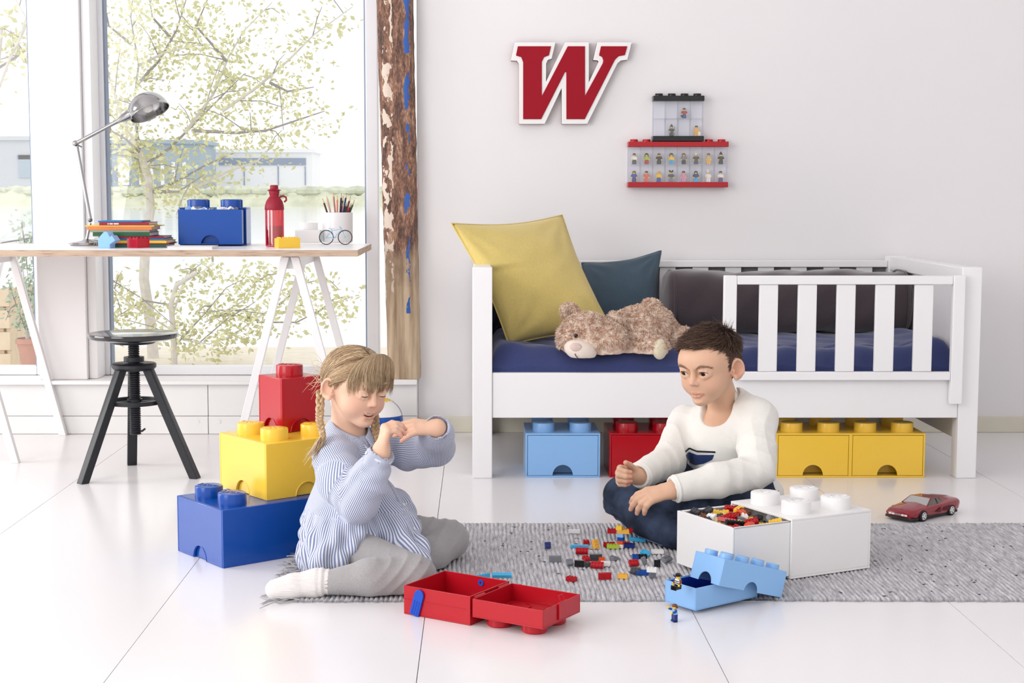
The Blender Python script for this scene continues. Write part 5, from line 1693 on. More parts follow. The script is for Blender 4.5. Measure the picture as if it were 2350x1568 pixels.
# little tower
tx, ty = bz(1430, 415)
tp = PF(tx, ty, RUGZ)
def tb(label, dx, dy, k, nx, ny, m, rz=0, h=None, dz=0):
    brick(label, 0, 0, nx, ny, m, R(rz), loc=(tp.x + dx, tp.y + dy, RUGZ - .0006 + k * .0097 + dz), group='bricks of the little tower')
tb('white brick at the foot of the little tower', 0, 0, 0, 2, 2, M_pwhite, -25)
tb('lime brick left of the little tower foot', -.022, -.006, 0, 4, 2, M_lime, -4)
tb('red brick behind the lime brick', -.03, .014, 0, 4, 2, M_red, 0)
tb('navy brick right of the little tower foot', .022, .004, 0, 4, 2, M_dblue, -8)
tb('orange brick behind the navy brick', .018, .022, 0, 2, 2, M_orange, 10)
tb('orange brick on the second level of the little tower', 0, 0, 1, 2, 2, M_orange, -25)
tb('blue brick on the third level of the little tower', 0, 0, 2, 2, 2, M_blue, -25)
tb('pale blue brick on the fourth level of the little tower', 0, 0, 3, 2, 2, M_lblue, -25)
tb('amber brick on the fifth level of the little tower', .006, 0, 4, 4, 2, M_sand, -6)
tb('red brick overhanging left on the fifth level of the tower', -.024, .004, 4, 3, 2, M_red, -4)
tb('yellow brick on the very top of the little tower', -.004, .001, 5, 2, 2, M_yellow, -20)
tb('red brick overhanging right behind the amber brick', .024, .012, 4, 2, 2, M_red, 4)
brick('sky blue brick lying by the red lunch box', 1152, 1323, 6, 1, M_azure, R(-2), R(-60), 0)
brick('sky blue brick leaning on the dark red brick behind the lunch box', 1108, 1324, 5, 1, M_azure, R(38), 0, 0, z=RUGZ + .012)
brick('white brick lying inside the red lunch box', 1068, 1381, 4, 2, M_pwhite, R(-20), 0, 0, z=.004)
brick('dark red brick behind the red lunch box', 1104, 1332, 4, 2, plastic('dark_red_plastic', (128, 16, 30)), R(10), 0, 0)

# bricks heaped in the pulled-out white drawer
rs = random.Random(21)
palette = [M_red, M_red, M_red, M_pwhite, M_black, M_grey, M_dgrey, M_orange, M_yellow, M_tan, M_red, M_brownp, M_grey, M_pwhite, M_yellow]
ex, ey = math.cos(WB[2]), math.sin(WB[2])
def drawer_pt(u, v):
    """u: distance out of the box along the pull, v: across"""
    cx_ = WB[0] - (u) * ex - v * ey * 1.0; cy_ = WB[1] - (u) * ey + v * ex
    return cx_, cy_
cname = {M_red.name: 'red', M_pwhite.name: 'white', M_black.name: 'black', M_grey.name: 'grey', M_dgrey.name: 'dark grey', M_orange.name: 'orange', M_yellow.name: 'yellow', M_tan.name: 'tan', M_brownp.name: 'brown', M_lblue.name: 'pale blue', M_azure.name: 'sky blue'}
for lay, zz in ((0, .104), (1, .119), (2, .132)):
    for i in range(7):
        for j in range(7):
            u = .125 + .012 + i * .0222 + rs.uniform(-.006, .006) - (.0 if lay else 0); v = -.09 + j * .030 + rs.uniform(-.008, .008)
            if lay == 2 and rs.random() < .5: continue
            if i == 6 and (lay == 2 or j in (0, 6)): u -= .012
            if lay == 0 and (i + j) % 2: continue
            m = rs.choice(palette); nb_ = rs.choice((4, 4, 6, 3))
            rr_ = .004 * math.hypot(nb_, 2) + .003
            u = min(max(u, .127 + rr_), .286 - rr_); v = min(max(v, -.112 + rr_), .112 - rr_)
            x, y = drawer_pt(u, v)
            hgt = zz + rs.uniform(-.004, .005)
            brick('small %s brick in the heap in the open white drawer' % cname[m.name], 0, 0, nb_, 2, m, rs.uniform(0, 6.3), rs.uniform(-.6, .6), rs.uniform(-.3, .3),
                  loc=(x, y, RUGZ + hgt), group='bricks heaped in the white drawer')
# bricks peeping out of the desk drawer
for i in range(16):
    m = rs.choice([M_pwhite, M_pwhite, M_lblue, M_grey, M_azure, M_pwhite])
    x = DDR.location.x - .085 + i * .0115 + rs.uniform(-.004, .004); y = DDR.location.y - .095 + rs.uniform(-.014, .014)
    brick('small %s brick in the heap in the blue desk drawer' % cname[m.name], 0, 0, rs.choice((2, 3, 4)), 2, m, rs.uniform(0, 6.3), rs.uniform(-.6, .6), rs.uniform(-.6, .6), loc=(x, y, ZD + .126 + rs.uniform(0, .008)), group='bricks heaped in the desk drawer')

# ================================================================== lunch boxes, floor figures, car
def red_lunchbox():
    a = R(-33); w, d, h = .09, .082, .066
    fl_ = PF(927, 1409)
    c, s = math.cos(a), math.sin(a)
    cx_ = fl_.x - (c * -w - s * -d); cy_ = fl_.y - (s * -w + c * -d)
    t = thing('lunch_box', 'open red lunch box with blue handle lying on the floor', 'lunch box', (cx_, cy_, 0), a)
    Mr = plastic('lunchbox_red', (184, 14, 32), .3)
    th = .003
    def tray(nm, x0, x1, y0, y1, z0, z1, par, wall=.003):
        b = MB().box(x0, x1, y0, y1, z0, z0 + wall)
        b.box(x0, x1, y0, y0 + wall, z0 + wall, z1).box(x0, x1, y1 - wall, y1, z0 + wall, z1)
        b.box(x0, x0 + wall, y0 + wall, y1 - wall, z0 + wall, z1).box(x1 - wall, x1, y0 + wall, y1 - wall, z0 + wall, z1)
        return b.build(nm, Mr, par, bevel=.0007, merge=0)
    bs = tray('base', -w, w, -d, d, .0005, h, t)
    # belt line round the base
    for y in (-d - .0006, d + .0006):
        bxo('belt_line', Mr, bs, -w, w, y - .0006, y + .0006, h * .52, h * .545, bevel=0)
    bxo('belt_line', Mr, bs, w - .0006, w + .0012, -d, d, h * .52, h * .545, bevel=0)
    x0 = w + .006
    lz0, lz1 = .021, .062
    ld = tray('lid', x0, x0 + 2 * w, -d, d, lz0, lz1, t)
    for i in (0, 1):
        for j in (0, 1):
            sx, sy = x0 + w * (.5 + i), -d / 2 + d * j
            MB().lathe([(0, 0), (.026, 0), (.0285, .003), (.0285, lz0 - .0003), (0, lz0 - .0003)], 32, Matrix.Translation((sx, sy, .0005))).build('stud', Mr, ld)
            MB().lathe([(.0255, 0), (.0285, 0), (.0285, .002), (.0255, .002), (.0255, 0)], 32, Matrix.Translation((sx, sy, lz0 + .0031)), caps=False).build('stud_ring', Mr, ld)
    bxo('inner_rim', Mr, ld, x0 + .006, x0 + 2 * w - .006, -d + .0055, -d + .0065, lz1 - .014, lz1 - .006, bevel=0)
    # latch tongue and loop on the far end of the lid
    MB().box(x0 + 2 * w, x0 + 2 * w + .004, -.018, .018, lz0 + .006, lz1 + .003).build('latch_plate', Mr, ld, bevel=.0008)
    MB().tube([(x0 + 2 * w + .002, .008, lz1), (x0 + 2 * w - .004, .008, lz1 + .016), (x0 + 2 * w - .004, -.008, lz1 + .016), (x0 + 2 * w + .002, -.008, lz1)], .0016, 6).build('latch_loop', Mr, ld)
    for y in (-d * .6, d * .6):
        MB().cyl((w + .003, y - .02, h - .006), (w + .003, y + .02, h - .006), .0045, seg=12).build('hinge', Mr, t)
    # handle: strap on each long side, swung down
    Mh = mat('handle_blue', (18, 76, 190), rough=.5, vary=.02)
    hd = bpy.data.objects.new('handle', None); hd.parent = t; link(hd)
    for s_ in (-1, 1):
        y0 = s_ * (d + .0035)
        st = MB()
        px_, pz = -.045, h - .016
        ax = Vector((-.30, 0, -1)).normalized(); sd = Vector((ax.z, 0, -ax.x))
        n = 12; L_ = .050; r = .0125
        out = []
        for k in range(n + 1):
            an = math.pi * k / n
            out.append(Vector((px_, 0, pz)) - ax * r * math.sin(an) + sd * r * math.cos(an))
        e1 = Vector((px_, 0, pz)) + ax * L_
        out += [e1 - sd * r, e1 + sd * r]
        st.prism([(v.x, v.z) for v in out], y0 - .0025, y0 + .0025)
        st.build('strap', Mh, hd, bevel=.0012)
        rg = MB()
        for k in (-1, 0, 1):
            p0 = Vector((px_, y0 + s_ * .0026, pz)) + ax * .014 + sd * .0065 * k; p1 = Vector((px_, y0 + s_ * .0026, pz)) + ax * (L_ - .003) + sd * .0065 * k
            rg.tube([p0, p1], .0011, 6)
        rg.build('grip_ribs', Mh, hd)
        MB().lathe([(.003, -.001), (.0075, -.001), (.0075, .001), (.003, .001), (.003, -.001)], 18, Matrix.Translation((px_ + .06 * (s_ > 0), s_ * (d - .0045), pz + .002)) @ Matrix.Rotation(R(90), 4, 'X'), caps=False).build('pivot', Mh, hd)
red_lunchbox()
def crumbs():
    pass
def blue_lunchbox():
    Ml = M_lblue
    F0 = PF(1596, 1411)
    a = R(37)
    c, s = math.cos(a), math.sin(a)
    w, d, h = .102, .05, .052
    cx_ = F0.x - (c * -w - s * -d); cy_ = F0.y - (s * -w + c * -d)
    t = thing('lunch_box', 'light blue lunch box base standing open on the rug edge', 'lunch box', (cx_, cy_, 0.0085), a)
    th = .0025
    b = MB().box(-w, w, -d, d, 0, th)
    b.box(-w, w, -d, -d + th, th, h).box(-w, w, d - th, d, th, h).box(-w, -w + th, -d + th, d - th, th, h).box(w - th, w, -d + th, d - th, th, h)
    b.build('base', Ml, t, bevel=.0008, merge=0)
    li = MB().box(-w + .003, w - .003, -d + .003, d - .003, th + .0003, .006)
    li.box(-w + .0028, w - .0028, -d + .0027, -d + .0035, .006, h - .004).box(-w + .0028, w - .0028, d - .0035, d - .0027, .006, h - .004)
    li.box(-w + .0027, -w + .0035, -d + .0035, d - .0035, .006, h - .004).box(w - .0035, w - .0027, -d + .0035, d - .0035, .006, h - .004)
    li.build('liner', mat('liner_blue', (16, 52, 150), rough=.4), t)
    # tilted lid
    p0 = PF(1650, 1345, .0625); p1 = PF(1783, 1370, .0105)
    X_ = (p1 - p0).normalized(); Z_ = Vector((0, 0, 1)); Y_ = Z_.cross(X_).normalized(); Z_ = X_.cross(Y_)
    M = Matrix((X_, Y_, Z_)).transposed().to_4x4()
    ctr = p0 + X_ * w + Y_ * d
    t2 = thing('lunch_box', 'light blue eight studded lunch box top tilted against its open base', 'lunch box', ctr, rot=M.to_euler())
    H = .062; r = .0215
    b = MB()
    b.prism(arch_poly(w, H, r), -d, -d + th); b.prism(arch_poly(w, H, r), d - th, d)
    b.prism(arch_poly(d - th, H, r), -w, -w + th, 'x'); b.prism(arch_poly(d - th, H, r), w - th, w, 'x')
    b.box(-w + th, w - th, -d + th, d - th, H - th, H)
    b.build('lid_shell', Ml, t2, bevel=.0008, merge=0)
    for i in range(4):
        for j in range(2):
            MB().lathe([(.0155, 0), (.0155, .0105), (.0145, .0115), (0, .0115)], 28).build('stud', Ml, t2, loc=(-w + w / 4 + i * w / 2, -d / 2 + j * d, H))
blue_lunchbox()
# two toy figures by the light blue box
p = P(1555, 1352, 3.50)
def neckerchief(t, part):
    part('cape', ('cape',), lambda: MB().prism([(-.006, 0), (-.018, .004), (-.02, .008), (-.006, .004)], .003, .0042), M_dblue, (0, 0, .0215))
    part('shirt_bands', ('bands',), lambda: MB().box(-.006, .006, -.0042, -.0039, .002, .004).box(-.0058, .0058, -.0042, -.0039, .0062, .0082), M_black, (0, 0, .011))
figure((*PF(1556, 1352, .0609).xy, .0609), R(-52), 'toy figure with black hat sitting on the edge of the light blue lunch box', M_pwhite, M_black, M_black, 'hat', arms=M_brownp, sit=True, extra=neckerchief)
p = PF(1548, 1427)
def badge(t, part):
    part('belt', ('belt',), lambda: MB().box(-.0080, .0080, -.0040, .0040, 0, .0016), M_dblue, (0, 0, .0158))
figure((p.x, p.y, 0), R(-70), 'toy figure in light blue shirt standing alone on the white floor', M_lblue, M_dblue, M_brownp, 'cap', arms=M_blue, armpose=(R(-75), R(-40)), extra=badge)

def car():
    f = PF(2095, 1203); 
    a = R(39) + math.pi     # nose points to the left and towards the viewer
    L_, Wd, H = .238, .104, .060
    # place: front-near corner at f
    lx, ly = L_ / 2, Wd / 2
    ca, sa = math.cos(a), math.sin(a)
    # local +x is the nose; the near side is local +y
    cx_ = f.x - (ca * lx - sa * ly); cy_ = f.y - (sa * lx + ca * ly)
    t = thing('toy_car', 'dark red toy sports car on the floor behind the rug', 'toy car', (cx_, cy_, 0), a)
    Mp = mat('car_red', (140, 16, 34), rough=.25, coat=.5, vary=.03)
    Mk = mat('car_black', (16, 15, 16), rough=.5); Mg = mat('car_glass', (120, 120, 112), rough=.05, trans=.3, vary=.1); Mt = mat('tyre_rubber', (20, 20, 22), rough=.7); Mr = mat('rim_silver', (226, 226, 228), rough=.3, metal=.3)
    zb = .012
    # lower body lofted from nose (+x) to tail
    st = [(.5, .030, .017, .024), (.485, .044, .013, .029), (.42, .049, .012, .034), (.30, .0505, .012, .038), (.18, .051, .012, .041), (.05, .0515, .012, .0425), (-.1, .053, .012, .0435), (-.25, .054, .012, .0455), (-.38, .054, .013, .046), (-.47, .052, .016, .0455), (-.5, .048, .022, .044)]
    V = []; F = []
    for (u, w, z0, z1) in st:
        x = u * L_; zm = z0 + (z1 - z0) * .55
        V += [(x, -w * .93, z0), (x, -w, zm), (x, -w * .95, z1 - .004), (x, -w * .80, z1), (x, 0, z1 + .0035), (x, w * .80, z1), (x, w * .95, z1 - .004), (x, w, zm), (x, w * .93, z0)]
    n = 9
    for i in range(len(st) - 1):
        for k in range(n):
            k2 = (k + 1) % n
            F.append((i * n + k, i * n + k2, (i + 1) * n + k2, (i + 1) * n + k))
    F.append(tuple(range(n))); F.append(tuple((len(st) - 1) * n + k for k in range(n - 1, -1, -1)))
    b = MB(); b.v = V; b.f = F
    b.build('body_shell', Mp, t, ang=42)
    # greenhouse
    zc0 = .040
    gh = [(.16, .043, zc0), (.04, .034, H - .001), (-.10, .034, H), (-.17, .033, H - .004), (-.30, .042, zc0 + .004)]
    V = [];
    for (u, w, z) in gh: V += [(u * L_, -w, z), (u * L_, w, z)]
    base_ = [(.16 * L_, -.043, zc0 - .004), (.16 * L_, .043, zc0 - .004), (-.30 * L_, .044, zc0), (-.30 * L_, -.044, zc0)]
    roof = MB().add([(.045 * L_, -.034, H - .0005), (.045 * L_, .034, H - .0005), (-.17 * L_, .034, H - .003), (-.17 * L_, -.034, H - .003), (.04 * L_, -.034, H - .004), (.04 * L_, .034, H - .004), (-.17 * L_, .034, H - .006), (-.17 * L_, -.034, H - .006)], [(0, 1, 2, 3), (4, 7, 6, 5), (0, 4, 5, 1), (1, 5, 6, 2), (2, 6, 7, 3), (3, 7, 4, 0)])
    roof.build('roof', Mp, t, bevel=.001)
    MB().add([(.17 * L_, -.042, zc0), (.17 * L_, .042, zc0), (.045 * L_, .033, H - .0015), (.045 * L_, -.033, H - .0015)], [(0, 1, 2, 3)]).build('windscreen', Mg, t)
    for s in (-1, 1):
        MB().add([(.15 * L_, s * .0435, zc0), (.04 * L_, s * .0338, H - .0035), (-.17 * L_, s * .0338, H - .005), (-.20 * L_, s * .0445, zc0 + .002)], [(0, 1, 2, 3)]).build('side_window', Mg, t)
        MB().tube([(.17 * L_, s * .0432, zc0), (.043 * L_, s * .034, H - .002)], .0014, 6).build('pillar', Mp, t)
        MB().tube([(-.055 * L_, s * .0442, zc0 + .001), (-.06 * L_, s * .034, H - .004)], .0014, 6).build('pillar', Mk, t)
        MB().add([(-.165 * L_, s * .0335, H - .003), (-.13 * L_, s * .034, H - .003), (-.16 * L_, s * .045, zc0), (-.40 * L_, s * .047, zc0 + .0045), (-.36 * L_, s * .036, zc0 + .006)], [(0, 1, 2, 3, 4)]).build('buttress', Mp, t)
        # side vents
        for k in range(2):
            x1 = .13 * L_ - k * .055; 
            MB().add([(x1 - (.02 if k == 0 else .0), s * .0535, .021), (x1 - .045 + .01 * k, s * .0542, .018), (x1 - .047 + .01 * k, s * .0542, .034), (x1 - .035 * (k == 0) - .004, s * .0538, .031)], [(0, 1, 2, 3)]).build('side_vent', mat('vent_dark_red', (84, 8, 20), rough=.6), t)
    MB().add([(-.17 * L_, -.032, H - .004), (-.17 * L_, .032, H - .004), (-.34 * L_, .034, zc0 + .009), (-.34 * L_, -.034, zc0 + .009)], [(0, 1, 2, 3)]).build('engine_cover', Mk, t)
    bxo('seat_row', mat('car_tan', (206, 190, 164), rough=.7), t, -.06 * L_, .0, -.03, .03, .0425, .052, bevel=.002)
    bxo('sill', Mk, t, -.45 * L_, .47 * L_, -.049, .049, .006, .0135, bevel=.001)
    MB().add([(.499 * L_, -.030, .013), (.499 * L_, .030, .013), (.47 * L_, .048, .013), (.47 * L_, -.048, .013), (.505 * L_, -.030, .007), (.505 * L_, .030, .007), (.47 * L_, .049, .007), (.47 * L_, -.049, .007)], [(0, 1, 2, 3), (7, 6, 5, 4), (0, 4, 5, 1), (1, 5, 6, 2), (2, 6, 7, 3), (3, 7, 4, 0)]).build('front_bumper', Mk, t)
    for k in range(6):
        y = -.027 + k * .0108
        bxo('front_light', M_pwhite if k in (0, 1, 4, 5) else mat('grille_grey', (150, 148, 150), rough=.4), t, .498 * L_, .5045 * L_, y - .0046, y + .0046, .0175, .0225, bevel=.0004)
    MB().ball((.44 * L_, 0, .0372), (.0025, .0018, .0006), 10, 6).build('badge', M_sand, t)
    for x in (.285 * L_, -.30 * L_):
        for s in (-1, 1):
            r = .0165
            c_ = Vector((x, s * .045, r))
            wl = bpy.data.objects.new('wheel', None); wl.parent = t; wl.location = c_; wl.rotation_euler = (R(-90) * s, 0, 0); link(wl)
            MB().lathe([(.010, -.008), (r * .94, -.008), (r, -.005), (r, .0065), (r * .94, .0095), (.0115, .0095), (.0115, .006), (.010, -.008)], 28, caps=False).build('tyre', Mt, wl)
            rim = MB()
            for k in range(5):
                an = 2 * math.pi * k / 5
                M = Matrix.Rotation(an, 4, 'Z')
                rim.box(.001, .0112, -.0021, .0021, .0065, .0095, M)
            rim.lathe([(.010, .0070), (.0114, .0070), (.0114, .0098), (.010, .0098), (.010, .0070)], 24, caps=False)
            rim.lathe([(0, .007), (.0032, .007), (.0032, .0100), (0, .0102)], 12)
            rim.build('rim', Mr, wl, ang=30)
            MB().lathe([(0, 0), (.0175, 0)], 24, Matrix.Translation((0, 0, .003)), caps=False).build('wheel_well', Mk, wl)
car()
def ball():
    c = P(872, 962, 5.78); r = .088
    t = thing('play_ball', 'white ball with blue patch and yellow cap lying behind the girl', 'ball', (c.x, 5.78, 0))
    b = MB().ball((0, 0, r), r, 40, 24)
    Mw = M_pwhite
    b.build('ball_shell', Mw, t, ang=None)
    def patch(nm, m, th0, th1, ph0, ph1):
        V = []; F = []; n = 14
        for i in range(n + 1):
            for j in range(n + 1):
                th = R(th0 + (th1 - th0) * i / n); ph = R(ph0 + (ph1 - ph0) * j / n)
                V.append((1.004 * r * math.cos(th) * math.cos(ph), 1.004 * r * math.cos(th) * math.sin(ph), r + 1.004 * r * math.sin(th)))
        for i in range(n):
            for j in range(n):
                a = i * (n + 1) + j; F.append((a, a + 1, a + n + 2, a + n + 1))
        bb_ = MB(); bb_.v = V; bb_.f = F; bb_.build(nm, m, t, ang=None, normals=False)
    patch('blue_patch', M_blue, -40, 14, -110, -8)
    patch('yellow_cap', M_yellow, 58, 88, -180, 180)
    patch('blue_stripe', M_dblue, -40, 58, -8, 2)
ball()
# ================================================================== the two children
from mathutils.bvhtree import BVHTree
def arr(v): return np.array(v, float)
def frame(yaw, pitch, roll=0.0):
    """columns: left, forward, up.  yaw: 0 faces the viewer, positive turns to the right of the picture; pitch down positive"""
    f = arr((math.sin(yaw) * math.cos(pitch), -math.cos(yaw) * math.cos(pitch), -math.sin(pitch)))
    l = np.cross((0, 0, 1), f); l /= np.linalg.norm(l)
    u = np.cross(f, l)
    c, s = math.cos(roll), math.sin(roll)
    l, u = c * l + s * u, -s * l + c * u
    return np.stack([l, f, u], 1)
def skin_mat(name):
    m, nt, b = _nodes(name); L = nt.links
    a = nt.nodes.new('ShaderNodeAttribute'); a.attribute_name = 'tint'
    tc = nt.nodes.new('ShaderNodeTexCoord'); n = nt.nodes.new('ShaderNodeTexNoise'); n.inputs['Scale'].default_value = 60; n.inputs['Detail'].default_value = 4
    L.new(tc.outputs['Object'], n.inputs['Vector'])
    mx = nt.nodes.new('ShaderNodeMix'); mx.data_type = 'RGBA'; mx.blend_type = 'MULTIPLY'; mx.inputs[0].default_value = .08
    L.new(a.outputs['Color'], mx.inputs[6]); L.new(n.outputs['Color'], mx.inputs[7])
    L.new(mx.outputs[2], b.inputs['Base Color'])
    b.inputs['Roughness'].default_value = .48; b.inputs['Specular IOR Level'].default_value = .35
    b.inputs['Subsurface Weight'].default_value = .15; b.inputs['Subsurface Radius'].default_value = (.01, .004, .002); b.inputs['Subsurface Scale'].default_value = .4
    return m
def tone_mat(name, cols, rough=.45, attr='tone'):
    m, nt, b = _nodes(name); L = nt.links
    a = nt.nodes.new('ShaderNodeAttribute'); a.attribute_name = attr
    r = nt.nodes.new('ShaderNodeValToRGB'); e_ = r.color_ramp.elements
    e_[0].position = 0; e_[0].color = (*lin(cols[0]), 1); e_[1].position = 1; e_[1].color = (*lin(cols[-1]), 1)
    for i, c in enumerate(cols[1:-1]):
        k = e_.new((i + 1) / (len(cols) - 1)); k.color = (*lin(c), 1)
    L.new(a.outputs['Fac'], r.inputs[0]); L.new(r.outputs[0], b.inputs['Base Color'])
    b.inputs['Roughness'].default_value = rough; b.inputs['Specular IOR Level'].default_value = .4
    return m
def stripe_mat(name, c1, c2, period, duty=.5):
    m, nt, b = _nodes(name); L = nt.links
    a = nt.nodes.new('ShaderNodeAttribute'); a.attribute_name = 'stripe'
    mu = nt.nodes.new('ShaderNodeMath'); mu.operation = 'MULTIPLY'; mu.inputs[1].default_value = 2 * math.pi / period
    si = nt.nodes.new('ShaderNodeMath'); si.operation = 'SINE'
    mr = nt.nodes.new('ShaderNodeMapRange'); mr.inputs[1].default_value = -.35; mr.inputs[2].default_value = .35
    L.new(a.outputs['Fac'], mu.inputs[0]); L.new(mu.outputs[0], si.inputs[0]); L.new(si.outputs[0], mr.inputs[0])
    mx = nt.nodes.new('ShaderNodeMix'); mx.data_type = 'RGBA'; mx.inputs[6].default_value = (*lin(c1), 1); mx.inputs[7].default_value = (*lin(c2), 1)
    L.new(mr.outputs[0], mx.inputs[0]); L.new(mx.outputs[2], b.inputs['Base Color'])
    b.inputs['Roughness'].default_value = .9; b.inputs['Specular IOR Level'].default_value = .15; b.inputs['Sheen Weight'].default_value = .2
    return m
def strands(name, Pn, r0, m, parent, base, tone, taper=.25):
    """Pn: (N, K, 3) polylines -> one mesh of thin three-sided tapering strands"""
    N, K, _ = Pn.shape
    T = np.gradient(Pn, axis=1); T /= np.linalg.norm(T, axis=2, keepdims=True) + 1e-9
    rs = np.random.RandomState(N)
    a = rs.normal(size=(N, 1, 3)); u = np.cross(T, a); u /= np.linalg.norm(u, axis=2, keepdims=True) + 1e-9
    w = np.cross(T, u)
    rad = r0 * (1 - (1 - taper) * np.linspace(0, 1, K) ** 1.5)[None, :, None]
    V = np.stack([Pn + (u * math.cos(k * 2.0944) + w * math.sin(k * 2.0944)) * rad for k in range(3)], 2).reshape(-1, 3)
    i = np.arange(N)[:, None, None] * K * 3; k = np.arange(K - 1)[None, :, None] * 3; s = np.arange(3)[None, None, :]
    A = i + k + s; B = i + k + (s + 1) % 3
    F = np.stack([A, B, B + 3, A + 3], -1).reshape(-1, 4)
    return sculpt(name, V, F, m, parent, base, attr={'tone': np.repeat(tone, K * 3)})
def seg_dist(V, pts):
    d = np.full(len(V), 9.0)
    for a, b in zip(pts[:-1], pts[1:]):
        a = arr(a); b = arr(b); ab = b - a
        t = np.clip(((V - a) @ ab) / max(ab @ ab, 1e-12), 0, 1)
        d = np.minimum(d, np.linalg.norm(V - a - t[:, None] * ab, axis=1))
    return d

def head_sdf(S, T, h, A, smile=False):
    """T maps head-local coordinates (left, forward, up; unit = head height) to the world; A: rotation"""
    e = lambda c, r, k=.06, op='add', M=None: S.ell(T(c), arr(r) * h, A if M is None else A @ np.array(M), k=k * h, op=op)
    c = lambda p, q, r1, r2=None, k=.03, op='add': S.cap(T(p), T(q), r1 * h, (r1 if r2 is None else r2) * h, k=k * h, op=op)
    e((0, -.05, .12), (.375, .455, .395))
    e((0, .13, -.12), (.29, .285, .33), .12)
    e((0, .22, .13), (.29, .18, .18), .15)
    e((0, .28, -.385), (.105, .12, .09), .10)
    for s in (-1, 1):
        e((s * (.172 if smile else .155), .215, -.175), (.135, .135, .125), .1)
        e((s * .150, .440, .0), (.095, .06, .058), .06, 'sub')
        e((s * .05, .405, -.01), (.02, .04, .05), .05, 'sub')
    c((0, .39, .02), (0, .452, -.122), .024, .038, .05)
    for s in (-1, 1):
        e((s * .040, .418, -.136), (.028, .032, .026), .03)
        e((s * .022, .442, -.164), (.014, .02, .010), .015, 'sub')
        # ears
        Mr = np.array(Matrix.Rotation(s * R(34), 3, 'Z'))
        e((s * .395, -.05, -.03), (.038, .098, .15), .03, 'add', Mr)
        e((s * .427, -.028, -.015), (.050, .068, .108), .008, 'sub', Mr)
        e((s * .385, .02, -.045), (.02, .018, .03), .012, 'add', Mr)
        rim = [arr((s * .395, -.05, -.03)) + Mr @ arr((s * .026, .082 * math.cos(a_), .132 * math.sin(a_))) for a_ in [R(20 + 16 * k_) for k_ in range(13)]]
        for k_ in range(12): c(rim[k_], rim[k_ + 1], .015, .015, .01)
        e((s * .395, -.01, -.145), (.026, .036, .036), .03)
    # lips
    if smile:
        up = [(-.138, .340, -.238), (-.07, .398, -.256), (0, .414, -.262), (.07, .398, -.256), (.138, .340, -.238)]
        lo = [(-.132, .340, -.250), (-.066, .384, -.314), (0, .398, -.330), (.066, .384, -.314), (.132, .340, -.250)]
        e((0, .415, -.286), (.104, .08, .026), .008, 'sub')
    else:
        up = [(-.105, .366, -.284), (-.045, .406, -.272), (0, .416, -.277), (.045, .406, -.272), (.105, .366, -.284)]
        lo = [(-.10, .364, -.290), (-.045, .398, -.314), (0, .406, -.318), (.045, .398, -.314), (.10, .364, -.290)]
    for q, r in ((up, .0095), (lo, .0125)):
        for i in range(4):
            c(q[i], q[i + 1], r * (.5 if i == 0 else 1), r * (.5 if i == 3 else 1), .018)
    if not smile:
        mid = [(-.112, .376, -.286), (-.045, .420, -.292), (0, .430, -.294), (.045, .420, -.292), (.112, .376, -.286)]
        for i in range(4): c(mid[i], mid[i + 1], .007, .007, .008, 'sub')
    e((0, .40, -.365), (.07, .03, .014), .04, 'sub')
    return [T(p) for p in up], [T(p) for p in lo]
def lids(S, T, h, up_z, lo_z, A, cover=0.0):
    out = []
    for s in (-1, 1):
        U_ = [(s * .076, .386, -.014), (s * .108, .412, up_z * .8), (s * .150, .417, up_z), (s * .194, .396, up_z * .75), (s * .230, .356, -.004)]
        L_ = [(s * .076, .386, -.014), (s * .108, .400, lo_z * .9), (s * .150, .405, lo_z), (s * .194, .396, lo_z * .6), (s * .230, .362, -.004)]
        for q, r in ((U_, .013), (L_, .010)):
            for i in range(4): S.cap(T(q[i]), T(q[i + 1]), r * h, k=.012 * h)
        # fill the crease above and below the lids
        for q, dz in ((U_, .022), (L_, -.020)):
            f_ = [(x, y - .016, z + dz) for x, y, z in q]
            for i in range(4): S.cap(T(f_[i]), T(f_[i + 1]), .018 * h, k=.02 * h)
        if cover:
            S.ell(T((s * .150, .330, .030)), arr((.094, .086, .058)) * h, A, k=.012 * h)
        out.append([T(p) for p in U_])
    return out
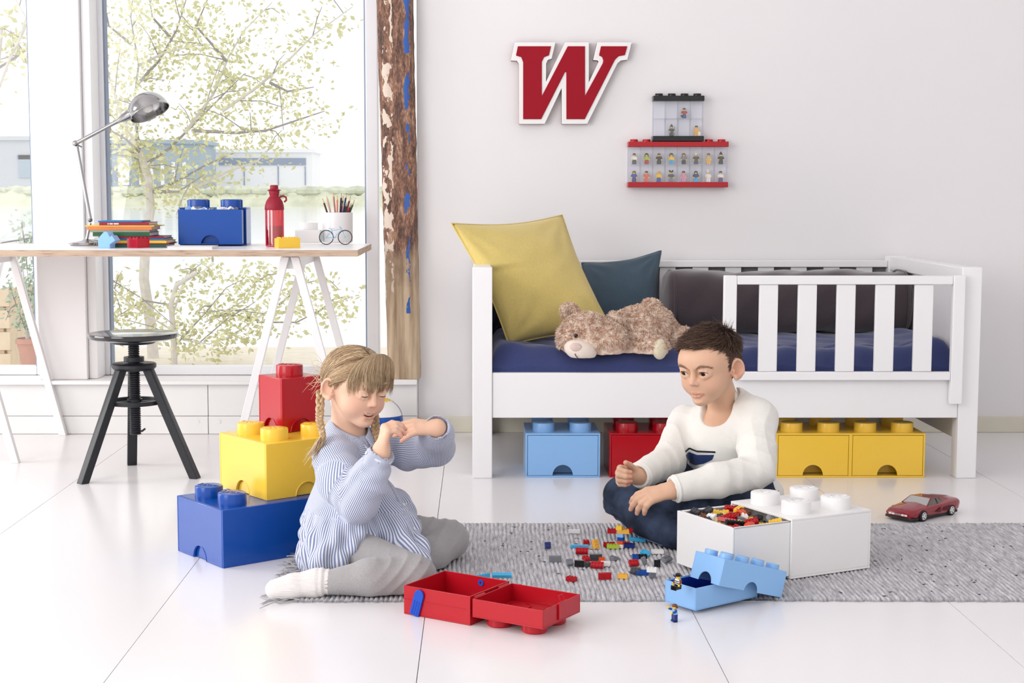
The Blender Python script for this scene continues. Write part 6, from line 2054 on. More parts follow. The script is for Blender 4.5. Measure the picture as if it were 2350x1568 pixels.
def hand_sdf(S, wrist, d, n, L, curls, left=False, spread=(.12, .03, -.05, -.16), thumb=(.5, .5, .5), r=1.0, thumb_curl=.3):
    d = arr(d); d /= np.linalg.norm(d); n = arr(n); n = n - d * (n @ d); n /= np.linalg.norm(n)
    lat = np.cross(n, d) if left else np.cross(d, n)
    w = arr(wrist)
    kn = []
    for i, o in enumerate((.155, .052, -.052, -.145)):
        k_ = w + d * L * (.47 - .025 * abs(i - 1)) + lat * o * L
        kn.append(k_)
        S.cap(w + lat * o * .55 * L, k_, .085 * L * r, .075 * L * r, k=.05 * L)
    S.cap(w, w + d * .25 * L, .13 * L * r, .12 * L * r, k=.06 * L)
    tips = []
    for i in range(4):
        ln = (.44, .49, .46, .36)[i] * L
        dd = d + lat * spread[i]; dd /= np.linalg.norm(dd)
        nn = n - dd * (n @ dd); nn /= np.linalg.norm(nn)
        p = kn[i]; an = 0
        for j, f in enumerate((.45, .31, .24)):
            an += curls[i][j]
            q = p + (dd * math.cos(an) + nn * math.sin(an)) * ln * f
            S.cap(p, q, (.068 - .006 * j) * L * r * (.92 if i == 3 else 1), (.064 - .008 * j) * L * r * (.92 if i == 3 else 1), k=.022 * L)
            p = q
        tips.append(p)
    tb = w + d * .13 * L + lat * .14 * L + n * .03 * L
    td = d * thumb[0] + lat * thumb[1] + n * thumb[2]; td /= np.linalg.norm(td)
    p1 = tb + td * .26 * L
    t2 = td + d * thumb_curl + n * thumb_curl * .5; t2 /= np.linalg.norm(t2)
    p2 = p1 + t2 * .22 * L
    S.cap(w + lat * .06 * L, tb, .09 * L * r, .09 * L * r, k=.05 * L)
    S.cap(tb, p1, .085 * L * r, .07 * L * r, k=.04 * L)
    S.cap(p1, p2, .068 * L * r, .055 * L * r, k=.02 * L)
    tips.append(p2)
    return tips
def eyes(t, T, h, A, base, gaze, iris_rgb):
    Mw = mat('eye_white', (238, 234, 232), rough=.12, vary=.02)
    Mi = mat('iris_%d' % iris_rgb[0], iris_rgb, rough=.1, vary=.2, scale=400); Mp = mat('pupil_black', (6, 5, 6), rough=.05, vary=0)
    g = A @ arr(gaze); g = Vector(g / np.linalg.norm(g))
    for s in (-1, 1):
        c_ = Vector(T((s * .150, .332, -.002)) - base); r = .071 * h
        e_ = MB().ball(c_, r, 24, 16).build('eye', Mw, t, ang=None)
        gg = (g + Vector(A @ arr((s * .10, 0, 0)))).normalized()
        M = Matrix.Translation(c_) @ gg.to_track_quat('Z', 'Y').to_matrix().to_4x4()
        cap_ = lambda a0, a1, rr: [(max(1e-5, rr * math.sin(a0 + (a1 - a0) * k / 6)), rr * math.cos(a0 + (a1 - a0) * k / 6)) for k in range(7)]
        MB().lathe(cap_(R(34), R(14), r * 1.006), 24, M, caps=False).build('iris', Mi, e_, ang=None)
        MB().lathe(cap_(R(16), 0, r * 1.009), 20, M, caps=False).build('pupil', Mp, e_, ang=None)
def brow_lash(t, T, h, base, lash, brow_pts, rgb, m_lash):
    rs = np.random.RandomState(2)
    for s, q in zip((-1, 1), lash):
        cr_ = []
        for k in range(17):
            u_ = k / 16 * 4; i = min(int(u_), 3); f = u_ - i
            p0_, p1_, p2_, p3_ = q[max(i - 1, 0)], q[i], q[i + 1], q[min(i + 2, 4)]
            cr_.append(.5 * ((2 * p1_) + (p2_ - p0_) * f + (2 * p0_ - 5 * p1_ + 4 * p2_ - p3_) * f * f + (3 * p1_ - p0_ - 3 * p2_ + p3_) * f ** 3))
        b = MB(); b.tube([Vector(p - base) + Vector(T((0, .012, -.007)) - T((0, 0, 0))) for p in cr_], [.0003 + .0007 * math.sin(math.pi * k / 16) for k in range(17)], 6)
        b.build('eyelashes', m_lash, t)
    for s in (-1, 1):
        pts = [T((s * x, y, z)) for x, y, z in brow_pts]
        N = 70; K = 4
        u = rs.uniform(0, 1, N) * (len(pts) - 1.001)
        i = u.astype(int); f = (u - i)[:, None]
        pp = arr(pts)
        a = pp[i] * (1 - f) + pp[i + 1] * f
        d = pp[np.minimum(i + 1, len(pts) - 1)] - pp[i]; d /= np.linalg.norm(d, axis=1)[:, None]
        up = (T((0, 0, 1)) - T((0, 0, 0))) / h; fw = (T((0, 1, 0)) - T((0, 0, 0))) / h
        a = a + up * rs.normal(0, .005 * h, N)[:, None]
        d = d + up * rs.normal(.15, .2, N)[:, None]
        st_ = np.stack([a + d * (.05 * h) * k / (K - 1) + fw * (.0045 - .0015 * k / (K - 1)) for k in range(K)], 1)
        strands('eyebrow', st_, .00045, tone_mat('brow_%d_%s' % (rgb[0], s), [rgb, tuple(min(255, x + 25) for x in rgb)]), t, base, rs.uniform(0, 1, N))
def tint_skin(V, base_rgb, zones):
    """zones: (distance array, radius, rgb, strength)"""
    C = np.repeat(arr(lin(base_rgb))[None], len(V), 0)
    for d, r, rgb, s in zones:
        w = (np.clip(1 - d / r, 0, 1) ** .8 * s)[:, None]
        C = C * (1 - w) + arr(lin(rgb)) * w
    return C
def bvh_of(V, F): return BVHTree.FromPolygons([Vector(v) for v in V], [tuple(f) for f in F.tolist()])
CAMP = Vector((0, 0, HCAM))
def surf(bv, px, py, lift=.001):
    """point of a surface under a pixel, lifted along the surface normal"""
    d = (P(px, py, 3.0) - CAMP).normalized()
    hit = bv.ray_cast(CAMP, d)
    if hit[0] is None: return None, None
    n = hit[1]
    if n.dot(d) > 0: n = -n
    return hit[0] + n * lift, n
def ring(b, c, axis, r, tube_r, n=28, m=8, ex=None):
    axis = Vector(axis).normalized(); u = axis.orthogonal().normalized(); w = axis.cross(u)
    b.tube([Vector(c) + (u * math.cos(2 * math.pi * k / n) + w * math.sin(2 * math.pi * k / n)) * r for k in range(n)], tube_r, m, closed=True)
    return b

# ------------------------------------------------------------------ girl
def girl():
    q = lambda px, py, y: arr(P(px, py, y))
    base = arr((*PF(790, 1285).xy, RUGZ))
    t = thing('person', 'girl with blond braids in a striped blue tunic sitting on the rug', 'person', tuple(base))
    h = .190
    A = frame(R(41), R(9), R(-4)); C = q(815, 888, 3.775)
    T = lambda p: C + A @ (arr(p) * h)
    NB = q(797, 1012, 3.81)
    shN, elN, wrN = q(766, 1052, 3.735), q(822, 1150, 3.635), q(872, 1046, 3.60)
    shF, elF, wrF = q(880, 1022, 3.92), q(1000, 1026, 3.87), q(1003, 984, 3.735)
    # --- body
    S = SDF((-.545, 3.43, 0.0), (.0, 4.0, .60), .0019)
    upl, lol = head_sdf(S, T, h, A, smile=True)
    lash = lids(S, T, h, -.020, -.038, A, cover=1)
    S.cap(T((0, -.13, -.22)), NB, .038, .044, k=.02)
    tipsN = hand_sdf(S, q(876, 1030, 3.60), (.22, -.05, .97), (.92, .35, .05), .112,
                     [(1.0, .55, .25), (1.15, .6, .3), (1.25, .65, .3), (1.3, .7, .3)], spread=(.05, .0, -.02, -.05), thumb=(.75, .45, .75))
    tipsF = hand_sdf(S, q(1000, 984, 3.735), (-1, -.12, .10), (-.05, .62, -.78), .118,
                     [(.45, .2, .1), (.42, .2, .1), (.34, .18, .1), (.30, .25, .2)], left=True, spread=(.10, .0, -.14, -.48), thumb=(.9, .3, .5))
    S.chain([wrN, elN, shN], [.021, .026, .032], k=.02); S.chain([wrF, elF, shF], [.021, .026, .032], k=.02)
    S.cap(wrN, q(876, 1030, 3.60), .021, .019, k=.01); S.cap(wrF, q(1000, 984, 3.735), .021, .019, k=.01)
    S.ell(q(802, 1075, 3.82), (.075, .075, .085), k=.03); S.chain([q(802, 1075, 3.82), q(795, 1230, 3.82)], [.065, .07], k=.03)
    S.chain([shN, NB, shF], [.03, .035, .03], k=.03)
    hipN, knN, smN, anN = q(790, 1262, 3.70), q(950, 1322, 3.555), q(850, 1326, 3.525), q(756, 1336, 3.522)
    hipF, knF, smF, anF = q(860, 1232, 3.86), q(1030, 1238, 3.89), q(985, 1277, 3.79), q(905, 1316, 3.68)
    S.chain([hipN, knN, smN, anN], [.055, .038, .034, .02], k=.02); S.chain([hipF, knF, smF, anF], [.055, .038, .034, .022], k=.02)
    S.chain([anN, q(722, 1336, 3.52), q(660, 1346, 3.515)], [.02, .02, .018], k=.02)
    S.clip_below(RUGZ + .004)
    V, F = S.mesh(); V = smooth_verts(V, F, 2, .4)
    zones = [(np.linalg.norm(V - T((s * .19, .27, -.15)), axis=1), .16 * h, (236, 160, 142), .4) for s in (-1, 1)]
    zones += [(np.linalg.norm(V - T((s * .40, -.02, -.04)), axis=1), .13 * h, (224, 148, 128), .35) for s in (-1, 1)]
    zones += [(np.linalg.norm(V - T((0, .46, -.13)), axis=1), .09 * h, (238, 166, 146), .5)]
    zones += [(np.minimum(seg_dist(V, upl), seg_dist(V, lol)), .019 * h, (200, 112, 104), .85)]
    zones += [(np.linalg.norm(V - p_, axis=1), .018, (232, 148, 126), .55) for p_ in tipsN + tipsF]
    sculpt('body', V, F, skin_mat('girl_skin'), t, base, attr={'tint': tint_skin(V, (236, 193, 166), zones)})
    eyes(t, T, h, A, base, (.05, .80, -.42), (60, 64, 70))
    brow_lash(t, T, h, base, lash, [(.07, .41, .135), (.13, .415, .15), (.20, .38, .14), (.25, .33, .105)], (196, 166, 132), mat('lash_brown', (44, 32, 30), rough=.6))
    # mouth inside and teeth
    MB().ball(Vector(T((0, .348, -.286)) - base), (.104 * h, .03 * h, .034 * h), 18, 10, Matrix(A.tolist())).build('mouth_interior', mat('mouth_dark', (96, 30, 34), rough=.4), t, ang=None)
    Vt = []; Ft = []; nt_ = 24
    for i in range(nt_ + 1):
        x = -.088 + .176 * i / nt_
        y = .392 - 2.6 * x * x; zb_ = -.289 + 2.6 * x * x + .0016 * abs(math.sin(x / .0275 * math.pi))
        for z_, dy_ in ((-.245, 0), (zb_ + .008, .003), (zb_, 0), (zb_, -.02)): Vt.append(Vector(T((x, y + dy_, z_)) - base))
        if i:
            for j in range(3): Ft.append((4 * i - 4 + j, 4 * i + j, 4 * i + j + 1, 4 * i - 3 + j))
    bt = MB(); bt.v = Vt; bt.f = Ft; bt.build('teeth', mat('tooth_white', (240, 235, 226), rough=.25), t, ang=None)
    # --- hair
    rs = np.random.RandomState(5)
    Er = arr((.375, .455, .395)); Ec = arr((0, -.05, .12))
    def on(dirs, k): return Ec + dirs / np.linalg.norm(dirs, axis=-1, keepdims=True) * Er * k
    hair = []; tone = []
    K = 12
    u = np.linspace(0, 1, K)[None, :, None]
    def slerp(a, b, u):
        a = a / np.linalg.norm(a, axis=-1, keepdims=True); b = b / np.linalg.norm(b, axis=-1, keepdims=True)
        om = np.arccos(np.clip((a * b).sum(-1, keepdims=True), -1, 1))[:, None]; so = np.sin(om) + 1e-6
        return np.sin((1 - u) * om) / so * a[:, None] + np.sin(u * om) / so * b[:, None]
    for sgn in (-1, 1):
        N = 1800
        y0 = rs.uniform(-.95, .62, N)
        st_ = np.stack([sgn * np.abs(rs.normal(.01, .05, N)), y0, np.sqrt(np.maximum(.05, 1 - y0 ** 2))], 1)
        low = rs.uniform(0, 1, N) < .45
        st_[low, 0] = sgn * rs.uniform(.05, .8, low.sum())
        en = np.stack([sgn * rs.normal(.84, .05, N), rs.normal(-.42, .07, N), rs.normal(-.42, .07, N)], 1)
        D = slerp(st_, en, u)
        lift = 1.045 + rs.uniform(0, .05, N)[:, None, None] * np.sin(np.pi * u) + .012 * np.sin(u * 9 + rs.uniform(0, 6, N)[:, None, None])
        hair.append(on(D, lift)); tone.append(np.clip(rs.normal(.5, .24, N) + .35 * (rs.uniform(0, 1, N) < .12), 0, 1))
    # fringe over the forehead
    N = 1500
    x = np.clip(rs.normal(0, .48, N), -1.05, 1.05)
    st_ = np.stack([x * .45, rs.uniform(.05, .45, N), np.full(N, .9)], 1)
    en = np.stack([x * .86 + rs.normal(0, .04, N), np.sqrt(np.maximum(.1, 1 - (x * .86) ** 2)), rs.uniform(-.27, .06, N) - .14 * np.abs(x) ** 3], 1)
    D = slerp(st_, en, u)
    lift = 1.045 + .03 * np.sin(np.pi * u * .9) + rs.uniform(0, .03, N)[:, None, None]
    fr = on(D, lift)
    # let the fringe hang straight once past the brow of the skull, just clear of the forehead
    fr[..., 1] = np.maximum(fr[..., 1], .36 - .5 * np.abs(fr[..., 0]) ** 1.6 + .05)
    fr = fr + (rs.normal(0, .012, (N, 1, 3)) * u ** 2)
    hair.append(fr); tone.append(np.clip(rs.normal(.58, .2, N) + .35 * (rs.uniform(0, 1, N) < .12), 0, 1))
    # side wisps in front of the ear
    N = 900
    for sgn in (-1, 1):      # hair swept from the temple back to the braid
        a_ = rs.uniform(0, 1, N)
        st_ = np.stack([sgn * (.05 + .55 * a_), .72 - .14 * a_, .72 - .5 * a_ + rs.normal(0, .06, N)], 1)
        en = np.stack([sgn * rs.normal(.86, .04, N), rs.normal(-.42, .06, N), rs.normal(-.38, .06, N)], 1)
        hair.append(on(slerp(st_, en, u), 1.045 + rs.uniform(0, .045, N)[:, None, None] * np.sin(np.pi * u) + .01)); tone.append(np.clip(rs.normal(.55, .2, N), 0, 1))
    N = 160
    for sgn in (-1, 1):
        st_ = np.stack([sgn * rs.uniform(.55, .8, N), rs.uniform(.35, .6, N), rs.uniform(.3, .55, N)], 1)
        en = np.stack([sgn * rs.normal(.97, .03, N), rs.normal(.12, .1, N), rs.uniform(-.4, -.1, N)], 1)
        hair.append(on(slerp(st_, en, u), 1.03 + .02 * rs.uniform(0, 1, N)[:, None, None])); tone.append(np.clip(rs.normal(.5, .2, N), 0, 1))
    # stray fly-away hairs behind the head
    N = 22
    st_ = np.stack([-rs.uniform(.4, .9, N), -rs.uniform(.3, .8, N), rs.uniform(-.4, .3, N)], 1)
    d0 = on(st_, 1.05)[:, None] ; dr = np.stack([-rs.uniform(.03, .18, N), -rs.uniform(.05, .22, N), rs.normal(-.1, .12, N)], 1)[:, None]
    hair.append(d0 + dr * u + np.stack([0 * u[..., 0] * N for _ in range(3)], -1) * 0 + .05 * np.sin(u * 4 + rs.uniform(0, 6, N)[:, None, None]) * arr((0, 0, 1))); tone.append(np.full(N, .9))
    Hh = np.concatenate(hair); tn = np.concatenate(tone)
    W_ = C + (Hh * h) @ A.T
    Mh = tone_mat('blond_hair', [(98, 74, 58), (152, 122, 92), (192, 162, 124), (236, 216, 182)], .4)
    hairo = strands('hair', W_, .0008, Mh, t, base, tn)
    # under-layer so that no scalp shows
    b = MB(); n1, n2 = 64, 40; Vc = []; keep = []
    for i in range(n2 + 1):
        th = math.pi * i / n2
        for k in range(n1):
            a = 2 * math.pi * k / n1
            d = arr((math.sin(th) * math.cos(a), math.sin(th) * math.sin(a), math.cos(th)))
            p = Ec + d * Er * 1.035
            f_front = (p[1] > .12 and p[2] < .26) or (p[1] > -.02 and p[2] < .12) or p[2] < -.24 or (abs(p[0]) > .22 and p[2] < -.08 and p[1] > -.2)
            keep.append(not f_front); Vc.append(tuple(C + A @ (p * h) - base))
    Fc = []
    for i in range(n2):
        for k in range(n1):
            k2 = (k + 1) % n1; f = (i * n1 + k, i * n1 + k2, (i + 1) * n1 + k2, (i + 1) * n1 + k)
            if all(keep[j] for j in f): Fc.append(f)
    b.v = Vc; b.f = Fc
    o = b.build('hair_base', mat('blond_base', (128, 98, 70), rough=.6, vary=.2, scale=300), hairo, ang=None, merge=1e-6)
    # braids
    def braid(path, r, n_turn, tail):
        path = [Vector(p) for p in path]
        N = 60
        pts = []
        L_ = len(path) - 1
        for i in range(N):
            u_ = i / (N - 1) * L_; j = min(int(u_), L_ - 1); pts.append(path[j].lerp(path[j + 1], u_ - j))
        b = MB()
        sx = Vector((1, 0, 0)); sy = Vector((0, 1, 0))
        for k in range(3):
            pp = []; rr = []
            for i, p in enumerate(pts):
                ph = 2 * math.pi * (n_turn * i / N + k / 3)
                taper = 1 - .35 * i / N
                pp.append(p + (sx * math.sin(ph) * 1.0 + sy * math.sin(2 * ph) * .55) * r * taper - Vector(base)); rr.append(r * .78 * taper)
            b.tube(pp, rr, 7)
        o = b.build('braid', None, hairo)
        me = o.data; a = me.attributes.new('tone', 'FLOAT', 'POINT')
        co = np.zeros(len(me.vertices) * 3); me.vertices.foreach_get('co', co); co = co.reshape(-1, 3)
        a.data.foreach_set('value', (.62 + .22 * fnoise(co, 500, 3)).astype(np.float32)); me.materials.append(Mh)
        e0 = arr(pts[-1]); N2 = 70
        st_ = e0 + rs.normal(0, .003, (N2, 3)); en = arr(tail) + rs.normal(0, .009, (N2, 3))
        uu = np.linspace(0, 1, 8)[None, :, None]
        strands('braid_tail', st_[:, None] * (1 - uu) + en[:, None] * uu + .004 * np.sin(uu * 5)[..., :] * rs.normal(0, 1, (N2, 1, 3)), .0008, Mh, hairo, base, np.clip(rs.normal(.7, .15, N2), 0, 1))
        MB().ball(pts[-1] - Vector(base), .006, 10, 6).build('hair_tie', mat('hair_tie', (190, 160, 120), rough=.7), hairo)
    braid([T((-.36, -.25, -.12)), q(734, 945, 3.735), q(733, 965, 3.72), q(739, 990, 3.705), q(741, 1004, 3.70)], .007, 3.6, q(714, 1052, 3.70))
    braid([T((.34, -.2, -.14)), T((.36, .05, -.42)), q(862, 990, 3.80), q(868, 1012, 3.79)], .0085, 3.0, q(872, 1040, 3.785))

    # --- tunic
    S = SDF((-.58, 3.45, 0.0), (.06, 4.1, .46), .0036)
    Ab = frame(R(50), 0)
    S.ell(q(803, 1072, 3.815), (.092, .078, .085), Ab, k=.03)
    S.chain([q(800, 1040, 3.81), q(800, 1150, 3.815)], [.06, .08], k=.03)
    S.chain([q(770, 1040, 3.745), NB - arr((0, 0, .012)), q(868, 1028, 3.89)], [.042, .05, .042], k=.03)
    S.ell(q(798, 1150, 3.815), (.088, .085, .07), Ab, k=.03)
    # gathered skirt
    S.chain([q(800, 1160, 3.815), q(808, 1215, 3.80), q(812, 1262, 3.77)], [.088, .108, .122], k=.03)
    S.chain([q(752, 1200, 3.80), q(745, 1270, 3.765)], [.055, .058], k=.04)
    S.chain([q(765, 1272, 3.70), q(740, 1282, 3.69)], [.05, .045], k=.03)
    S.chain([q(860, 1150, 3.79), q(905, 1215, 3.74), q(948, 1272, 3.675), q(976, 1306, 3.60)], [.06, .05, .032, .014], k=.03)
    S.chain([q(905, 1160, 3.86), q(930, 1230, 3.83)], [.045, .04], k=.03)
    S.chain([q(762, 1215, 3.72), q(758, 1262, 3.655), q(750, 1282, 3.62)], [.07, .06, .045], k=.03)
    S.chain([q(790, 1200, 3.73), q(800, 1232, 3.66)], [.06, .05], k=.03)
    # sleeves
    S.chain([shN, q(785, 1105, 3.675), elN], [.054, .056, .05], k=.02)
    S.chain([elN, q(848, 1098, 3.612), wrN], [.05, .046, .033], k=.015)
    S.chain([shF, q(940, 1030, 3.895), elF], [.05, .052, .048], k=.02)
    S.chain([elF, wrF + (elF - wrF) * .3, wrF], [.048, .042, .034], k=.015)
    # hollow cuffs and neck
    S.cap(wrN + (wrN - elN) * .1, wrN + (wrN - elN) * .4, .027, k=.004, op='sub'); S.cap(wrF + (wrF - elF) * .05, wrF + (wrF - elF) * .4, .028, k=.004, op='sub')
    S.cap(NB + arr((0, 0, .018)), T((0, -.06, -.30)), .05, k=.006, op='sub')
    S.clip_below(RUGZ + .002)
    V, F = S.mesh(); V = smooth_verts(V, F, 2, .5)
    N = vnormals(V, F)
    # folds: gathers below the waist, creases along the arms
    ax = q(800, 1150, 3.815)
    ang_ = np.arctan2(V[:, 1] - ax[1], V[:, 0] - ax[0])
    low = np.clip((ax[2] - V[:, 2]) / .05, 0, 1)
    dN = np.minimum(seg_dist(V, [shN, elN]), seg_dist(V, [elN, wrN])); dF = np.minimum(seg_dist(V, [shF, elF]), seg_dist(V, [elF, wrF]))
    arm = (np.minimum(dN, dF) < .064) & (V[:, 2] > .16)
    disp = np.where(arm, 0, low * (.0065 * np.sin(ang_ * 21 + 2.5 * np.sin(V[:, 2] * 30)) + .004 * np.sin(ang_ * 37 + V[:, 2] * 40)))
    def creases(V, a, b, f, amp, seed):
        ab = b - a; L_ = np.linalg.norm(ab); tt = ((V - a) @ ab) / L_
        return amp * np.sin(tt * f + fnoise(V, 35, seed) * 2.2) * (fnoise(V, 22, seed + 1) > -.25)
    disp = disp + np.where(arm & (dN <= dF), creases(V, elN, wrN, 150, .0022, 2) + creases(V, shN, elN, 110, .0026, 4), 0) + np.where(arm & (dF < dN), creases(V, shF, elF, 120, .0026, 6), 0)
    disp = disp + .002 * fnoise(V, 60, 9) * (~arm)
    V = V + N * disp[:, None]
    V[:, 2] = np.maximum(V[:, 2], RUGZ + .001)
    # stripe coordinate: round the body on the trunk, round the arm on the sleeves
    r_ = np.hypot(V[:, 0] - ax[0], V[:, 1] - ax[1])
    stripe = ang_ * np.where(V[:, 2] < ax[2] - .01, .14, .10)
    def around(V, a, b):
        ab = (b - a) / np.linalg.norm(b - a); o = np.cross(ab, (0.3, 1, 0.2)); o /= np.linalg.norm(o); w = np.cross(ab, o)
        return np.arctan2((V - a) @ w, (V - a) @ o) * .045
    isN = arm & (dN <= dF); isF = arm & (dF < dN)
    stripe = np.where(isN, np.where(seg_dist(V, [shN, elN]) < seg_dist(V, [elN, wrN]), around(V, shN, elN), around(V, elN, wrN)), stripe)
    stripe = np.where(isF, np.where(seg_dist(V, [shF, elF]) < seg_dist(V, [elF, wrF]), around(V, shF, elF), around(V, elF, wrF)), stripe)
    Mt = stripe_mat('tunic_stripe', (230, 232, 240), (128, 140, 178), .0038)
    tun = sculpt('tunic', V, F, Mt, t, base, attr={'stripe': stripe})
    bv = bvh_of(V, F)
    # collar leaves
    up = arr(T((0, -.06, -.30))) - NB; up = up / np.linalg.norm(up)
    fwd = arr((.77, -.64, 0)); fwd = fwd - up * (fwd @ up); fwd /= np.linalg.norm(fwd); lf = np.cross(up, fwd)
    for s in (-1, 1):
        n1, n2 = 22, 6; Vv = []; Ff = []; sp = []
        for i in range(n1 + 1):
            a = math.pi * i / n1 * .97
            dirv = -fwd * math.cos(a) + lf * s * math.sin(a)
            for j in range(n2 + 1):
                v_ = j / n2
                wid = .030 + .016 * max(0, (i / n1 - .7) / .3)
                rad = .043 + v_ * wid * .85; zz = .058 - v_ * (.040 + .012 * (i / n1)) + .006 * math.sin(v_ * math.pi) - .030 * (i / n1) ** 2
                p = NB + dirv * rad + up * zz + fwd * (.012 * (i / n1))
                Vv.append(p - base); sp.append(v_ * .05)
        for i in range(n1):
            for j in range(n2):
                a = i * (n2 + 1) + j; Ff.append((a, a + 1, a + n2 + 2, a + n2 + 1))
        o = sculpt('collar', arr(Vv) + base, arr(Ff).astype(int), Mt, tun, base, attr={'stripe': arr(sp)})
        md = o.modifiers.new('thickness', 'SOLIDIFY'); md.thickness = .0022
    # buttons down the front and on the cuff
    Mbtn = mat('pearl_button', (240, 240, 244), rough=.25)
    for (px, py) in ((842, 1040), (900, 1105), (926, 1160), (950, 1215), (884, 1043)):
        p_, n_ = surf(bv, px, py, .001)
        if p_ is not None:
            M = Matrix.Translation(p_ - Vector(base)) @ n_.to_track_quat('Z', 'Y').to_matrix().to_4x4()
            MB().lathe([(0, 0), (.0048, 0), (.005, .001), (.0048, .002), (.0035, .0016), (0, .0016)], 16, M).build('button', Mbtn, tun)
    pts = [surf(bv, px, py, .0012)[0] for px, py in ((836, 1022), (868, 1062), (892, 1100), (915, 1150), (936, 1200), (955, 1245), (972, 1290))]
    pts = [p_ - Vector(base) for p_ in pts if p_ is not None]
    if len(pts) > 2: 
        o = MB().tube(pts, .0022, 6).build('placket', Mt, tun)
        a = o.data.attributes.new('stripe', 'FLOAT', 'POINT')
    for w_, e_, r_ in ((wrN, elN, .0305), (wrF, elF, .031)):
        ring(MB(), w_ - base, w_ - e_, r_, .0034).build('cuff', mat('cuff_pale', (222, 227, 238), rough=.9, vary=.06, scale=200), tun)
    # --- leggings
    S = SDF((-.50, 3.42, 0.0), (.04, 4.06, .24), .0034)
    S.chain([hipN, knN], [.06, .051], k=.02); S.chain([knN, smN, anN], [.05, .045, .029], k=.012)
    S.chain([hipF, knF], [.07, .051], k=.02); S.chain([knF, smF, anF], [.05, .045, .03], k=.012)
    S.ell(q(800, 1255, 3.79), (.10, .10, .06), k=.03)
    S.clip_below(RUGZ + .002)
    V, F = S.mesh(); V = smooth_verts(V, F, 2, .5); N = vnormals(V, F)
    dk = np.minimum(np.linalg.norm(V - (knN + arr((-.02, -.02, .03))), axis=1), np.linalg.norm(V - (knF + arr((-.02, -.02, .03))), axis=1))
    bend = np.exp(-(dk / .07) ** 2)
    V = V + N * (bend * .0026 * (1 - 2 * np.abs(np.sin((V @ arr((.8, .2, -.9))) * 105 + fnoise(V, 24, 2) * 1.4)) ** .6) + .0014 * fnoise(V, 70, 3) * (V[:, 2] > .012))[:, None]
    V[:, 2] = np.maximum(V[:, 2], RUGZ + .001)
    Ml = fabric('heather_grey', (166, 163, 164), vary=.16, scale=260, bump=.3, bscale=700)
    leg = sculpt('leggings', V, F, Ml, t, base)
    b = MB(); ring(b, anN - base + arr((.004, 0, 0)), (1, .02, 0), .0285, .0022, 26, 6); ring(b, anN - base + arr((.022, 0, .001)), (1, .02, 0), .0312, .0016, 26, 6)
    b.build('hem', Ml, leg)
    # --- sock
    S = SDF((-.60, 3.42, 0.0), (-.30, 3.62, .12), .0028)
    S.chain([anN + arr((.006, 0, 0)), q(738, 1335, 3.522), q(722, 1340, 3.52)], [.0265, .028, .031], k=.012)
    S.chain([q(722, 1338, 3.52), q(672, 1346, 3.515), q(632, 1354, 3.51)], [.031, .028, .0215], k=.012)
    S.ell(q(645, 1352, 3.512), (.034, .026, .024), k=.01)
    S.clip_below(RUGZ - .004)
    V, F = S.mesh(); V = smooth_verts(V, F, 2); N = vnormals(V, F)
    nearank = np.clip((V[:, 0] - q(740, 1335, 3.52)[0]) / .03 + .8, 0, 1)
    an_ = np.arctan2(V[:, 2] - .035, V[:, 1] - 3.515)
    V = V + N * (.0009 * np.sin(an_ * 34) + nearank * .0016 * np.sin(V[:, 0] * 420))[:, None]
    V[:, 2] = np.maximum(V[:, 2], .0035)
    sculpt('sock', V, F, fabric('ribbed_sock', (232, 228, 226), vary=.04, bump=.3), t, base)
girl()

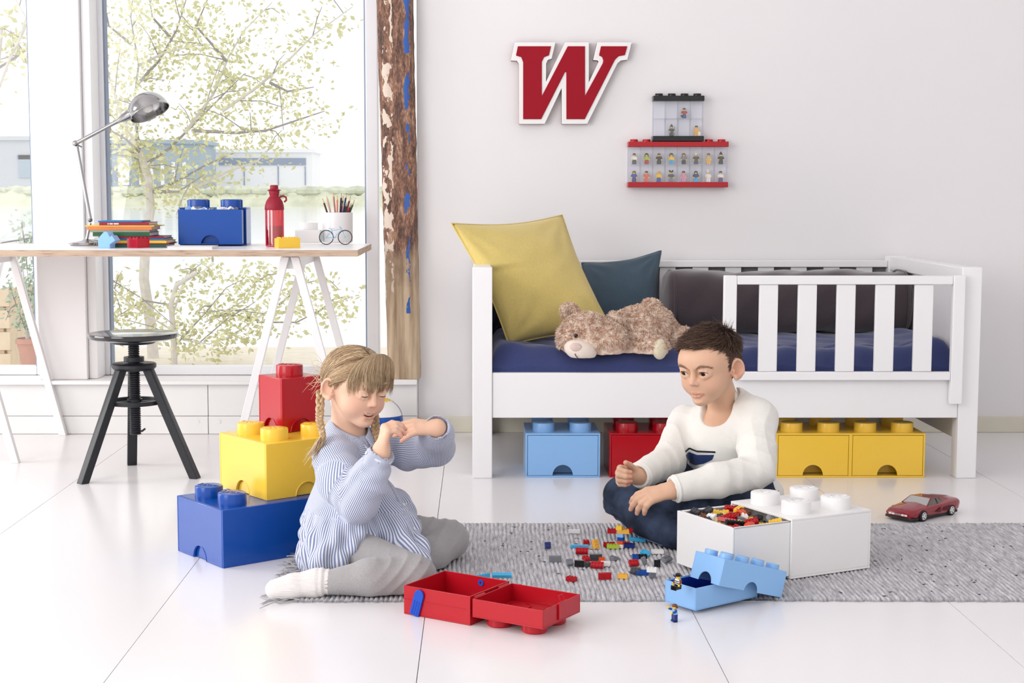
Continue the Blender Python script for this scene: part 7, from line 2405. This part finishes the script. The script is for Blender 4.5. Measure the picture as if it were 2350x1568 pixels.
# ------------------------------------------------------------------ boy
def boy():
    q = lambda px, py, y: arr(P(px, py, y))
    base = arr((*PF(1680, 1205).xy, RUGZ if PF(1680, 1205).y < RY1 else 0))
    t = thing('person', 'boy with short brown hair in a white sweater sitting behind the white drawer box', 'person', tuple(base))
    h = .206
    A = frame(R(-41), R(9), R(2)); C = q(1629, 841, 4.20)
    T = lambda p: C + A @ (arr(p) * h)
    NB = q(1664, 938, 4.285)
    shL, elL, mfL, wrL = q(1737, 962, 4.19), q(1738, 1080, 4.08), q(1645, 1103, 4.02), q(1556, 1121, 3.99)
    shR, elR, wrR = q(1574, 968, 4.37), q(1533, 1060, 4.24), q(1472, 1090, 4.12)
    S = SDF((.36, 3.90, 0.0), (.88, 4.46, .62), .0019)
    upl, lol = head_sdf(S, T, h, A)
    lash = lids(S, T, h, .036, -.040, A)
    S.cap(T((0, -.13, -.22)), NB, .040, .046, k=.02)
    tipsL = hand_sdf(S, q(1540, 1126, 3.985), (-.93, -.12, -.20), (-.25, .45, -.85), .135,
                     [(.35, .45, .3), (.4, .45, .3), (.5, .5, .3), (.6, .5, .3)], left=True, spread=(.10, .02, -.06, -.16), thumb=(1.0, .38, .25))
    tipsR = hand_sdf(S, q(1462, 1092, 4.11), (-.88, -.42, .10), (.35, -.9, -.1), .128,
                     [(1.0, 1.25, .7), (1.05, 1.3, .7), (1.1, 1.3, .7), (1.15, 1.3, .7)], spread=(.06, 0, -.05, -.1), thumb=(.85, .55, .55))
    S.chain([q(1540, 1126, 3.985), wrL, mfL, elL, shL], [.021, .022, .024, .026, .026], k=.015)
    S.chain([q(1462, 1092, 4.11), wrR, elR, shR], [.021, .022, .026, .026], k=.015)
    S.chain([shR - arr((0, 0, .02)), NB - arr((0, 0, .03)), shL - arr((0, 0, .02))], [.025, .035, .025], k=.02)
    S.chain([q(1656, 1005, 4.28), q(1688, 1125, 4.33)], [.08, .085], k=.03)
    hipR, knR, smR, anR = q(1650, 1128, 4.35), q(1436, 1143, 4.22), q(1490, 1190, 4.09), q(1548, 1229, 4.01)
    hipL, knL, smL = q(1715, 1138, 4.26), q(1588, 1168, 4.07), q(1515, 1212, 4.16)
    S.chain([hipR, knR, smR, anR], [.06, .042, .038, .028], k=.02); S.chain([hipL, knL, smL], [.06, .045, .035], k=.02)
    S.chain([anR, q(1580, 1240, 4.0)], [.028, .026], k=.01)
    S.clip_below(.008)
    V, F = S.mesh(); V = smooth_verts(V, F, 2, .4)
    zones = [(np.linalg.norm(V - T((s * .19, .27, -.15)), axis=1), .15 * h, (228, 158, 138), .3) for s in (-1, 1)]
    zones += [(np.linalg.norm(V - T((s * .40, -.02, -.04)), axis=1), .14 * h, (226, 142, 124), .45) for s in (-1, 1)]
    zones += [(np.linalg.norm(V - T((0, .46, -.14)), axis=1), .08 * h, (230, 160, 140), .4)]
    zones += [(np.minimum(seg_dist(V, upl), seg_dist(V, lol)), .019 * h, (190, 108, 100), .85)]
    zones += [(np.linalg.norm(V - p_, axis=1), .018, (230, 150, 128), .5) for p_ in tipsL + tipsR]
    sculpt('body', V, F, skin_mat('boy_skin'), t, base, attr={'tint': tint_skin(V, (226, 182, 153), zones)})
    eyes(t, T, h, A, base, (-.22, .85, -.16), (52, 36, 28))
    brow_lash(t, T, h, base, lash, [(.065, .418, .072), (.13, .430, .098), (.20, .395, .100), (.255, .335, .072)], (136, 102, 80), mat('lash_dark', (30, 22, 22), rough=.6))
    # --- hair
    rs = np.random.RandomState(8)
    Er = arr((.375, .455, .395)); Ec = arr((0, -.05, .12))
    def mask(p):
        x, y, z = p[..., 0], p[..., 1], p[..., 2]
        ax_ = np.abs(x)
        zb = np.where(y > .18, .325 - .10 * ax_, np.where(y > .02, .325 - .10 * ax_ - (.18 - y) / .16 * .38, np.where(y > -.12, .06, -.28)))
        zb = np.where((y <= .09) & (y > .0) & (ax_ > .2), -.11, zb)
        return z > zb
    def cloud(N):
        d = rs.normal(size=(N * 3, 3)); d /= np.linalg.norm(d, axis=1)[:, None]
        p = Ec + d * Er * 1.01
        k = mask(p); return p[k][:N], d[k][:N]
    hair = []; tone = []
    K = 6; u = np.linspace(0, 1, K)[None, :, None]
    p, d = cloud(8600)
    n_ = d / Er; n_ /= np.linalg.norm(n_, axis=1)[:, None]
    crown = arr((.06, -.38, .42))
    flow = p - crown; flow = flow - n_ * (flow * n_).sum(1)[:, None]; flow /= np.linalg.norm(flow, axis=1)[:, None] + 1e-6
    frt = np.clip((p[:, 1] + .05) / .3, 0, 1)[:, None]
    flow = flow * (1 - .55 * frt) + frt * arr((-.75, .25, .28))
    top = np.clip((p[:, 2] - .18) / .2, 0, 1)
    Ln = (.055 + .13 * top) * rs.uniform(.7, 1.25, len(p))
    lift = (.25 + .35 * top) * rs.uniform(.6, 1.5, len(p))
    dirv = flow + n_ * lift[:, None] + rs.normal(0, .13, p.shape); dirv /= np.linalg.norm(dirv, axis=1)[:, None]
    pts = p[:, None] + dirv[:, None] * Ln[:, None, None] * u - n_[:, None] * (lift * Ln * .55)[:, None, None] * u ** 2 * .9
    hair.append(pts); tone.append(np.clip(rs.normal(.42, .2, len(p)), 0, 1))
    # a few spikes standing up at the crown
    N = 160
    c0 = crown + rs.normal(0, .10, (N, 3)); dd = c0 - Ec; sc = np.linalg.norm(dd / Er, axis=1)[:, None]; c0 = Ec + dd / sc * 1.0
    ds = np.stack([rs.normal(.05, .3, N), rs.normal(.15, .35, N), rs.uniform(.6, 1, N)], 1)
    hair.append(c0[:, None] + ds[:, None] * (.17 * rs.uniform(.6, 1.2, N))[:, None, None] * u); tone.append(np.clip(rs.normal(.5, .2, N), 0, 1))
    Hh = np.concatenate(hair); W_ = C + (Hh * h) @ A.T
    Mh = tone_mat('brown_hair', [(56, 42, 36), (88, 66, 54), (118, 92, 76), (160, 132, 112)], .42)
    hairo = strands('hair', W_, .00075, Mh, t, base, np.concatenate(tone))
    b = MB(); n1, n2 = 72, 48; Vc = []; pp = []
    for i in range(n2 + 1):
        th = math.pi * i / n2
        for k in range(n1):
            a = 2 * math.pi * k / n1
            p_ = Ec + arr((math.sin(th) * math.cos(a), math.sin(th) * math.sin(a), math.cos(th))) * Er * 1.03
            pp.append(p_); Vc.append(tuple(C + A @ (p_ * h) - base))
    kp = mask(arr(pp) - arr((0, 0, .03)))
    b.v = Vc
    for i in range(n2):
        for k in range(n1):
            k2 = (k + 1) % n1; f = (i * n1 + k, i * n1 + k2, (i + 1) * n1 + k2, (i + 1) * n1 + k)
            if all(kp[j] for j in f): b.f.append(f)
    b.build('hair_base', mat('brown_base', (78, 58, 48), rough=.7, vary=.2, scale=300), hairo, ang=None, merge=1e-6)

    # --- sweater
    S = SDF((.40, 3.90, .02), (.98, 4.60, .44), .0036)
    Ab = frame(R(-44), 0)
    S.ell(q(1657, 1012, 4.285), (.118, .092, .10), Ab, k=.03)
    S.ell(q(1675, 1085, 4.31), (.116, .104, .10), Ab, k=.04)
    S.ell(q(1697, 1126, 4.33), (.128, .120, .07), Ab, k=.03)
    S.chain([q(1590, 975, 4.355), NB - arr((0, 0, .018)), q(1722, 975, 4.20)], [.045, .055, .048], k=.03)
    S.chain([shL, q(1738, 1030, 4.12), elL], [.052, .053, .05], k=.02)
    S.chain([elL, mfL, wrL], [.05, .045, .037], k=.015)
    S.chain([q(1692, 912, 4.275), shL], [.03, .045], k=.04)
    S.chain([shR, elR], [.05, .047], k=.02); S.chain([elR, wrR], [.05, .037], k=.012)
    dL = (wrL - mfL) / np.linalg.norm(wrL - mfL); dR = (wrR - elR) / np.linalg.norm(wrR - elR)
    S.cap(wrL + dL * .028, wrL + dL * .08, .030, k=.004, op='sub'); S.cap(wrR + dR * .028, wrR + dR * .08, .030, k=.004, op='sub')
    S.chain([NB + arr((-.004, -.006, .02)), NB + arr((-.032, -.045, .004)), NB + arr((-.05, -.07, .03))], [.050, .048, .05], k=.008, op='sub')
    S.cap(NB + arr((-.004, -.006, .02)), T((0, -.05, -.2)), .05, .056, k=.006, op='sub')
    V, F = S.mesh(); V = smooth_verts(V, F, 2, .5); N = vnormals(V, F)
    def along(V, a, b): 
        ab = b - a; return ((V - a) @ ab) / np.linalg.norm(ab)
    dl = np.minimum(seg_dist(V, [shL, elL]), seg_dist(V, [elL, mfL, wrL])); drr = np.minimum(seg_dist(V, [shR, elR]), seg_dist(V, [elR, wrR]))
    disp = .0022 * fnoise(V, 38, 5) + .001 * fnoise(V, 90, 6)
    ridge = lambda x: 1 - 2 * np.abs(np.sin(x)) ** .7
    nearE = np.exp(-(np.linalg.norm(V - elL, axis=1) / .09) ** 2)
    disp += np.where(dl < .07, .0013 * ridge(along(V, elL, wrL) * 45 + fnoise(V, 18, 3) * 3.2) * np.clip(fnoise(V, 16, 8) + .25, 0, 1), 0)
    disp += nearE * .003 * ridge(V @ arr((30, 20, 75)) + fnoise(V, 20, 14) * 1.5)
    disp += np.where(drr < .065, .0016 * ridge(along(V, elR, wrR) * 70 + fnoise(V, 20, 4) * 2.2) * np.clip(fnoise(V, 15, 18) + .5, 0, 1), 0)
    disp += .0022 * ridge(V @ arr((22, -30, 26)) + fnoise(V, 14, 12) * 2.2) * np.clip(fnoise(V, 12, 13), 0, 1) * (dl > .06) * (drr > .06)
    V = V + N * disp[:, None]
    Ms = fabric('cream_jersey', (238, 236, 230), vary=.03, bump=.3, scale=150, sheen=.2)
    sw = sculpt('sweater', V, F, Ms, t, base)
    bv = bvh_of(V, F)
    # neck band
    nb = []
    upv = T((0, .02, -.40)) - (NB + arr((-.012, -.02, .012))); upv /= np.linalg.norm(upv)
    upv = upv + arr((-.62, -.70, 0)) * .75; upv /= np.linalg.norm(upv)
    c0 = NB + arr((-.020, -.028, .006))
    b = MB()
    e1 = np.cross(upv, (0, 0, 1.0)); e1 /= np.linalg.norm(e1); e2 = np.cross(upv, e1)
    b.tube([Vector(c0 - base + (e1 * math.cos(a) * .056 + e2 * math.sin(a) * .064) + upv * (.004)) for a in [2 * math.pi * k / 40 for k in range(40)]], .0065, 8, closed=True)
    b.build('neck_band', Ms, sw)
    for w_, d_ in ((wrL, dL), (wrR, dR)): ring(MB(), w_ + d_ * .006 - base, d_, .034, .0045).build('cuff', Ms, sw)
    # navy print on the chest
    def decal(nm, poly, m, lift):
        # triangulated grid inside a pixel polygon, laid on the jersey
        xs_ = np.linspace(min(p_[0] for p_ in poly), max(p_[0] for p_ in poly), 26); Vv = []; Ff = []
        def span(x):
            ys = []
            for (x0, y0), (x1, y1) in zip(poly, poly[1:] + poly[:1]):
                if (x0 <= x < x1) or (x1 <= x < x0): ys.append(y0 + (y1 - y0) * (x - x0) / (x1 - x0))
            return (min(ys), max(ys)) if len(ys) >= 2 else None
        rows = []
        for x in xs_:
            x = min(max(x, xs_[0] + .05), xs_[-1] - .05); s_ = span(x)
            if s_ is None: continue
            r_ = []
            for j in range(9):
                p_, n__ = surf(bv, x, s_[0] + (s_[1] - s_[0]) * j / 8, lift)
                if p_ is not None and p_.y < 4.10: p_ = None
                r_.append(p_)
            rows.append(r_)
        for r_ in rows:
            for p_ in r_: Vv.append(tuple((p_ if p_ is not None else Vector(base)) - Vector(base)))
        ok = [p_ is not None for r_ in rows for p_ in r_]
        for i in range(len(rows) - 1):
            for j in range(8):
                f = (i * 9 + j, i * 9 + j + 1, (i + 1) * 9 + j + 1, (i + 1) * 9 + j)
                if all(ok[k] for k in f) and max((Vector(Vv[f[0]]) - Vector(Vv[k])).length for k in f) < .03: Ff.append(f)
        bb_ = MB(); bb_.v = Vv; bb_.f = Ff
        return bb_.build(nm, m, sw, ang=None, merge=0, normals=False)
    Mn = fabric('navy_print', (30, 50, 104), vary=.05, bump=.2); Mb = fabric('black_print', (20, 22, 34), vary=.05, bump=.2)
    decal('chest_print', [(1573, 1046), (1580, 1037), (1600, 1044), (1639, 1044), (1635, 1055), (1616, 1064), (1596, 1068), (1583, 1062)], Mn, .0012)
    decal('chest_wave', [(1571, 1036), (1581, 1027), (1600, 1034), (1642, 1036), (1642, 1040), (1600, 1038), (1582, 1031), (1573, 1039)], Mb, .0012)
    # --- jeans
    S = SDF((.30, 3.88, 0.0), (.97, 4.62, .30), .0036)
    S.ell(q(1690, 1140, 4.33), (.118, .11, .075), Ab, k=.03)
    S.chain([hipR, q(1545, 1128, 4.29), knR], [.085, .072, .062], k=.03); S.chain([knR, smR, anR], [.061, .054, .043], k=.015)
    S.chain([hipL, q(1650, 1148, 4.17), knL], [.085, .075, .062], k=.03); S.chain([knL, smL, q(1470, 1215, 4.24)], [.06, .05, .042], k=.015)
    S.clip_below(.009)
    V, F = S.mesh(); V = smooth_verts(V, F, 2, .5); N = vnormals(V, F)
    disp = .002 * fnoise(V, 45, 7) + .0012 * fnoise(V, 110, 8)
    rg = lambda x: 1 - 2 * np.abs(np.sin(x)) ** .6
    disp = disp + .006 * rg(V @ arr((40, 25, -60)) + fnoise(V, 16, 21) * 2.5) * np.clip(fnoise(V, 14, 22) + .3, 0, 1)
    dk = np.linalg.norm(V - (knR + arr((.05, -.06, -.02))), axis=1)
    disp += np.exp(-(dk / .09) ** 2) * .003 * np.sin(V @ arr((120, 90, -160)) + fnoise(V, 30, 3))
    V = V + N * (disp * (V[:, 2] > .014))[:, None]; V[:, 2] = np.maximum(V[:, 2], .0085)
    m, nt, bs = _nodes('denim'); L = nt.links
    tc = nt.nodes.new('ShaderNodeTexCoord'); n1_ = nt.nodes.new('ShaderNodeTexNoise'); n1_.inputs['Scale'].default_value = 14; n1_.inputs['Detail'].default_value = 6
    n2_ = nt.nodes.new('ShaderNodeTexNoise'); n2_.inputs['Scale'].default_value = 700
    L.new(tc.outputs['Object'], n1_.inputs['Vector']); L.new(tc.outputs['Object'], n2_.inputs['Vector'])
    r_ = nt.nodes.new('ShaderNodeValToRGB'); e_ = r_.color_ramp.elements
    e_[0].position = .35; e_[0].color = (*lin((30, 38, 54)), 1); e_[1].position = .75; e_[1].color = (*lin((70, 84, 112)), 1)
    L.new(n1_.outputs['Fac'], r_.inputs[0]); L.new(r_.outputs[0], bs.inputs['Base Color']); bs.inputs['Roughness'].default_value = .85; bs.inputs['Specular IOR Level'].default_value = .2
    bp = nt.nodes.new('ShaderNodeBump'); bp.inputs['Strength'].default_value = .25; bp.inputs['Distance'].default_value = .001; L.new(n2_.outputs['Fac'], bp.inputs['Height']); L.new(bp.outputs[0], bs.inputs['Normal'])
    je = sculpt('jeans', V, F, m, t, base)
    bj = bvh_of(V, F)
    pts = [surf(bj, px, py, .001)[0] for px, py in ((1404, 1165), (1420, 1192), (1440, 1212), (1465, 1230), (1495, 1245), (1520, 1252))]
    pts = [p_ - Vector(base) for p_ in pts if p_ is not None]
    if len(pts) > 2: MB().tube(pts, .0011, 5).build('seam', mat('seam_thread', (96, 112, 146), rough=.9), je)
    # dark shoe at the end of the crossed leg
    S = SDF((.46, 3.90, 0.0), (.66, 4.12, .14), .003)
    S.chain([anR + arr((.005, 0, 0)), q(1585, 1245, 3.985)], [.036, .034], k=.01); S.clip_below(.009)
    V, F = S.mesh(); V = smooth_verts(V, F, 2)
    sculpt('shoe', V, F, mat('black_canvas', (24, 25, 32), rough=.7, vary=.1), t, base)
boy()
